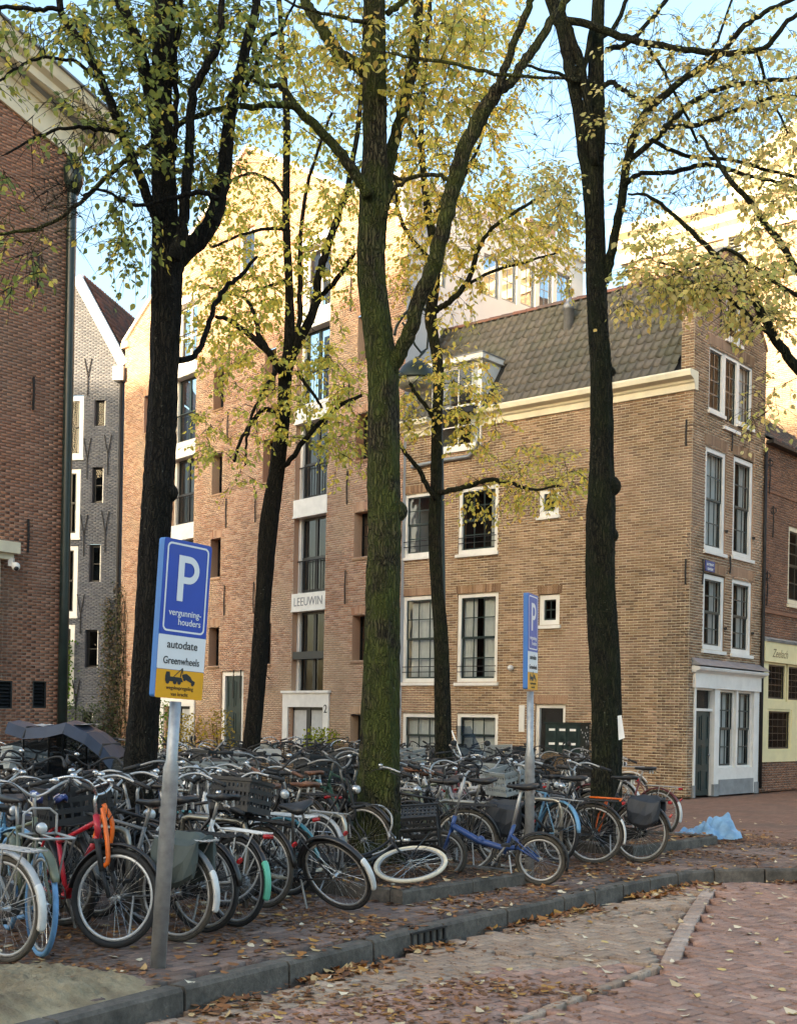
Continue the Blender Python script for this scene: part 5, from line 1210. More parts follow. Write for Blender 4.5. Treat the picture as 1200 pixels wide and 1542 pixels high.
T.limb([(655,400,9),(620,360,7),(600,320,6),(595,270,5)], 0.1, 0.5); T.limb([(648,330,7),(690,280,6),(720,220,5),(740,150,4)], 0.2, 0.6); T.limb([(636,230,6),(610,170,5),(600,100,4)], 0.1, 0.3)
T.limb([(700,430,5),(740,410,5),(790,395,4),(840,380,3)], -0.3, 0.4)
T.blob(680,250,110,140,230,0.2,1.9,14,0.095); T.blob(700,100,110,130,190,0.3,1.9,14,0.095); T.blob(780,330,95,80,130,-0.3,1.5,14,0.095); T.blob(660,430,80,70,60,-0.2,1.0,13,0.09); T.blob(630,330,50,130,70,0.0,1.0,13,0.09)
T.blob(690,580,60,70,60,-0.6,0.7,13,0.09); T.blob(720,630,45,50,30,-0.7,0.5,12,0.085); T.blob(800,715,85,50,95,-0.8,0.8,12,0.085); T.blob(740,740,60,40,20,-0.6,0.5,10,0.08); T.blob(615,620,35,60,30,-0.4,0.5,12,0.09); T.blob(690,30,100,60,70,0.2,1.2,13,0.09); T.blob(840,370,50,60,50,0,0.8,12,0.09)
NL += T.finish()
# --- the tree in the right bed
T = Tree(16.0, 'tall dark elm with knotted trunk in the bed by the blue tarpaulin', 'bark_dark', 'leaf_pale', 15)
T.trunk([(908,1268,56),(911,1193,46),(913,1072,42),(908,945,42),(904,860,41),(904,774,42),(905,690,36),(905,560,34),(901,500,32),(898,433,32),(895,333,29),(892,267,31),(897,200,26),(897,140,24),(898,80,21),(901,0,18),(904,-100,13)])
T.limb([(888,300,18),(879,230,19),(870,160,18),(858,100,19),(846,45,19),(829,0,18),(812,-60,14)], 0.0, -0.4)
T.limb([(895,250,14),(888,190,14),(878,120,14),(862,60,13),(845,20,12)], -0.1, -0.3)
T.limb([(908,425,18),(915,403,16),(923,367,14),(933,317,13),(943,250,13),(950,217,12),(963,183,12),(987,153,11),(1033,117,10),(1083,83,9),(1120,40,8),(1160,13,7),(1210,-10,6)], 0.0, -0.8)
T.limb([(946,243,9),(987,207,9),(1013,180,9),(1053,147,8),(1100,130,7),(1200,117,6),(1240,110,5)], -0.3, -0.6)
T.limb([(1003,192,7),(1060,185,7),(1117,163,6),(1163,147,6),(1220,143,5)], -0.4, -0.7)
T.limb([(944,275,8),(967,260,7),(1013,260,7),(1053,248,7),(1087,252,6),(1120,263,6),(1167,273,5),(1215,288,4)], -0.3, 0.4)
T.limb([(983,212,6),(1033,235,6),(1100,240,5),(1160,257,5),(1220,270,4)], -0.4, 0.0)
T.limb([(838,27,12),(883,37,11),(933,55,11),(973,65,10),(1033,75,9),(1083,80,9),(1147,73,8),(1180,37,7),(1215,10,6)], -0.2, -0.9)
T.limb([(903,135,9),(918,124,8),(932,130,7),(950,143,6),(985,160,5)], -0.1, -0.4); T.limb([(912,75,8),(940,68,8),(965,45,7),(1000,5,7),(1010,-20,6)], -0.1, 0.3)
T.limb([(900,60,8),(925,40,7),(940,10,7),(945,-30,6)], 0, 0.2); T.limb([(893,37,10),(872,118,7),(840,112,5),(790,98,4)], -0.1, -0.4)
T.limb([(975,70,5),(1000,110,5),(1025,160,4),(1050,215,4)], -0.5, -0.3)
T.limb([(1060,90,5),(1080,60,4),(1095,20,4)], -0.5, -0.2); T.limb([(1140,80,5),(1160,140,4),(1185,200,3)], -0.6, -0.3)
for x, y, r in ((926,732,17),(928,806,13),(912,897,10),(884,936,9),(921,650,8),(930,560,8)): T.knot(x, y, r, r == 10)
T.blob(960,180,75,90,48,-0.3,0.9,12,0.075); T.blob(1080,160,120,90,80,-0.5,1.0,12,0.075); T.blob(1160,100,90,90,60,-0.6,0.9,12,0.075); T.blob(1000,60,90,60,22,-0.3,0.8,10,0.075); T.blob(840,290,45,55,40,0.3,0.8,13,0.08); T.blob(1110,260,110,45,30,-0.1,0.7,11,0.075); T.blob(960,330,40,60,12,-0.2,0.5,9,0.075); T.bare(1010,130,150,120,70,-0.3,0.9); T.bare(820,150,60,130,26,-0.2,0.6); T.bare(1010,300,110,60,30,-0.2,0.7); T.bare(1120,180,100,110,40,-0.4,0.8)
NL += T.finish()
# --- a tree that stands past the right edge; its limbs reach in
T = Tree(14.4, 'elm beyond the shops whose pale gold boughs hang in front of the church', 'bark_dark', 'leaf_pale', 16)
T.trunk([(1330,1290,60),(1330,1190,48),(1326,1000,44),(1322,800,40),(1318,650,38),(1316,500,34),(1314,300,28),(1310,100,22),(1308,-60,16)])
T.limb([(1316,700,22),(1280,650,18),(1240,600,16),(1200,556,15),(1166,510,14),(1133,450,12),(1107,420,11),(1083,390,9),(1053,360,8),(1017,327,6),(980,297,5),(945,292,3)], 0.0, -0.5)
T.limb([(1315,560,16),(1260,480,13),(1200,407,11),(1177,370,10),(1133,310,9),(1100,273,8),(1075,235,6),(1053,203,4)], 0.1, 0.3)
T.limb([(1316,520,10),(1250,470,8),(1180,432,6),(1133,400,6),(1090,377,5),(1040,402,4),(990,395,3)], 0.0, -0.6)
T.limb([(1160,505,6),(1120,470,6),(1085,440,5),(1045,415,4),(1000,405,3)], -0.3, -0.7)
T.blob(1060,420,90,38,75,-0.5,0.7,13,0.08); T.blob(1150,450,70,60,60,-0.2,0.7,13,0.08); T.blob(1000,400,70,50,38,-0.6,0.5,12,0.08); T.blob(1160,340,70,70,40,0.1,0.7,11,0.08); T.blob(1170,590,35,45,9,-0.1,0.3,6,0.08); T.blob(1130,620,30,40,6,-0.2,0.3,6,0.08); T.blob(960,430,40,60,14,-0.5,0.4,9,0.08)
T.blob(1180,230,60,120,35,0.2,0.8,11,0.08)
NL += T.finish()
print('leaves', NL)
# ================================================================ parking signs
M['sign_blue'] = simple('sign_blue', (0.006,0.06,0.40), 0.35, var=0.06)
M['sign_edge'] = simple('light_blue_edge', (0.03,0.16,0.44), 0.35, var=0.06)
M['sign_orange'] = simple('sign_orange', (0.86,0.38,0.008), 0.4, var=0.05)
M['sign_black'] = simple('sign_black', (0.012,0.012,0.013), 0.5, var=0.1)
def rrect(w, h, r, n=5):
    pts = []
    for cx, cz, a in ((w/2-r, h/2-r, 0), (-w/2+r, h/2-r, 90), (-w/2+r, -h/2+r, 180), (w/2-r, -h/2+r, 270)):
        for k in range(n+1): t = math.radians(a+90*k/n); pts.append((cx+r*math.cos(t), cz+r*math.sin(t)))
    return pts
def parking_sign(base, zt, lean, right, label, lines_, pole_r=0.038, low=1.25):
    """box sign: local x to the right of its face, y out of the face (towards the reader), z up"""
    rt = Vector((right[0], right[1], 0)).normalized(); out = Vector((-rt.y, rt.x, 0))
    R = Matrix(((rt.x, out.x, 0, 0), (rt.y, out.y, 0, 0), (0,0,1,0), (0,0,0,1)))
    # lean about the base
    root = thing('parking_sign', base, label, 'sign', 'parking signs', rot=lean @ R)
    I = Matrix()
    MB().lathe([(pole_r*1.32,-0.1),(pole_r*1.32,low),(pole_r*1.36,low+0.01),(pole_r*0.98,low+0.07),(pole_r*0.95,zt-1.02)], (0,0,0), 18).build('pole', M['galv'], root, True, local=I)
    W, Hh, T = 0.40, 1.0, 0.05
    zc = zt-Hh/2
    MB().prism([(x, -T/2, zc+z) for x, z in rrect(W, Hh, 0.02)], (0, T, 0)).build('sign_box', M['sign_edge'], root, local=I)
    f = T/2
    def plate(w, h, x, z, r, mat, d0, d1, name): return MB().prism([(x+a, f+d0, z+b) for a, b in rrect(w, h, r)], (0, d1-d0, 0)).build(name, M[mat], root, local=I)
    plate(W-0.006, 0.60, 0, zt-0.302, 0.02, 'sign_blue', 0.0005, 0.003, 'blue_panel')
    o = rrect(W-0.05, 0.56, 0.035, 6); i_ = rrect(W-0.074, 0.536, 0.025, 6); mb = MB(); n = len(o)
    for k in range(n): a, b = o[k], o[(k+1)%n]; c, d = i_[(k+1)%n], i_[k]; mb.quad(*[(p[0], f+0.0045, zt-0.302+p[1]) for p in (a, b, c, d)])
    mb.build('white_border', M['sign_white'], root, local=I)
    plate(W-0.006, 0.215, 0, zt-0.712, 0.006, 'sign_white', 0.0005, 0.003, 'white_panel'); plate(W-0.006, 0.18, 0, zt-0.912, 0.01, 'sign_orange', 0.0005, 0.003, 'orange_panel')
    # text faces out: x to the right, z up, normal = +y
    def word(t, size, x, z, mat, align='CENTER', sx=1.0, bold=0.0):
        me = text_mesh(t, size, M[mat], align=align, depth=0.0008, bold=bold); 
        m = Matrix(((sx,0,0,x),(0,0,1,f+0.0050),(0,1,0,z),(0,0,0,1)))
        for v in me.vertices: v.co = Vector((v.co.x, v.co.y, v.co.z))
        # mirror-free frame: x right seen from the reader is -x local when y points to the reader
        m = Matrix(((-sx,0,0,x),(0,0,1,f+0.0050),(0,1,0,z),(0,0,0,1)))
        return put('lettering', me, None, root, m)
    # letter P as its own shape
    mb = MB(); h = 0.29; w0 = 0.048; zb = zt-0.385; xl = 0.075
    mb.box(xl-w0, xl, f+0.0045, f+0.0065, zb, zb+h)
    n = 14; ro, ri = 0.088, 0.045; cz = zb+h-ro
    arc = [(-0.03-0.0, cz)]
    for k in range(n):
        a0, a1 = -math.pi/2+math.pi*k/n, -math.pi/2+math.pi*(k+1)/n
        q = [(ro*math.cos(a0), ro*math.sin(a0)), (ro*math.cos(a1), ro*math.sin(a1)), (ri*math.cos(a1), ri*math.sin(a1)), (ri*math.cos(a0), ri*math.sin(a0))]
        mb.quad(*[(-0.012-p[0], f+0.0064, cz+p[1]) for p in q])
    for s_ in (1, -1): mb.quad(*[(x, f+0.0064, z) for x, z in ((xl-w0+0.002, cz+s_*ri), (-0.012, cz+s_*ri), (-0.012, cz+s_*ro), (xl-w0+0.002, cz+s_*ro))])
    mb.build('letter_p', M['sign_white'], root, local=I)
    word('vergunning-', 0.058, -0.005, zt-0.478, 'sign_white', bold=0.0004); word('houders', 0.058, -0.045, zt-0.535, 'sign_white', bold=0.0004)
    word('autodate', 0.072, 0, zt-0.685, 'sign_black', bold=0.0003); word('Greenwheels', 0.066, 0, zt-0.785, 'sign_black', sx=0.86, bold=0.0003)
    word('wegsleepregeling', 0.034, 0, zt-0.945, 'sign_black', sx=0.98, bold=0.0); word('van kracht', 0.034, 0, zt-0.985, 'sign_black', bold=0.0)
    # tow truck pictogram
    y = f+0.0045; mb = MB(); z0 = zt-0.895
    def q(*pts): mb.poly([(-x, y, z0+z) for x, z in pts])
    q((-0.125,0.0),(-0.125,0.035),(-0.118,0.06),(-0.09,0.06),(-0.085,0.03),(0.01,0.028),(0.025,0.0)); q((-0.06,0.03),(-0.052,0.03),(0.015,0.085),(0.012,0.09)); q((-0.005,0.03),(0.004,0.03),(0.018,0.088),(0.01,0.09)); q((0.012,0.088),(0.017,0.088),(0.022,0.05),(0.018,0.05))
    q((0.012,0.045),(0.03,0.052),(0.05,0.056),(0.085,0.038),(0.10,0.018),(0.125,0.008),(0.122,-0.012),(0.02,0.026))
    for cx, cz_, r in ((-0.105,-0.002,0.016),(-0.045,-0.002,0.016),(-0.008,-0.002,0.016),(0.035,0.02,0.012),(0.105,-0.008,0.013)):
        mb.poly([(-(cx+r*math.cos(t*math.pi/6)), y+0.0006, z0+cz_+r*math.sin(t*math.pi/6)) for t in range(12)])
    mb.build('tow_truck_pictogram', M['sign_black'], root, local=I)
    for dz in (-0.27, 0.27): MB().box(-0.05,0.05,-T/2-0.03,-T/2-0.001,zc+dz-0.03,zc+dz+0.03).build('clamp', M['galv'], root, local=I)
    return root
b1_ = ground(238,1457,0.0)
# top of the sign at px (279,815): fit height and lean
top = at(281, 816, b1_.y+0.02); ax = (top - b1_).normalized(); ln = Vector((0,0,1)).rotation_difference(ax).to_matrix().to_4x4()
parking_sign(b1_, (top-b1_).length, ln, (-0.62,-0.79), 'blue parking sign on leaning grey pole standing behind the sand heap', None)
b2_ = at(797,1290,12.9); b2_.z = 0; b2_ = Vector((b2_.x, b2_.y, 0.0)); top = at(799, 895, 12.9); ax = (top-b2_).normalized()
parking_sign(b2_, (top-b2_).length, Vector((0,0,1)).rotation_difference(ax).to_matrix().to_4x4(), (-0.36,-0.93), 'blue parking sign turned edge on behind the blue folding bicycle', None)

# ================================================================ street lamp behind the thin tree
lp_ = at(634, 560, 22.6); pole_b = at(668, 1200, 22.9); pole_b.z = 0
sl = thing('street_lamp', pole_b, 'green domed street lamp on curved arm beside the thin tree', 'street lamp')
M['lamp_green'] = simple('lamp_green', (0.03,0.045,0.042), 0.45, 0.2, var=0.3)
M['lamp_glass'] = simple('milky_lamp_glass', (0.42,0.42,0.38), 0.3, var=0.1)
lp_ = at(627, 572, 22.7); tp = at(657, 470, 22.9)
pts_ = [Vector((pole_b.x, pole_b.y, 0)), at(666,900,22.9), at(662,640,22.9), at(656,505,22.9)]
MB().tube(smooth_path(pts_, [0.07]*4, 4)[0], 0.06, 10).build('pole', M['lamp_green'], sl, True)
hp = [at(656,505,22.9), at(648,478,22.9), at(632,462,22.8), at(612,470,22.8), at(598,490,22.8), at(594,505,22.8)]
MB().tube(smooth_path(hp, [0.03]*6, 5)[0], 0.028, 8).build('arm', M['lamp_green'], sl, True)
MB().tube([at(645,500,22.8), at(643,525,22.8), at(634,531,22.75), at(625,520,22.75), at(618,505,22.75), at(606,486,22.8)], 0.022, 7).tube([at(640,528,22.75), at(627,542,22.7)], 0.022, 7).build('scroll', M['lamp_green'], sl, True)
R_ = 33*22.7/F_PX
dome = MB().lathe([(0.03,0.42),(0.05,0.36),(0.16,0.33),(R_*0.72,0.22),(R_*0.95,0.06),(R_*1.02,0.0),(R_*1.02,-0.03),(R_*0.96,-0.03)], lp_, 24).build('lamp_shade', M['lamp_green'], sl, True)
MB().lathe([(R_*0.94,-0.03),(R_*0.85,-0.12),(R_*0.55,-0.19),(0.05,-0.22)], lp_, 24).build('lamp_glass', M['lamp_glass'], sl, True)

# ================================================================ blue tarpaulin
def tarp():
    c = ground(1066, 1262, 0.0); g = 30; V = []; Fq = []; rn = random.Random(5)
    rx = (ground(1112,1262,0)-ground(1014,1262,0)).length
    d = Vector((1,0.1,0)).normalized(); e = Vector((-0.1,1,0))
    for i in range(g+1):
        for j in range(g+1):
            u = -1+2*i/g; v = -1+2*j/g; r = math.sqrt(max(0,u*u+v*v)); m = max(abs(u),abs(v)); k = m/r if r > 1e-6 else 1; uu, vv = u*k, v*k
            hgt = max(0, 1-(uu*uu+vv*vv))**0.5
            z = 0.20*hgt*(0.75+0.35*math.sin(uu*4+1)*math.cos(vv*3)) + 0.05*math.sin(uu*13+vv*5)*hgt + 0.035*math.sin(vv*17-uu*9)*hgt
            z += 0.20*math.exp(-((uu-0.52)**2/0.05+(vv+0.1)**2/0.16)); z -= 0.07*math.exp(-((uu+0.45)**2/0.02))*hgt
            p = c + d*(uu*rx*0.5*(1+0.08*math.sin(vv*7))) + e*(vv*0.38+0.04*math.sin(uu*9)); V.append((p.x, p.y, max(0.008, z+0.01+rn.uniform(0,0.012))))
    for i in range(g):
        for j in range(g): a = i*(g+1)+j; Fq.append((a, a+g+1, a+g+2, a+1))
    return put('blue_tarpaulin', np_mesh('blue_tarpaulin', V, Fq, simple('blue_tarpaulin', (0.17,0.34,0.50), 0.55, var=0.3, scale=5, obj=False), False))
tag(tarp(), 'crumpled light blue tarpaulin lying on the pavement', 'tarpaulin')
# paper pinned on the tree
q = at(935,1097,15.7); tag(MB().prism([q+Vector((-0.05,0,0.16)), q+Vector((0.0,0,0.17)), q+Vector((0.045,-0.02,-0.12)), q+Vector((-0.03,0.0,-0.15))], (0,0.004,0)).build('paper_notice', M['sign_white']), 'white paper notice hanging from the knotted tree trunk', 'paper')

# ================================================================ climbing plants and shrubs
M['ivy'] = leaf_mat('dry_vine_leaf', [(0.16,0.12,0.085),(0.22,0.17,0.12),(0.11,0.10,0.06),(0.10,0.13,0.06),(0.26,0.22,0.17),(0.07,0.09,0.05)])
M['ivy_green'] = leaf_mat('green_creeper', [(0.10,0.20,0.03),(0.15,0.26,0.04),(0.08,0.15,0.03),(0.20,0.30,0.06)])
M['shrub_lime'] = leaf_mat('lime_shrub_leaf', [(0.26,0.32,0.04),(0.34,0.38,0.05),(0.20,0.26,0.04),(0.42,0.40,0.06)])
M['shrub_gold'] = leaf_mat('golden_shrub_leaf', [(0.40,0.30,0.09),(0.48,0.36,0.12),(0.28,0.24,0.08),(0.52,0.40,0.05)])
M['shrub_dark'] = leaf_mat('dark_shrub_leaf', [(0.06,0.09,0.05),(0.09,0.12,0.07),(0.14,0.17,0.12),(0.20,0.22,0.18)])
def leaf_mass(items, L=0.09, seed=1):
    rn = random.Random(seed); V = []
    for p in items:
        l = Vector((rn.uniform(-1,1), rn.uniform(-1,1), rn.uniform(-1,0.6))).normalized(); n = Vector((rn.uniform(-1,1), rn.uniform(-1.5,0.3), rn.uniform(-0.3,1))).normalized(); w = l.cross(n)
        if w.length < 1e-3: continue
        w = w.normalized()*L*0.34*rn.uniform(0.7,1.2); k = L*rn.uniform(0.6,1.2); V += [tuple(p), tuple(p+l*k*0.5+w), tuple(p+l*k), tuple(p+l*k*0.5-w)]
    n = len(V)//4; return np.array(V), np.arange(n*4).reshape(-1,4)
def plant(name, base, pts, stems, leafm, stemm, label, cat, L=0.09, seed=1):
    root = thing(name, base, label, cat)
    mb = MB()
    for st in stems: mb.tube(st, [0.012]*(len(st)-1)+[0.004], 5, cap=False)
    mb.build('stem', stemm, root); V, F_ = leaf_mass(pts, L, seed); tag(put('foliage', np_mesh('foliage', V, F_, leafm), None, root), kind='stuff'); return root
rn = random.Random(21); pts = []; stems = []
def vine(P, x0, x1, ytop, ybot, n, off=0.12, dens=lambda t: 1):
    out = []
    while len(out) < n:
        t = rn.random()**0.8; w = (0.35+0.65*t); x = (x0+x1)/2 + rn.gauss(0, 0.30)*(x1-x0)*w; y = ytop+(ybot-ytop)*t
        a, z = P.hit(x, y); 
        if z < 0.05: continue
        out.append(P.pt(a, z, 0.03+rn.random()*off*(0.5+t)))
    return out
va = P3.pt(W3-0.2, 0, 0.2); pts = vine(P3, 166, 196, 872, 1165, 1500, 0.2) + vine(P2, 148, 182, 900, 1165, 1200, 0.25)
for k in range(7):
    x = 160+k*5; st = [P3.pt(W3-0.1-k*0.12, 0.0, 0.08)]
    for y in (1100,1040,980,930,885+k*3): a, z = P3.hit(186+rn.uniform(-10,6)+k, y); st.append(P3.pt(min(W3-0.02,a), z, 0.05))
    stems.append(st)
plant('climbing_vine', va, pts, stems, M['ivy'], M['bark_dark'], 'half dry climbing vine between the grey house and the warehouse', 'vine', 0.12, 2)
pts = []; b_ = P2.pt(P2.hit(152,1120)[0], 0, 0.5)
for k in range(900): t = rn.random(); a, z = P2.hit(145+rn.gauss(0,16), 1060+rn.random()*110); pts.append(P2.pt(a, max(0.03,z), 0.3+rn.random()*0.8))
plant('dark_shrub', b_, pts, [[b_, b_+Vector((rn.uniform(-.4,.4),rn.uniform(-.3,.3),1.4))] for _ in range(6)], M['shrub_dark'], M['bark_dark'], 'dark silvery shrub at the foot of the grey house', 'shrub', 0.13, 3)
pts = []; b_ = P2.pt(P2.hit(104,1060)[0], 0, 0.15)
for k in range(420): a, z = P2.hit(103+rn.gauss(0,5), 965+rn.random()**1.4*150); pts.append(P2.pt(a, z, 0.08+rn.random()*0.3))
plant('green_creeper', b_, pts, [[b_, P2.pt(P2.hit(103,1000)[0], P2.hit(103,1000)[1], 0.12)]], M['ivy_green'], M['bark_dark'], 'bright green creeper on the white window of the grey house', 'creeper', 0.14, 4)
def bush(x, y0, y1, w, P, mat, label, n, seed, L=0.11):
    a, _ = P.hit(x, (y0+y1)/2); zt = P.hit(x, y0)[1]; b = P.pt(a, 0, 0.55); r = random.Random(seed); pts = []; ww = abs(P.hit(x+w/2,y0)[0]-P.hit(x-w/2,y0)[0])/2
    while len(pts) < n:
        u, v, h = r.uniform(-1,1), r.uniform(-1,1), r.random()
        if u*u+v*v > (1.05-(h-0.45)**2*2): continue
        pts.append(b + P.d*u*ww + P.n*v*0.45 + Vector((0,0,0.08+h*zt)))
    plant('shrub', b, pts, [[b, b+Vector((r.uniform(-.3,.3),r.uniform(-.3,.3),zt*0.8))] for _ in range(7)], mat, M['bark_dark'], label, 'shrub', L, seed)
bush(507,1100,1160,54,P3,M['shrub_lime'],'lime green shrub beside the white portal numbered two',900,31)
bush(303,1078,1150,52,P3,M['shrub_gold'],'golden brown shrub against the warehouse wall',700,32)
bush(352,1072,1150,34,P3,M['shrub_gold'],'yellow flowering shrub in front of the dark green door',420,33)
bush(272,1060,1150,22,P3,M['ivy_green'],'narrow green shrub beside the glazed warehouse doors',360,34)
# ================================================================ bicycles
def paint(name, c, rough=0.35): 
    t = NT(name); p = t.pos(True); n = t.noise(p, 9, 5, 0.6); d = t.ramp(n, [(0.45,(0,0,0)),(0.75,(1,1,1))])
    col = t.mix(t.math('MULTIPLY', d, 0.35), c, (0.07,0.055,0.04)); return t.done(col, t.math('ADD', t.math('MULTIPLY', d, 0.3), rough), 0.0, 0.5)
PAINT = {k: paint('paint_'+k, v) for k, v in {'black':(0.014,0.014,0.015),'silver':(0.42,0.43,0.43),'white':(0.66,0.66,0.63),'red':(0.50,0.015,0.03),'blue':(0.018,0.06,0.19),'olive':(0.13,0.15,0.10),'green':(0.02,0.07,0.05),'grey':(0.14,0.15,0.155),'teal':(0.03,0.20,0.24),'burgundy':(0.13,0.02,0.025),'lightblue':(0.13,0.33,0.50),'cream':(0.68,0.58,0.42),'brown':(0.12,0.055,0.03),'mint':(0.08,0.46,0.30),'orange':(0.80,0.14,0.015)}.items()}
M['tyre'] = simple('tyre_rubber', (0.018,0.018,0.018), 0.8, var=0.4, scale=12)
M['tyre_dusty'] = simple('dusty_tyre', (0.055,0.048,0.038), 0.9, var=0.5, scale=12)
M['tyre_blue'] = simple('blue_tyre', (0.10,0.27,0.48), 0.6, var=0.25, scale=10)
M['tyre_cream'] = simple('cream_tyre', (0.64,0.56,0.42), 0.7, var=0.15, scale=10)
M['chrome'] = simple('worn_chrome', (0.55,0.55,0.54), 0.28, 0.85, var=0.2, scale=20)
M['alu'] = simple('brushed_aluminium', (0.40,0.395,0.38), 0.48, 0.6, var=0.15, scale=15)
M['dull'] = simple('dull_dirty_aluminium', (0.26,0.25,0.235), 0.55, 0.5, var=0.3, scale=15)
M['rubber'] = simple('black_rubber', (0.016,0.016,0.016), 0.7, var=0.3)
M['leather_black'] = simple('black_saddle', (0.017,0.016,0.016), 0.5, var=0.35, scale=10)
M['leather_brown'] = simple('brown_saddle', (0.15,0.06,0.03), 0.5, var=0.35, scale=10)
M['reflector'] = simple('red_reflector', (0.45,0.010,0.012), 0.25, var=0.1)
M['lens'] = simple('lamp_lens', (0.55,0.56,0.55), 0.15, 0.3, var=0.1)
M['crate_black'] = simple('black_crate', (0.018,0.019,0.02), 0.55, var=0.2)
M['crate_grey'] = simple('grey_crate', (0.27,0.29,0.28), 0.6, var=0.15)
M['wicker'] = simple('wicker', (0.20,0.12,0.06), 0.8, var=0.3, scale=30)
M['bag_black'] = simple('black_bag', (0.02,0.024,0.03), 0.6, var=0.4, scale=8)
M['bag_green'] = simple('grey_green_bag', (0.055,0.072,0.066), 0.7, var=0.25, scale=6)
def bmesh_cache():
    C = {}
    WR = 0.345
    def wheel(R, tr, key):
        C['tyre'+key] = MB().ring((0,0,0),'y',R-tr,tr,44,8).mesh('tyre', None, True)
        C['rim'+key] = MB().ring((0,0,0),'y',R-tr*2-0.010,0.013,44,6,sy=0.8).mesh('rim', None, True)
        mb = MB(); n = 32
        for k in range(n):
            a = 2*math.pi*k/n; s = 1 if k % 2 else -1; b = a + (0.55 if (k//2) % 2 else -0.55); r2 = R-tr*2-0.012
            mb.tube([(0.022*math.cos(b), s*0.028, 0.022*math.sin(b)), (r2*math.cos(a), s*0.003, r2*math.sin(a))], 0.0013, 3, cap=False)
        mb.tube([(0,-0.035,0),(0,-0.028,0),(0,-0.0275,0),(0,0.0275,0),(0,0.028,0),(0,0.035,0)], [0.024,0.024,0.014,0.014,0.024,0.024], 10); mb.tube([(0,-0.065,0),(0,0.065,0)], 0.007, 6)
        C['wheel'+key] = mb.mesh('wheel', None)
    wheel(0.345, 0.019, '28'); wheel(0.345, 0.024, '26'); wheel(0.255, 0.022, '20')
    BBp, SC, HT, HB, RH, FH = (-0.09,0,0.285), (-0.25,0,0.80), (0.33,0,0.90), (0.375,0,0.735), (-0.55,0,0.345), (0.56,0,0.345)
    def stays(mb, r=0.008):
        for s in (-1, 1):
            mb.tube([(BBp[0],s*0.03,BBp[2]), (-0.25,s*0.052,0.30), (RH[0],s*0.062,RH[2])], r, 6); mb.tube([(SC[0],s*0.02,SC[2]-0.03), (-0.33,s*0.05,0.70), (RH[0],s*0.062,RH[2])], r*0.9, 6)
        return mb
    # gents frame
    mb = MB(); mb.tube([HT,HB],0.019,10).tube([SC,BBp],0.015,8).tube([(SC[0]+0.01,0,SC[2]-0.02),(HT[0],0,HT[2]-0.03)],0.014,8).tube([BBp,(HB[0],0,HB[2]+0.02)],0.016,8).tube([(BBp[0],-0.04,BBp[2]),(BBp[0],0.04,BBp[2])],0.022,10); C['frame_gents'] = stays(mb).mesh('frame', None, True)
    # step-through with swan-neck tube
    mb = MB(); mb.tube([HT,HB],0.019,10).tube([SC,BBp],0.015,8).tube([(BBp[0],-0.04,BBp[2]),(BBp[0],0.04,BBp[2])],0.022,10)
    mb.tube(smooth_path([Vector(p) for p in ((HB[0],0,HB[2]+0.03),(0.29,0,0.58),(0.17,0,0.41),(0.03,0,0.31),BBp)],[.016]*5,4)[0],0.016,8)
    mb.tube(smooth_path([Vector(p) for p in ((HT[0],0,HT[2]-0.04),(0.24,0,0.68),(0.11,0,0.53),(-0.04,0,0.49),(-0.165,0,0.53))],[.013]*5,4)[0],0.013,8); C['frame_ladies'] = stays(mb).mesh('frame', None, True)
    # fat low tube (white city bike)
    mb = MB(); mb.tube([HT,HB],0.022,10).tube([SC,BBp],0.017,8).tube([(BBp[0],-0.04,BBp[2]),(BBp[0],0.04,BBp[2])],0.024,10).tube(smooth_path([Vector(p) for p in ((HT[0]+0.02,0,HT[2]-0.07),(0.27,0,0.62),(0.14,0,0.40),BBp)],[.03]*4,5)[0],[0.026]*11+[0.03]*5,10); C['frame_low'] = stays(mb,0.010).mesh('frame', None, True)
    # mountain frame
    mb = MB(); mb.tube([HT,HB],0.024,10).tube([(-0.24,0,0.70),BBp],0.018,8).tube([(-0.225,0,0.66),(HT[0],0,HT[2]-0.05)],0.018,8).tube([BBp,(HB[0],0,HB[2]+0.02)],0.026,10).tube([(BBp[0],-0.045,BBp[2]),(BBp[0],0.045,BBp[2])],0.025,10); C['frame_mountain'] = stays(mb,0.011).mesh('frame', None, True)
    # folding frame
    mb = MB(); mb.tube([(0.36,0,0.66),(0.40,0,0.50)],0.022,10).tube([(0.38,0,0.56),(0.12,0,0.42),(-0.12,0,0.36),(-0.30,0,0.37)],[0.03,0.034,0.03,0.022],10).tube([(-0.14,0,0.30),(-0.24,0,0.60)],0.02,8).tube([(0.1,-0.03,0.43),(0.1,0.03,0.43)],0.04,8)
    for s in (-1,1): mb.tube([(-0.28,s*0.02,0.37),(-0.5,s*0.06,0.255)],0.011,6).tube([(-0.2,s*0.02,0.50),(-0.5,s*0.06,0.255)],0.009,6)
    C['frame_folding'] = mb.mesh('frame', None, True)
    def fork(hub, r=0.011):
        mb = MB(); mb.tube([(0.362,0,0.78),(0.392,0,0.67)],0.016,8)
        for s in (-1,1): mb.tube(smooth_path([Vector(p) for p in ((0.388,s*0.02,0.70),(0.395,s*0.048,0.66),(0.455,s*0.055,0.50),(hub[0]-0.02,s*0.058,hub[2]+0.06),(hub[0],s*0.06,hub[2]))],[r]*5,3)[0],r,7)
        return mb
    C['fork'] = fork(FH).mesh('fork', None, True)
    mb = MB(); mb.tube([(0.362,0,0.78),(0.385,0,0.72)],0.018,8).box(0.35,0.43,-0.075,0.075,0.70,0.735)
    for s in (-1,1): mb.tube([(0.40,s*0.062,0.73),(0.47,s*0.062,0.52)],0.021,9).tube([(0.47,s*0.062,0.52),(FH[0]-0.01,s*0.062,FH[2])],0.015,8)
    C['fork_mountain'] = mb.mesh('fork', None, True)
    mb = MB(); mb.tube([(0.36,0,0.66),(0.41,0,0.48)],0.016,8)
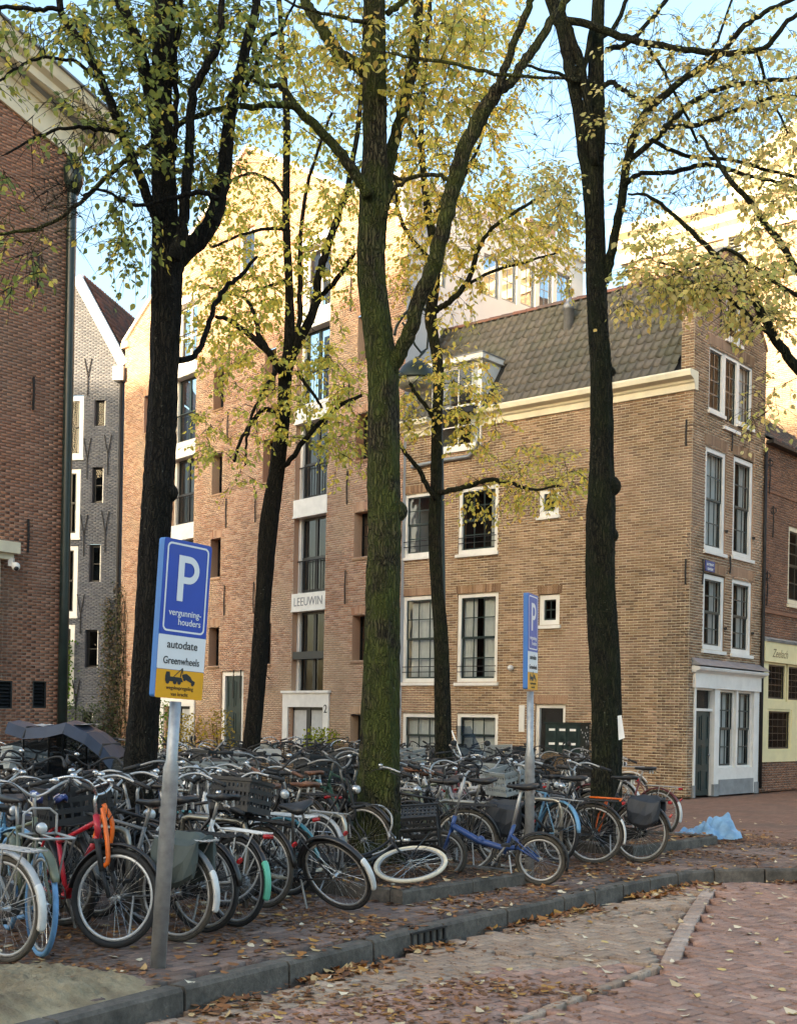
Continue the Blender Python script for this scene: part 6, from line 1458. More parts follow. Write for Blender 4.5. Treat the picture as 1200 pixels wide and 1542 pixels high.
    for s in (-1,1): mb.tube([(0.40,s*0.03,0.52),(0.42,s*0.05,0.45),(0.49,s*0.055,0.255)],0.011,7)
    C['fork_folding'] = mb.mesh('fork', None, True)
    # handlebars
    def bar(pts, stem): 
        L = [Vector((x, y, z)) for x, y, z in pts]; full = [Vector((p.x,-p.y,p.z)) for p in L[::-1]] + L[1:]
        return MB().tube(smooth_path(full,[0.011]*len(full),4)[0],0.011,8).tube(stem,0.013,8)
    C['bar_dutch'] = bar([(0.315,0,1.04),(0.34,0.06,1.06),(0.33,0.15,1.12),(0.24,0.24,1.14),(0.08,0.275,1.09)], [HT,(0.305,0,1.0),(0.315,0,1.05)]).mesh('handlebar', None, True)
    C['bar_flat'] = bar([(0.34,0,1.05),(0.34,0.1,1.06),(0.30,0.20,1.08),(0.25,0.30,1.07)], [HT,(0.30,0,1.02),(0.34,0,1.05)]).mesh('handlebar', None, True)
    C['bar_fold'] = bar([(0.25,0,1.08),(0.26,0.15,1.09),(0.24,0.27,1.08)], [(0.36,0,0.66),(0.25,0,1.09)]).mesh('handlebar', None, True)
    for key, a, b in (('dutch',(0.10,0.272,1.10),(-0.035,0.285,1.055)),('flat',(0.28,0.235,1.076),(0.235,0.345,1.066)),('fold',(0.25,0.18,1.088),(0.235,0.30,1.078))):
        for s in (1,-1): C['grip_%s%d' % (key, s)] = MB().tube([(a[0],s*a[1],a[2]),((a[0]+b[0])/2,s*(a[1]+b[1])/2,(a[2]+b[2])/2),(b[0],s*b[1],b[2])],[0.016,0.018,0.017],8).mesh('grip', None, True)
    # brake lever pair, bell
    for s_ in (1,-1): C['lever%d' % s_] = MB().tube([(0.22,s_*0.25,1.135),(0.20,s_*0.27,1.10),(0.08,s_*0.30,1.06)],0.006,5).mesh('brake_lever', None)
    C['bell'] = MB().ell((0.33,0.13,1.15),(0.028,0.028,0.022),10,6).mesh('bell', None, True)
    # cables
    C['cable'] = MB().tube(smooth_path([Vector(p) for p in ((0.22,0.25,1.13),(0.40,0.18,1.10),(0.46,0.06,0.98),(0.37,0.03,0.80),(0.2,0.02,0.5))],[.004]*5,5)[0],0.0035,4).tube(smooth_path([Vector(p) for p in ((0.22,-0.25,1.13),(0.42,-0.16,1.12),(0.45,-0.05,0.95),(0.39,-0.03,0.72))],[.004]*4,5)[0],0.0035,4).mesh('brake_cable', None)
    # saddle: loft of sections
    secs = []
    for x, w, zt, d in ((-0.17,0.05,0.005,0.03),(-0.155,0.095,0.012,0.05),(-0.10,0.105,0.012,0.06),(-0.03,0.075,0.0,0.05),(0.05,0.036,-0.004,0.04),(0.12,0.024,-0.004,0.035),(0.145,0.014,-0.012,0.02)):
        secs.append([(x, -w, zt-0.012), (x, -w*0.6, zt), (x, 0, zt-0.004), (x, w*0.6, zt), (x, w, zt-0.012), (x, w*0.85, zt-d), (x, 0, zt-d*0.6), (x, -w*0.85, zt-d)])
    C['saddle'] = MB().loft(secs).mesh('saddle', None, True)
    C['saddle_rails'] = MB().tube([(-0.13,0.03,-0.05),(-0.02,0.035,-0.065),(0.1,0.012,-0.03)],0.005,5).tube([(-0.13,-0.03,-0.05),(-0.02,-0.035,-0.065),(0.1,-0.012,-0.03)],0.005,5).tube([(-0.12,0.04,-0.09),(-0.12,0.04,-0.04)],0.014,6).tube([(-0.12,-0.04,-0.09),(-0.12,-0.04,-0.04)],0.014,6).mesh('saddle_springs', None)
    C['post'] = MB().tube([(-0.245,0,0.78),(-0.31,0,0.985)],0.0135,8).mesh('seat_post', None, True)
    C['post_fold'] = MB().tube([(-0.22,0,0.55),(-0.32,0,0.985)],0.017,8).mesh('seat_post', None, True)
    # mudguards (arc of a channel)
    def guard(c, R, a0, a1, w=0.032):
        n = 20; secs = []
        for i in range(n+1):
            a = math.radians(a0+(a1-a0)*i/n); f = 1.0 if 0 < i < n else 0.7; ca, sa = math.cos(a), math.sin(a)
            sec = []
            for y, dr in ((-w*f,-0.016),(-w*0.7*f,0.0),(0,0.006),(w*0.7*f,0.0),(w*f,-0.016),(w*0.66*f,-0.004),(0,0.002),(-w*0.66*f,-0.004)): sec.append((c[0]+(R+dr)*ca, y, c[2]+(R+dr)*sa))
            secs.append(sec)
        return MB().loft(secs)
    def stay(mb, c, R, a):
        a = math.radians(a); e = (c[0]+R*math.cos(a), 0, c[2]+R*math.sin(a))
        for s in (-1,1): mb.tube([(c[0],s*0.062,c[2]),(e[0],s*0.03,e[2])],0.0028,4)
        return mb
    C['guard_rear'] = stay(guard(RH,0.372,5,175-0), RH, 0.37, 160).mesh('mudguard', None, True)
    C['guard_tail'] = guard(RH,0.377,150,196,0.034).mesh('mudguard_tail', None, True)
    C['guard_front'] = stay(guard(FH,0.372,30,175), FH, 0.37, 60).mesh('mudguard', None, True)
    fr_ = (-0.5,0,0.255); C['guard_rear20'] = stay(guard(fr_,0.28,20,200), fr_, 0.28, 160).mesh('mudguard', None, True)
    # rack
    mb = MB()
    for y in (-0.065,-0.022,0.022,0.065): mb.tube([(-0.36,y*0.6,0.74),(-0.42,y,0.745),(-0.85,y,0.735),(-0.88,y*0.7,0.735)],0.006,5)
    for x in (-0.44,-0.6,-0.76,-0.87): mb.tube([(x,-0.068,0.738),(x,0.068,0.738)],0.006,5)
    for s in (-1,1): mb.tube([(-0.60,s*0.065,0.74),(RH[0],s*0.068,RH[2])],0.006,5).tube([(-0.80,s*0.065,0.735),(RH[0]-0.01,s*0.068,RH[2])],0.006,5)
    C['rack'] = mb.mesh('rear_rack', None)
    mb = MB(); 
    for y in (-0.12,0,0.12): mb.tube([(0.44,y,0.80),(0.80,y,0.80)],0.008,5)
    mb.tube([(0.44,-0.13,0.80),(0.80,-0.13,0.80),(0.82,-0.10,0.80),(0.82,0.10,0.80),(0.80,0.13,0.80),(0.44,0.13,0.80),(0.44,-0.13,0.80)],0.009,6)
    for s in (-1,1): mb.tube([(0.74,s*0.1,0.80),(FH[0],s*0.075,FH[2])],0.007,5)
    mb.tube([(0.46,-0.11,0.80),(0.46,-0.11,0.93),(0.46,-0.06,0.97),(0.46,0.06,0.97),(0.46,0.11,0.93),(0.46,0.11,0.80)],0.009,6)
    C['front_rack'] = mb.mesh('front_rack', None)
    # chain case, crank, pedals
    out = []; n = 10
    for k in range(n+1): a = math.radians(-80+160*k/n); out.append((BBp[0]+0.115*math.cos(a), BBp[2]+0.115*math.sin(a)))
    for k in range(n+1): a = math.radians(98+164*k/n); out.append((RH[0]+0.055*math.cos(a), RH[2]+0.055*math.sin(a)))
    C['chain_case'] = MB().prism([(x,-0.055,z) for x, z in out], (0,-0.03,0)).mesh('chain_case', None)
    mb = MB().ring((BBp[0],-0.05,BBp[2]),'y',0.085,0.006,24,5)
    for k in range(5): a = 2*math.pi*k/5; mb.tube([(BBp[0],-0.05,BBp[2]),(BBp[0]+0.085*math.cos(a),-0.05,BBp[2]+0.085*math.sin(a))],0.006,4)
    mb.tube([(BBp[0]+0.06,-0.053,BBp[2]+0.06),(RH[0],-0.053,RH[2]+0.035)],0.004,4).tube([(BBp[0]+0.04,-0.053,BBp[2]-0.075),(RH[0],-0.053,RH[2]-0.035)],0.004,4); C['chain'] = mb.mesh('chain', None)
    C['crank'] = MB().tube([(BBp[0],-0.095,BBp[2]),(BBp[0]+0.10,-0.105,BBp[2]-0.13)],0.011,6).tube([(BBp[0],0.075,BBp[2]),(BBp[0]-0.10,0.085,BBp[2]+0.13)],0.011,6).tube([(BBp[0],-0.1,BBp[2]),(BBp[0],0.08,BBp[2])],0.010,6).mesh('crank', None)
    for s, y0, y1 in ((1,-0.11,-0.20),(-1,0.09,0.18)):
        c = (BBp[0]+s*0.10, 0, BBp[2]-s*0.13); C['pedal%d' % s] = MB().box(c[0]-0.045,c[0]+0.045,min(y0,y1),max(y0,y1),c[2]-0.012,c[2]+0.012).mesh('pedal', None)
    C['stand'] = MB().tube([(-0.20,0.05,0.30),(-0.26,0.16,0.02)],0.009,6).tube([(-0.26,0.16,0.02),(-0.29,0.18,0.012)],0.011,6).mesh('kickstand', None)
    C['head_lamp'] = MB().ell((0.475,0,0.84),(0.05,0.045,0.045),12,8).tube([(0.38,0,0.83),(0.46,0,0.83)],0.01,6).mesh('head_lamp', None, True)
    C['head_lens'] = MB().ell((0.505,0,0.84),(0.024,0.04,0.04),12,8).mesh('lens', None, True)
    C['tail_lamp'] = MB().box(-0.905,-0.885,-0.045,0.045,0.70,0.73).tube([(-0.90,-0.035,0.715),(-0.90,0.035,0.715)],0.018,8).mesh('tail_lamp', None, True)
    C['reflector'] = MB().tube([(-0.905,0,0.565),(-0.916,0,0.558)],0.026,12).mesh('reflector', None)
    # crate: slatted box
    def crate(l, w, h):
        mb = MB(); t = 0.012
        for z in (0.0, h*0.30, h*0.58, h-0.05):
            hh = 0.05 if z in (0.0, h-0.05) else h*0.13
            mb.box(-l/2,l/2,-w/2,-w/2+t,z,z+hh).box(-l/2,l/2,w/2-t,w/2,z,z+hh).box(-l/2,-l/2+t,-w/2+t,w/2-t,z,z+hh).box(l/2-t,l/2,-w/2+t,w/2-t,z,z+hh)
        for i in range(9):
            x = -l/2+0.01+(l-0.04)*i/8; mb.box(x,x+0.02,-w/2+0.002,-w/2+t-0.002,0.05,h-0.05).box(x,x+0.02,w/2-t+0.002,w/2-0.002,0.05,h-0.05)
        for i in range(7):
            y = -w/2+0.02+(w-0.06)*i/6; mb.box(-l/2+0.002,-l/2+t-0.002,y,y+0.02,0.05,h-0.05).box(l/2-t+0.002,l/2-0.002,y,y+0.02,0.05,h-0.05)
        for i in range(8): y = -w/2+0.012+(w-0.03)*i/8; mb.box(-l/2+t,l/2-t,y,y+0.03,0.004,0.012)
        mb.box(-l/2-0.012,l/2+0.012,-w/2-0.012,-w/2-0.001,h-0.03,h).box(-l/2-0.012,l/2+0.012,w/2+0.001,w/2+0.012,h-0.03,h).box(-l/2-0.012,-l/2-0.001,-w/2,w/2,h-0.03,h).box(l/2+0.001,l/2+0.012,-w/2,w/2,h-0.03,h)
        return mb.mesh('crate', None)
    C['crate'] = crate(0.34,0.50,0.28)
    mb = MB(); nr = 9
    for k in range(8):
        f = k/7; l, w = 0.12+0.03*f, 0.16+0.03*f; z = 0.24*f
        mb.tube([(l*math.cos(t*math.pi/10)*(1.15 if abs(math.cos(t*math.pi/10))>.5 else 1), w*math.sin(t*math.pi/10)*1.1, z) for t in range(21)],0.006,4,cap=False)
    for t in range(20): a = t*math.pi/10; mb.tube([(0.12*math.cos(a)*1.1,0.16*math.sin(a)*1.1,0),(0.15*math.cos(a)*1.1,0.19*math.sin(a)*1.1,0.25)],0.004,3,cap=False)
    mb.lathe([(0.12,0),(0.121,0.006)],(0,0,0),14); C['basket'] = mb.mesh('basket', None)
    # pannier pair draped over the rack
    secs = []; rb_n = random.Random(4)
    for k, (x, e, zb) in enumerate(((-0.42,0.3,0.60),(-0.44,0.5,0.47),(-0.50,0.62,0.43),(-0.58,0.7,0.42),(-0.66,0.66,0.41),(-0.74,0.6,0.44),(-0.79,0.5,0.48),(-0.81,0.3,0.58))):
        w = lambda: rb_n.uniform(-0.022,0.022); zm = (0.72+zb)/2
        secs.append([(x,-0.07,0.755+w()),(x,-(0.09+0.05*e),0.72+w()),(x,-(0.09+0.09*e)+w(),zm+w()),(x,-(0.09+0.085*e)+w(),zb+0.03),(x,-(0.09+0.03*e),zb+w()),(x,-0.085,zb+0.02),(x,-0.08,0.72),(x,0.08,0.72),(x,0.085,zb+0.02),(x,0.09+0.03*e,zb+w()),(x,0.09+0.085*e+w(),zb+0.03),(x,0.09+0.09*e+w(),zm+w()),(x,0.09+0.05*e,0.72+w()),(x,0.07,0.755+w()),(x,0.03,0.775+w()),(x,-0.03,0.775+w())])
    C['pannier'] = MB().loft(secs).mesh('pannier', None)
    C['lock'] = MB().ring((-0.50,0,0.60),'y',0.055,0.012,20,6,math.radians(-50),math.radians(230)).mesh('ring_lock', None, True)
    C['chain_lock'] = MB().tube(smooth_path([Vector(p) for p in ((0.36,0.03,0.98),(0.43,0.06,0.85),(0.42,0.07,0.68),(0.36,0.06,0.58),(0.31,0.05,0.70),(0.35,0.03,0.90))],[.02]*6,4)[0],0.017,7).tube(smooth_path([Vector(p) for p in ((0.40,-0.04,0.95),(0.46,-0.05,0.78),(0.50,-0.05,0.60),(0.47,-0.05,0.55))],[.02]*4,4)[0],0.017,7).mesh('chain_lock', None, True)
    C['strap'] = MB().tube([(-0.70,-0.08,0.75),(-0.66,-0.085,0.55),(-0.60,-0.08,0.36)],0.012,6).tube([(-0.70,-0.08,0.75),(-0.60,-0.085,0.56),(-0.56,-0.08,0.36)],0.010,6).tube([(-0.5,-0.07,0.76),(-0.70,0.0,0.765),(-0.87,-0.07,0.75),(-0.87,0.07,0.75)],0.012,6).mesh('elastic_strap', None, True)
    secs = []
    for x, w, zt, d in ((-0.20,0.06,0.02,0.05),(-0.165,0.115,0.035,0.085),(-0.10,0.125,0.03,0.09),(-0.03,0.095,0.02,0.08),(0.06,0.055,0.015,0.07),(0.14,0.04,0.01,0.06),(0.165,0.02,0.0,0.03)):
        secs.append([(x,-w,zt-0.015),(x,-w*0.55,zt+0.008),(x,0,zt),(x,w*0.55,zt+0.006),(x,w,zt-0.015),(x,w*0.95,zt-d),(x,0,zt-d*0.5),(x,-w*0.95,zt-d)])
    C['saddle_cover'] = MB().loft(secs).mesh('saddle_cover', None, True)
    return C
BM = bmesh_cache()
FRN = {'gents':'gents','ladies':'step-through','low':'low-tube','mountain':'mountain','folding':'folding'}
def bike(base, heading, kind='gents', color='black', roll=0.0, steer=0.0, ref='rear', label=None, detail=2, tyre='tyre', ftyre=None, saddle='leather_black', rack=True, bar=None, metal='alu', tail=None, extras=(), group='bicycles in the packed racks', rim='alu', guard=None, pitch=0.0, fork=None, pitch_lift=0.0, name='bicycle', size=1.0):
    """heading: direction of travel in degrees; base: ground contact of the wheel named by ref"""
    if kind == 'folding': wx = {'rear': -0.5, 'front': 0.49}[ref]
    else: wx = {'rear': -0.55, 'front': 0.56, 'mid': 0.0}[ref]
    rot = Matrix.Rotation(math.radians(heading), 4, 'Z') @ Matrix.Rotation(math.radians(pitch), 4, 'Y') @ Matrix.Rotation(math.radians(roll), 4, 'X')
    off = rot @ Vector((wx*size, 0, 0)); loc = Vector(base) - Vector((off.x, off.y, off.z))
    loc.z += abs(math.sin(math.radians(roll)))*0.012 + pitch_lift
    root = thing(name, loc, label, 'bicycle', group, rot=rot @ Matrix.Scale(size, 4)); I = Matrix()
    fold = kind == 'folding'; k = '20' if fold else ('26' if kind == 'mountain' else '28')
    def add(nm, key, mat, par=root, m=I):
        me = BM[key]; o = bpy.data.objects.new(nm, me); COL.objects.link(o); o.parent = par; o.matrix_basis = m
        if not me.materials: me.materials.append(None)
        o.material_slots[0].link = 'OBJECT'; o.material_slots[0].material = mat; return o
    C_ = PAINT[color]; G_ = PAINT[guard] if guard else C_
    add('frame', 'frame_'+kind, C_)
    ax = (Vector((0.33,0,0.90))-Vector((0.375,0,0.735))).normalized(); pv_ = Vector((0.36,0,0.79))
    S = Matrix.Translation(pv_) @ Matrix.Rotation(math.radians(steer), 4, ax) @ Matrix.Translation(-pv_)
    add('fork', 'fork_folding' if fold else 'fork_mountain' if kind == 'mountain' else 'fork', PAINT[fork] if fork else (M['rubber'] if kind == 'mountain' else C_), root, S)
    b = bar or ('flat' if kind == 'mountain' else 'fold' if fold else 'dutch')
    h = add('handlebar', 'bar_'+b, M[metal], root, S)
    gm = M['rubber'] if 'brown_grips' not in extras else M['leather_brown']
    add('grip', 'grip_%s1' % b, gm, h); add('grip', 'grip_%s-1' % b, gm, h)
    if detail > 1: add('bell', 'bell', M['chrome'], h); add('brake_lever', 'lever1', M['rubber'], h); add('brake_lever', 'lever-1', M['rubber'], h); add('brake_cable', 'cable', M['rubber'], h)
    rx = (-0.5,0,0.255) if fold else (-0.55,0,0.345); fx = (0.49,0,0.255) if fold else (0.56,0,0.345)
    for c, m0, tm in ((rx, I, tyre), (fx, S, ftyre or tyre)):
        w = add('wheel', 'wheel'+k, M['chrome'], root, m0 @ Matrix.Translation(c) @ Matrix.Rotation(random.uniform(0,1), 4, 'Y')); add('tyre', 'tyre'+k, M[tm], w); add('rim', 'rim'+k, M[rim], w)
    sp = Matrix.Translation((-0.31,0,1.0)); sd = add('saddle', 'saddle', M[saddle], root, sp); add('saddle_springs', 'saddle_rails', M['chrome'], sd); add('seat_post', 'post_fold' if fold else 'post', M['alu'])
    if fold: add('mudguard', 'guard_rear20', M['rubber'])
    elif kind != 'mountain' or 'guards' in extras:
        g = add('mudguard', 'guard_rear', G_); add('mudguard', 'guard_front', G_, root, S)
        if tail: add('mudguard_tail', 'guard_tail', PAINT[tail], g)
    if rack and not fold:
        r = add('rear_rack', 'rack', PAINT['white'] if color == 'white' else M['rubber'] if color in ('black','green') else M['alu']); (add('tail_lamp', 'tail_lamp', M['reflector'], r) if random.random() < 0.65 else 0)
        if detail > 1 and random.random() < 0.4: add('reflector', 'reflector', M['reflector'], r)
    if kind in ('gents','ladies','low') and 'open_chain' not in extras: add('chain_case', 'chain_case', M['rubber'] if color != 'white' else PAINT['grey'])
    else: add('chain', 'chain', M['rubber'])
    cr = add('crank', 'crank', M['alu'])
    if detail > 0: add('pedal', 'pedal1', M['rubber'], cr); add('pedal', 'pedal-1', M['rubber'], cr)
    if detail > 0 and not fold: add('ring_lock', 'lock', M['rubber'])
    if detail > 1: add('kickstand', 'stand', M['alu'])
    if kind in ('gents','ladies','low'): hl = add('head_lamp', 'head_lamp', M['chrome'] if color in ('black','silver') else M['rubber'], root, S); add('lens', 'head_lens', M['lens'], hl)
    for e in extras:
        if e in ('crate','crate_grey','front_rack','basket','wicker'):
            fr = add('front_rack', 'front_rack', M['rubber'] if e != 'front_rack' else M['alu'], root, S)
            if e.startswith('crate'): add('crate', 'crate', M['crate_grey' if e == 'crate_grey' else 'crate_black'], fr, Matrix.Translation((0.63,0,0.805)))
            if e in ('basket','wicker'): add('basket', 'basket', M['rubber' if e == 'basket' else 'wicker'], fr, Matrix.Translation((0.62,0,0.81)))
        if e == 'rear_crate': add('crate', 'crate', M['crate_black'], root, Matrix.Translation((-0.64,0,0.75)))
        if e == 'pannier': add('pannier', 'pannier', M['bag_black'])
        if e == 'pannier_green': add('pannier', 'pannier', M['bag_green'])
        if e == 'chain_lock': add('chain_lock', 'chain_lock', PAINT['orange'], root, S)
        if e == 'black_chain': add('chain_lock', 'chain_lock', M['rubber'], root, S)
        if e == 'strap': add('elastic_strap', 'strap', PAINT['orange'])
        if e == 'cover': add('saddle_cover', 'saddle_cover', M['cover_blue'], root, sp)
        if e == 'white_cover': add('saddle_cover', 'saddle_cover', M['sign_white'], root, sp)
    return root
t_ = NT('blue_red_white_cover'); v_ = t_.noise(t_.pos(True), 14, 2); M['cover_blue'] = t_.done(t_.ramp(v_, [(0.0,(0.02,0.04,0.16)),(0.46,(0.02,0.05,0.2)),(0.5,(0.55,0.57,0.6)),(0.6,(0.5,0.12,0.08)),(0.64,(0.03,0.06,0.2))], 'CONSTANT'), 0.4)
H1 = math.degrees(math.atan2(D1.y, D1.x))      # 140: away from the street
g_ = ground
taken = []
def B(px, py, heading, **kw):
    p = g_(px, py, kw.pop('z', 0.0)); o = bike(p, heading, **kw); taken.append((o.location.x, o.location.y, heading)); return o
# ---- the ones the photograph shows singly along the front
B(6,1450,146, kind='ladies', color='silver', tyre='tyre_dusty', tail='white', label='silver bicycle with white mudguard tail beside the blue tyred bicycle')
B(60,1441,-62, ref='front', kind='gents', color='olive', ftyre='tyre_blue', tyre='tyre_blue', steer=4, extras=('front_rack',), rack=False, label='olive green bicycle with blue tyres and a silver front rack', rim='alu')
B(166,1428,-48, ref='front', kind='mountain', color='red', fork=None, steer=30, extras=('guards','chain_lock','cover'), guard='black', metal='chrome', bar='dutch', rack=False, label='red mountain bicycle with orange chain lock and patterned saddle cover', rim='lens')
B(264,1418,150, kind='gents', color='grey', tail='white', extras=('pannier_green',), tyre='tyre_dusty', label='grey bicycle with green pannier bag and white mudguard tail')
B(306,1404,148, kind='gents', color='black', roll=-3, label='black gents bicycle between the green pannier and the mint mudguard')
B(352,1396,138, kind='low', color='white', tail='mint', roll=2, label='white bicycle with a mint green mudguard tail and white rack', guard='black')
B(396,1367,143, kind='ladies', color='black', roll=-2, tyre='tyre_dusty', label='dusty black step-through bicycle behind the fallen row by the middle bed')
B(522,1371,146, kind='gents', color='black', roll=-27, tail='white', extras=('open_chain',), rack=False, label='black bicycle tilted over with a broad white rear mudguard', guard='black', saddle='leather_black')
# fallen bicycle lying with its front wheel on the bed
p = BED1 + D2*0.42 + D1*0.22; fb = bike(Vector((p.x-0.05, p.y-0.1, 0.14)), -4, kind='ladies', color='black', ref='front', roll=-70, steer=-6, ftyre='tyre_cream', tyre='tyre_cream', extras=('crate',), rack=True, group=None, label='fallen black bicycle with cream tyres and a black crate on the tree bed', rim='alu')
B(700,1316,172, kind='gents', color='black', roll=-6, label='black gents bicycle standing behind the fallen crate bicycle', tyre='tyre_dusty', extras=())
B(813,1334,163, kind='folding', color='blue', ref='rear', roll=-5, label='blue folding bicycle with small wheels by the second parking sign', tyre='tyre_dusty', rack=False)
B(892,1301,160, kind='gents', color='black', tail='white', extras=('strap',), tyre='tyre_dusty', label='black bicycle with an orange elastic strap on its rack', roll=-4)
B(962,1299,148, kind='ladies', color='black', extras=('pannier',), label='black bicycle with dark panniers at the end of the row', roll=3, tyre='tyre_dusty')
B(988,1262,140, kind='gents', color='burgundy', tail='white', label='burgundy bicycle with white mudguard tail behind the dark panniers', roll=2, tyre='tyre_dusty')
B(760,1312,150, kind='ladies', color='black', extras=('pannier',), roll=-8, label='black bicycle with dark panniers behind the blue folding bicycle')
B(838,1300,120, kind='gents', color='lightblue', roll=4, extras=('crate_grey',), label='light blue bicycle with a grey crate in front of the right tree')
B(770,1290,-30, ref='front', kind='low', color='silver', steer=-20, extras=('crate_grey',), roll=6, label='silver bicycle with a big grey crate by the second parking sign')
B(430,1350,150, kind='low', color='white', ref='rear', guard='teal', roll=-4, label='white low-tube bicycle with teal mudguards', saddle='leather_brown')
B(470,1342,140, kind='ladies', color='silver', roll=5, tail='grey', label='silver step-through bicycle with brown grips and a brown saddle', saddle='leather_brown', extras=('brown_grips',))
B(120,1392,-44, ref='front', kind='ladies', color='black', steer=-10, extras=('crate',), label='black step-through bicycle with a black crate behind the red bicycle', roll=4)
B(215,1392,-50, ref='front', kind='gents', color='black', steer=12, label='black bicycle with white saddle cover behind the red bicycle', extras=('white_cover',), roll=-4)
B(335,1366,-38, ref='front', kind='gents', color='black', steer=22, label='black bicycle with black crate facing the white bicycle', extras=('crate',), roll=-3)
B(25,1385,-50, ref='front', kind='low', color='lightblue', ftyre='tyre_blue', tyre='tyre_blue', steer=12, label='light blue bicycle with blue tyres in the second row', roll=3)
# ---- the packed rows behind them
rr_ = random.Random(77); n_row = 0
kinds = ['gents','ladies','gents','ladies','low']
colors = ['black']*11 + ['silver']*3 + ['grey']*3 + ['white','blue','green','teal','burgundy','olive','lightblue','black','black']
org = Vector((-1.47, 8.8, 0)); T_POS = [at(210,1318,12.0), at(372,1232,21.0), at(566,1296,13.0), at(668,1230,21.5), at(908,1268,16.0), b1_, b2_]
def clash(x, y, r):
    return any((x-p.x)**2+(y-p.y)**2 < r*r for p in T_POS)
acc_txt = {'crate':'black front crate','crate_grey':'grey front crate','basket':'wire basket','wicker':'wicker basket','pannier':'dark panniers','front_rack':'bare front rack','rear_crate':'rear crate','black_chain':'black chain lock'}
where = ['in rack row nearest the street', 'in second rack row', 'in third rack row', 'in fourth rack row', 'in fifth rack row', 'in sixth rack row', 'in rack row nearest the houses']
for ri, (tq, flip) in enumerate(((2.15, True), (3.65, False), (5.0, True), (6.6, False), (8.0, True), (9.8, False), (11.4, True))):
    s = -0.2 + 0.15*ri; 
    while s < 21:
        p = org + D2*s + D1*tq; x, y = p.x, p.y
        s += rr_.uniform(0.55, 0.82)
        if y > 28.0 or y < 8.5: continue
        pxx, pyy = proj((x, y, 0.6))
        if not (-40 < pxx < 905): continue
        if pxx > 560 and tq < 3 and y < 14.2: continue
        # keep clear of the house walls
        if (Vector((x, y, 0))-K).dot(PS.n) < 1.6 or (Vector((x,y,0))-S3).dot(P3.n) < 2.4: continue
        if clash(x, y, 0.62): continue
        hd = (H1 if not flip else H1+180) + rr_.gauss(0, 13); kind = rr_.choice(kinds); col = rr_.choice(colors); sad = 'leather_brown' if rr_.random() < 0.15 else 'leather_black'
        acc = rr_.choice([None,None,None,'crate','crate','crate_grey','basket','wicker','pannier','front_rack','rear_crate','black_chain'])
        tl = 'white' if rr_.random() < 0.3 else None
        feats = (['brown saddle'] if sad == 'leather_brown' else []) + ([acc_txt[acc]] if acc else []) + (['white tail'] if tl else [])
        lab = f"{col} {FRN[kind]} bicycle" + (' with ' + ', '.join(feats) if feats else '') + ' ' + where[min(ri, 6)]
        o = bike(Vector((x, y, 0)), hd, kind=kind, color=col, ref='mid', roll=rr_.choice([5,5,7,7,16])*rr_.gauss(0, 1), steer=rr_.uniform(-48, 48), saddle=sad, extras=(acc,) if acc else (), tail=tl, label=lab, detail=2 if y < 13 else 1 if y < 18 else 0, tyre='tyre_dusty' if rr_.random() < 0.4 else 'tyre', metal=rr_.choice(['dull','chrome','rubber','dull','rubber','rubber']), bar='flat' if rr_.random() < 0.25 else None, size=rr_.uniform(0.93,1.06))
        n_row += 1
print('row bikes', n_row)
# ---- rack hoops
def hoop(x, y, lab):
    root = thing('bicycle_rack', (x, y, 0), lab, 'bicycle rack', 'steel bicycle racks'); d = D1; e = 0.42
    pts = [Vector((x,y,-0.05))-d*e, Vector((x,y,0.62))-d*e, Vector((x,y,0.72))-d*(e-0.1), Vector((x,y,0.72))+d*(e-0.1), Vector((x,y,0.62))+d*e, Vector((x,y,-0.05))+d*e]
    P_ = [pts[0], pts[1], pts[1].lerp(pts[2],0.5)+Vector((0,0,0.03))-d*0.02, pts[2], pts[3], pts[3].lerp(pts[4],0.5)+Vector((0,0,0.03))+d*0.02, pts[4], pts[5]]
    MB().tube(P_, 0.024, 10).build('hoop', M['hoop'], root, True)
M['hoop'] = simple('dull_stainless_steel', (0.40,0.37,0.31), 0.35, 0.8, var=0.15, scale=8)
for tq in (1.25, 4.35, 7.3, 10.6):
    for k in range(12):
        p = org + D2*(0.1+k*1.22) + D1*tq
        if in_frame((p.x, p.y, 0.5), 10) and proj((p.x,p.y,0.5))[0] < 880 and not clash(p.x, p.y, 0.75) and (Vector((p.x, p.y, 0))-K).dot(PS.n) > 1.4: hoop(p.x, p.y, 'dull stainless steel bicycle hoop in ' + {1.25:'the rack line nearest the street',4.35:'the second rack line',7.3:'the third rack line',10.6:'the rack line nearest the houses'}[tq])
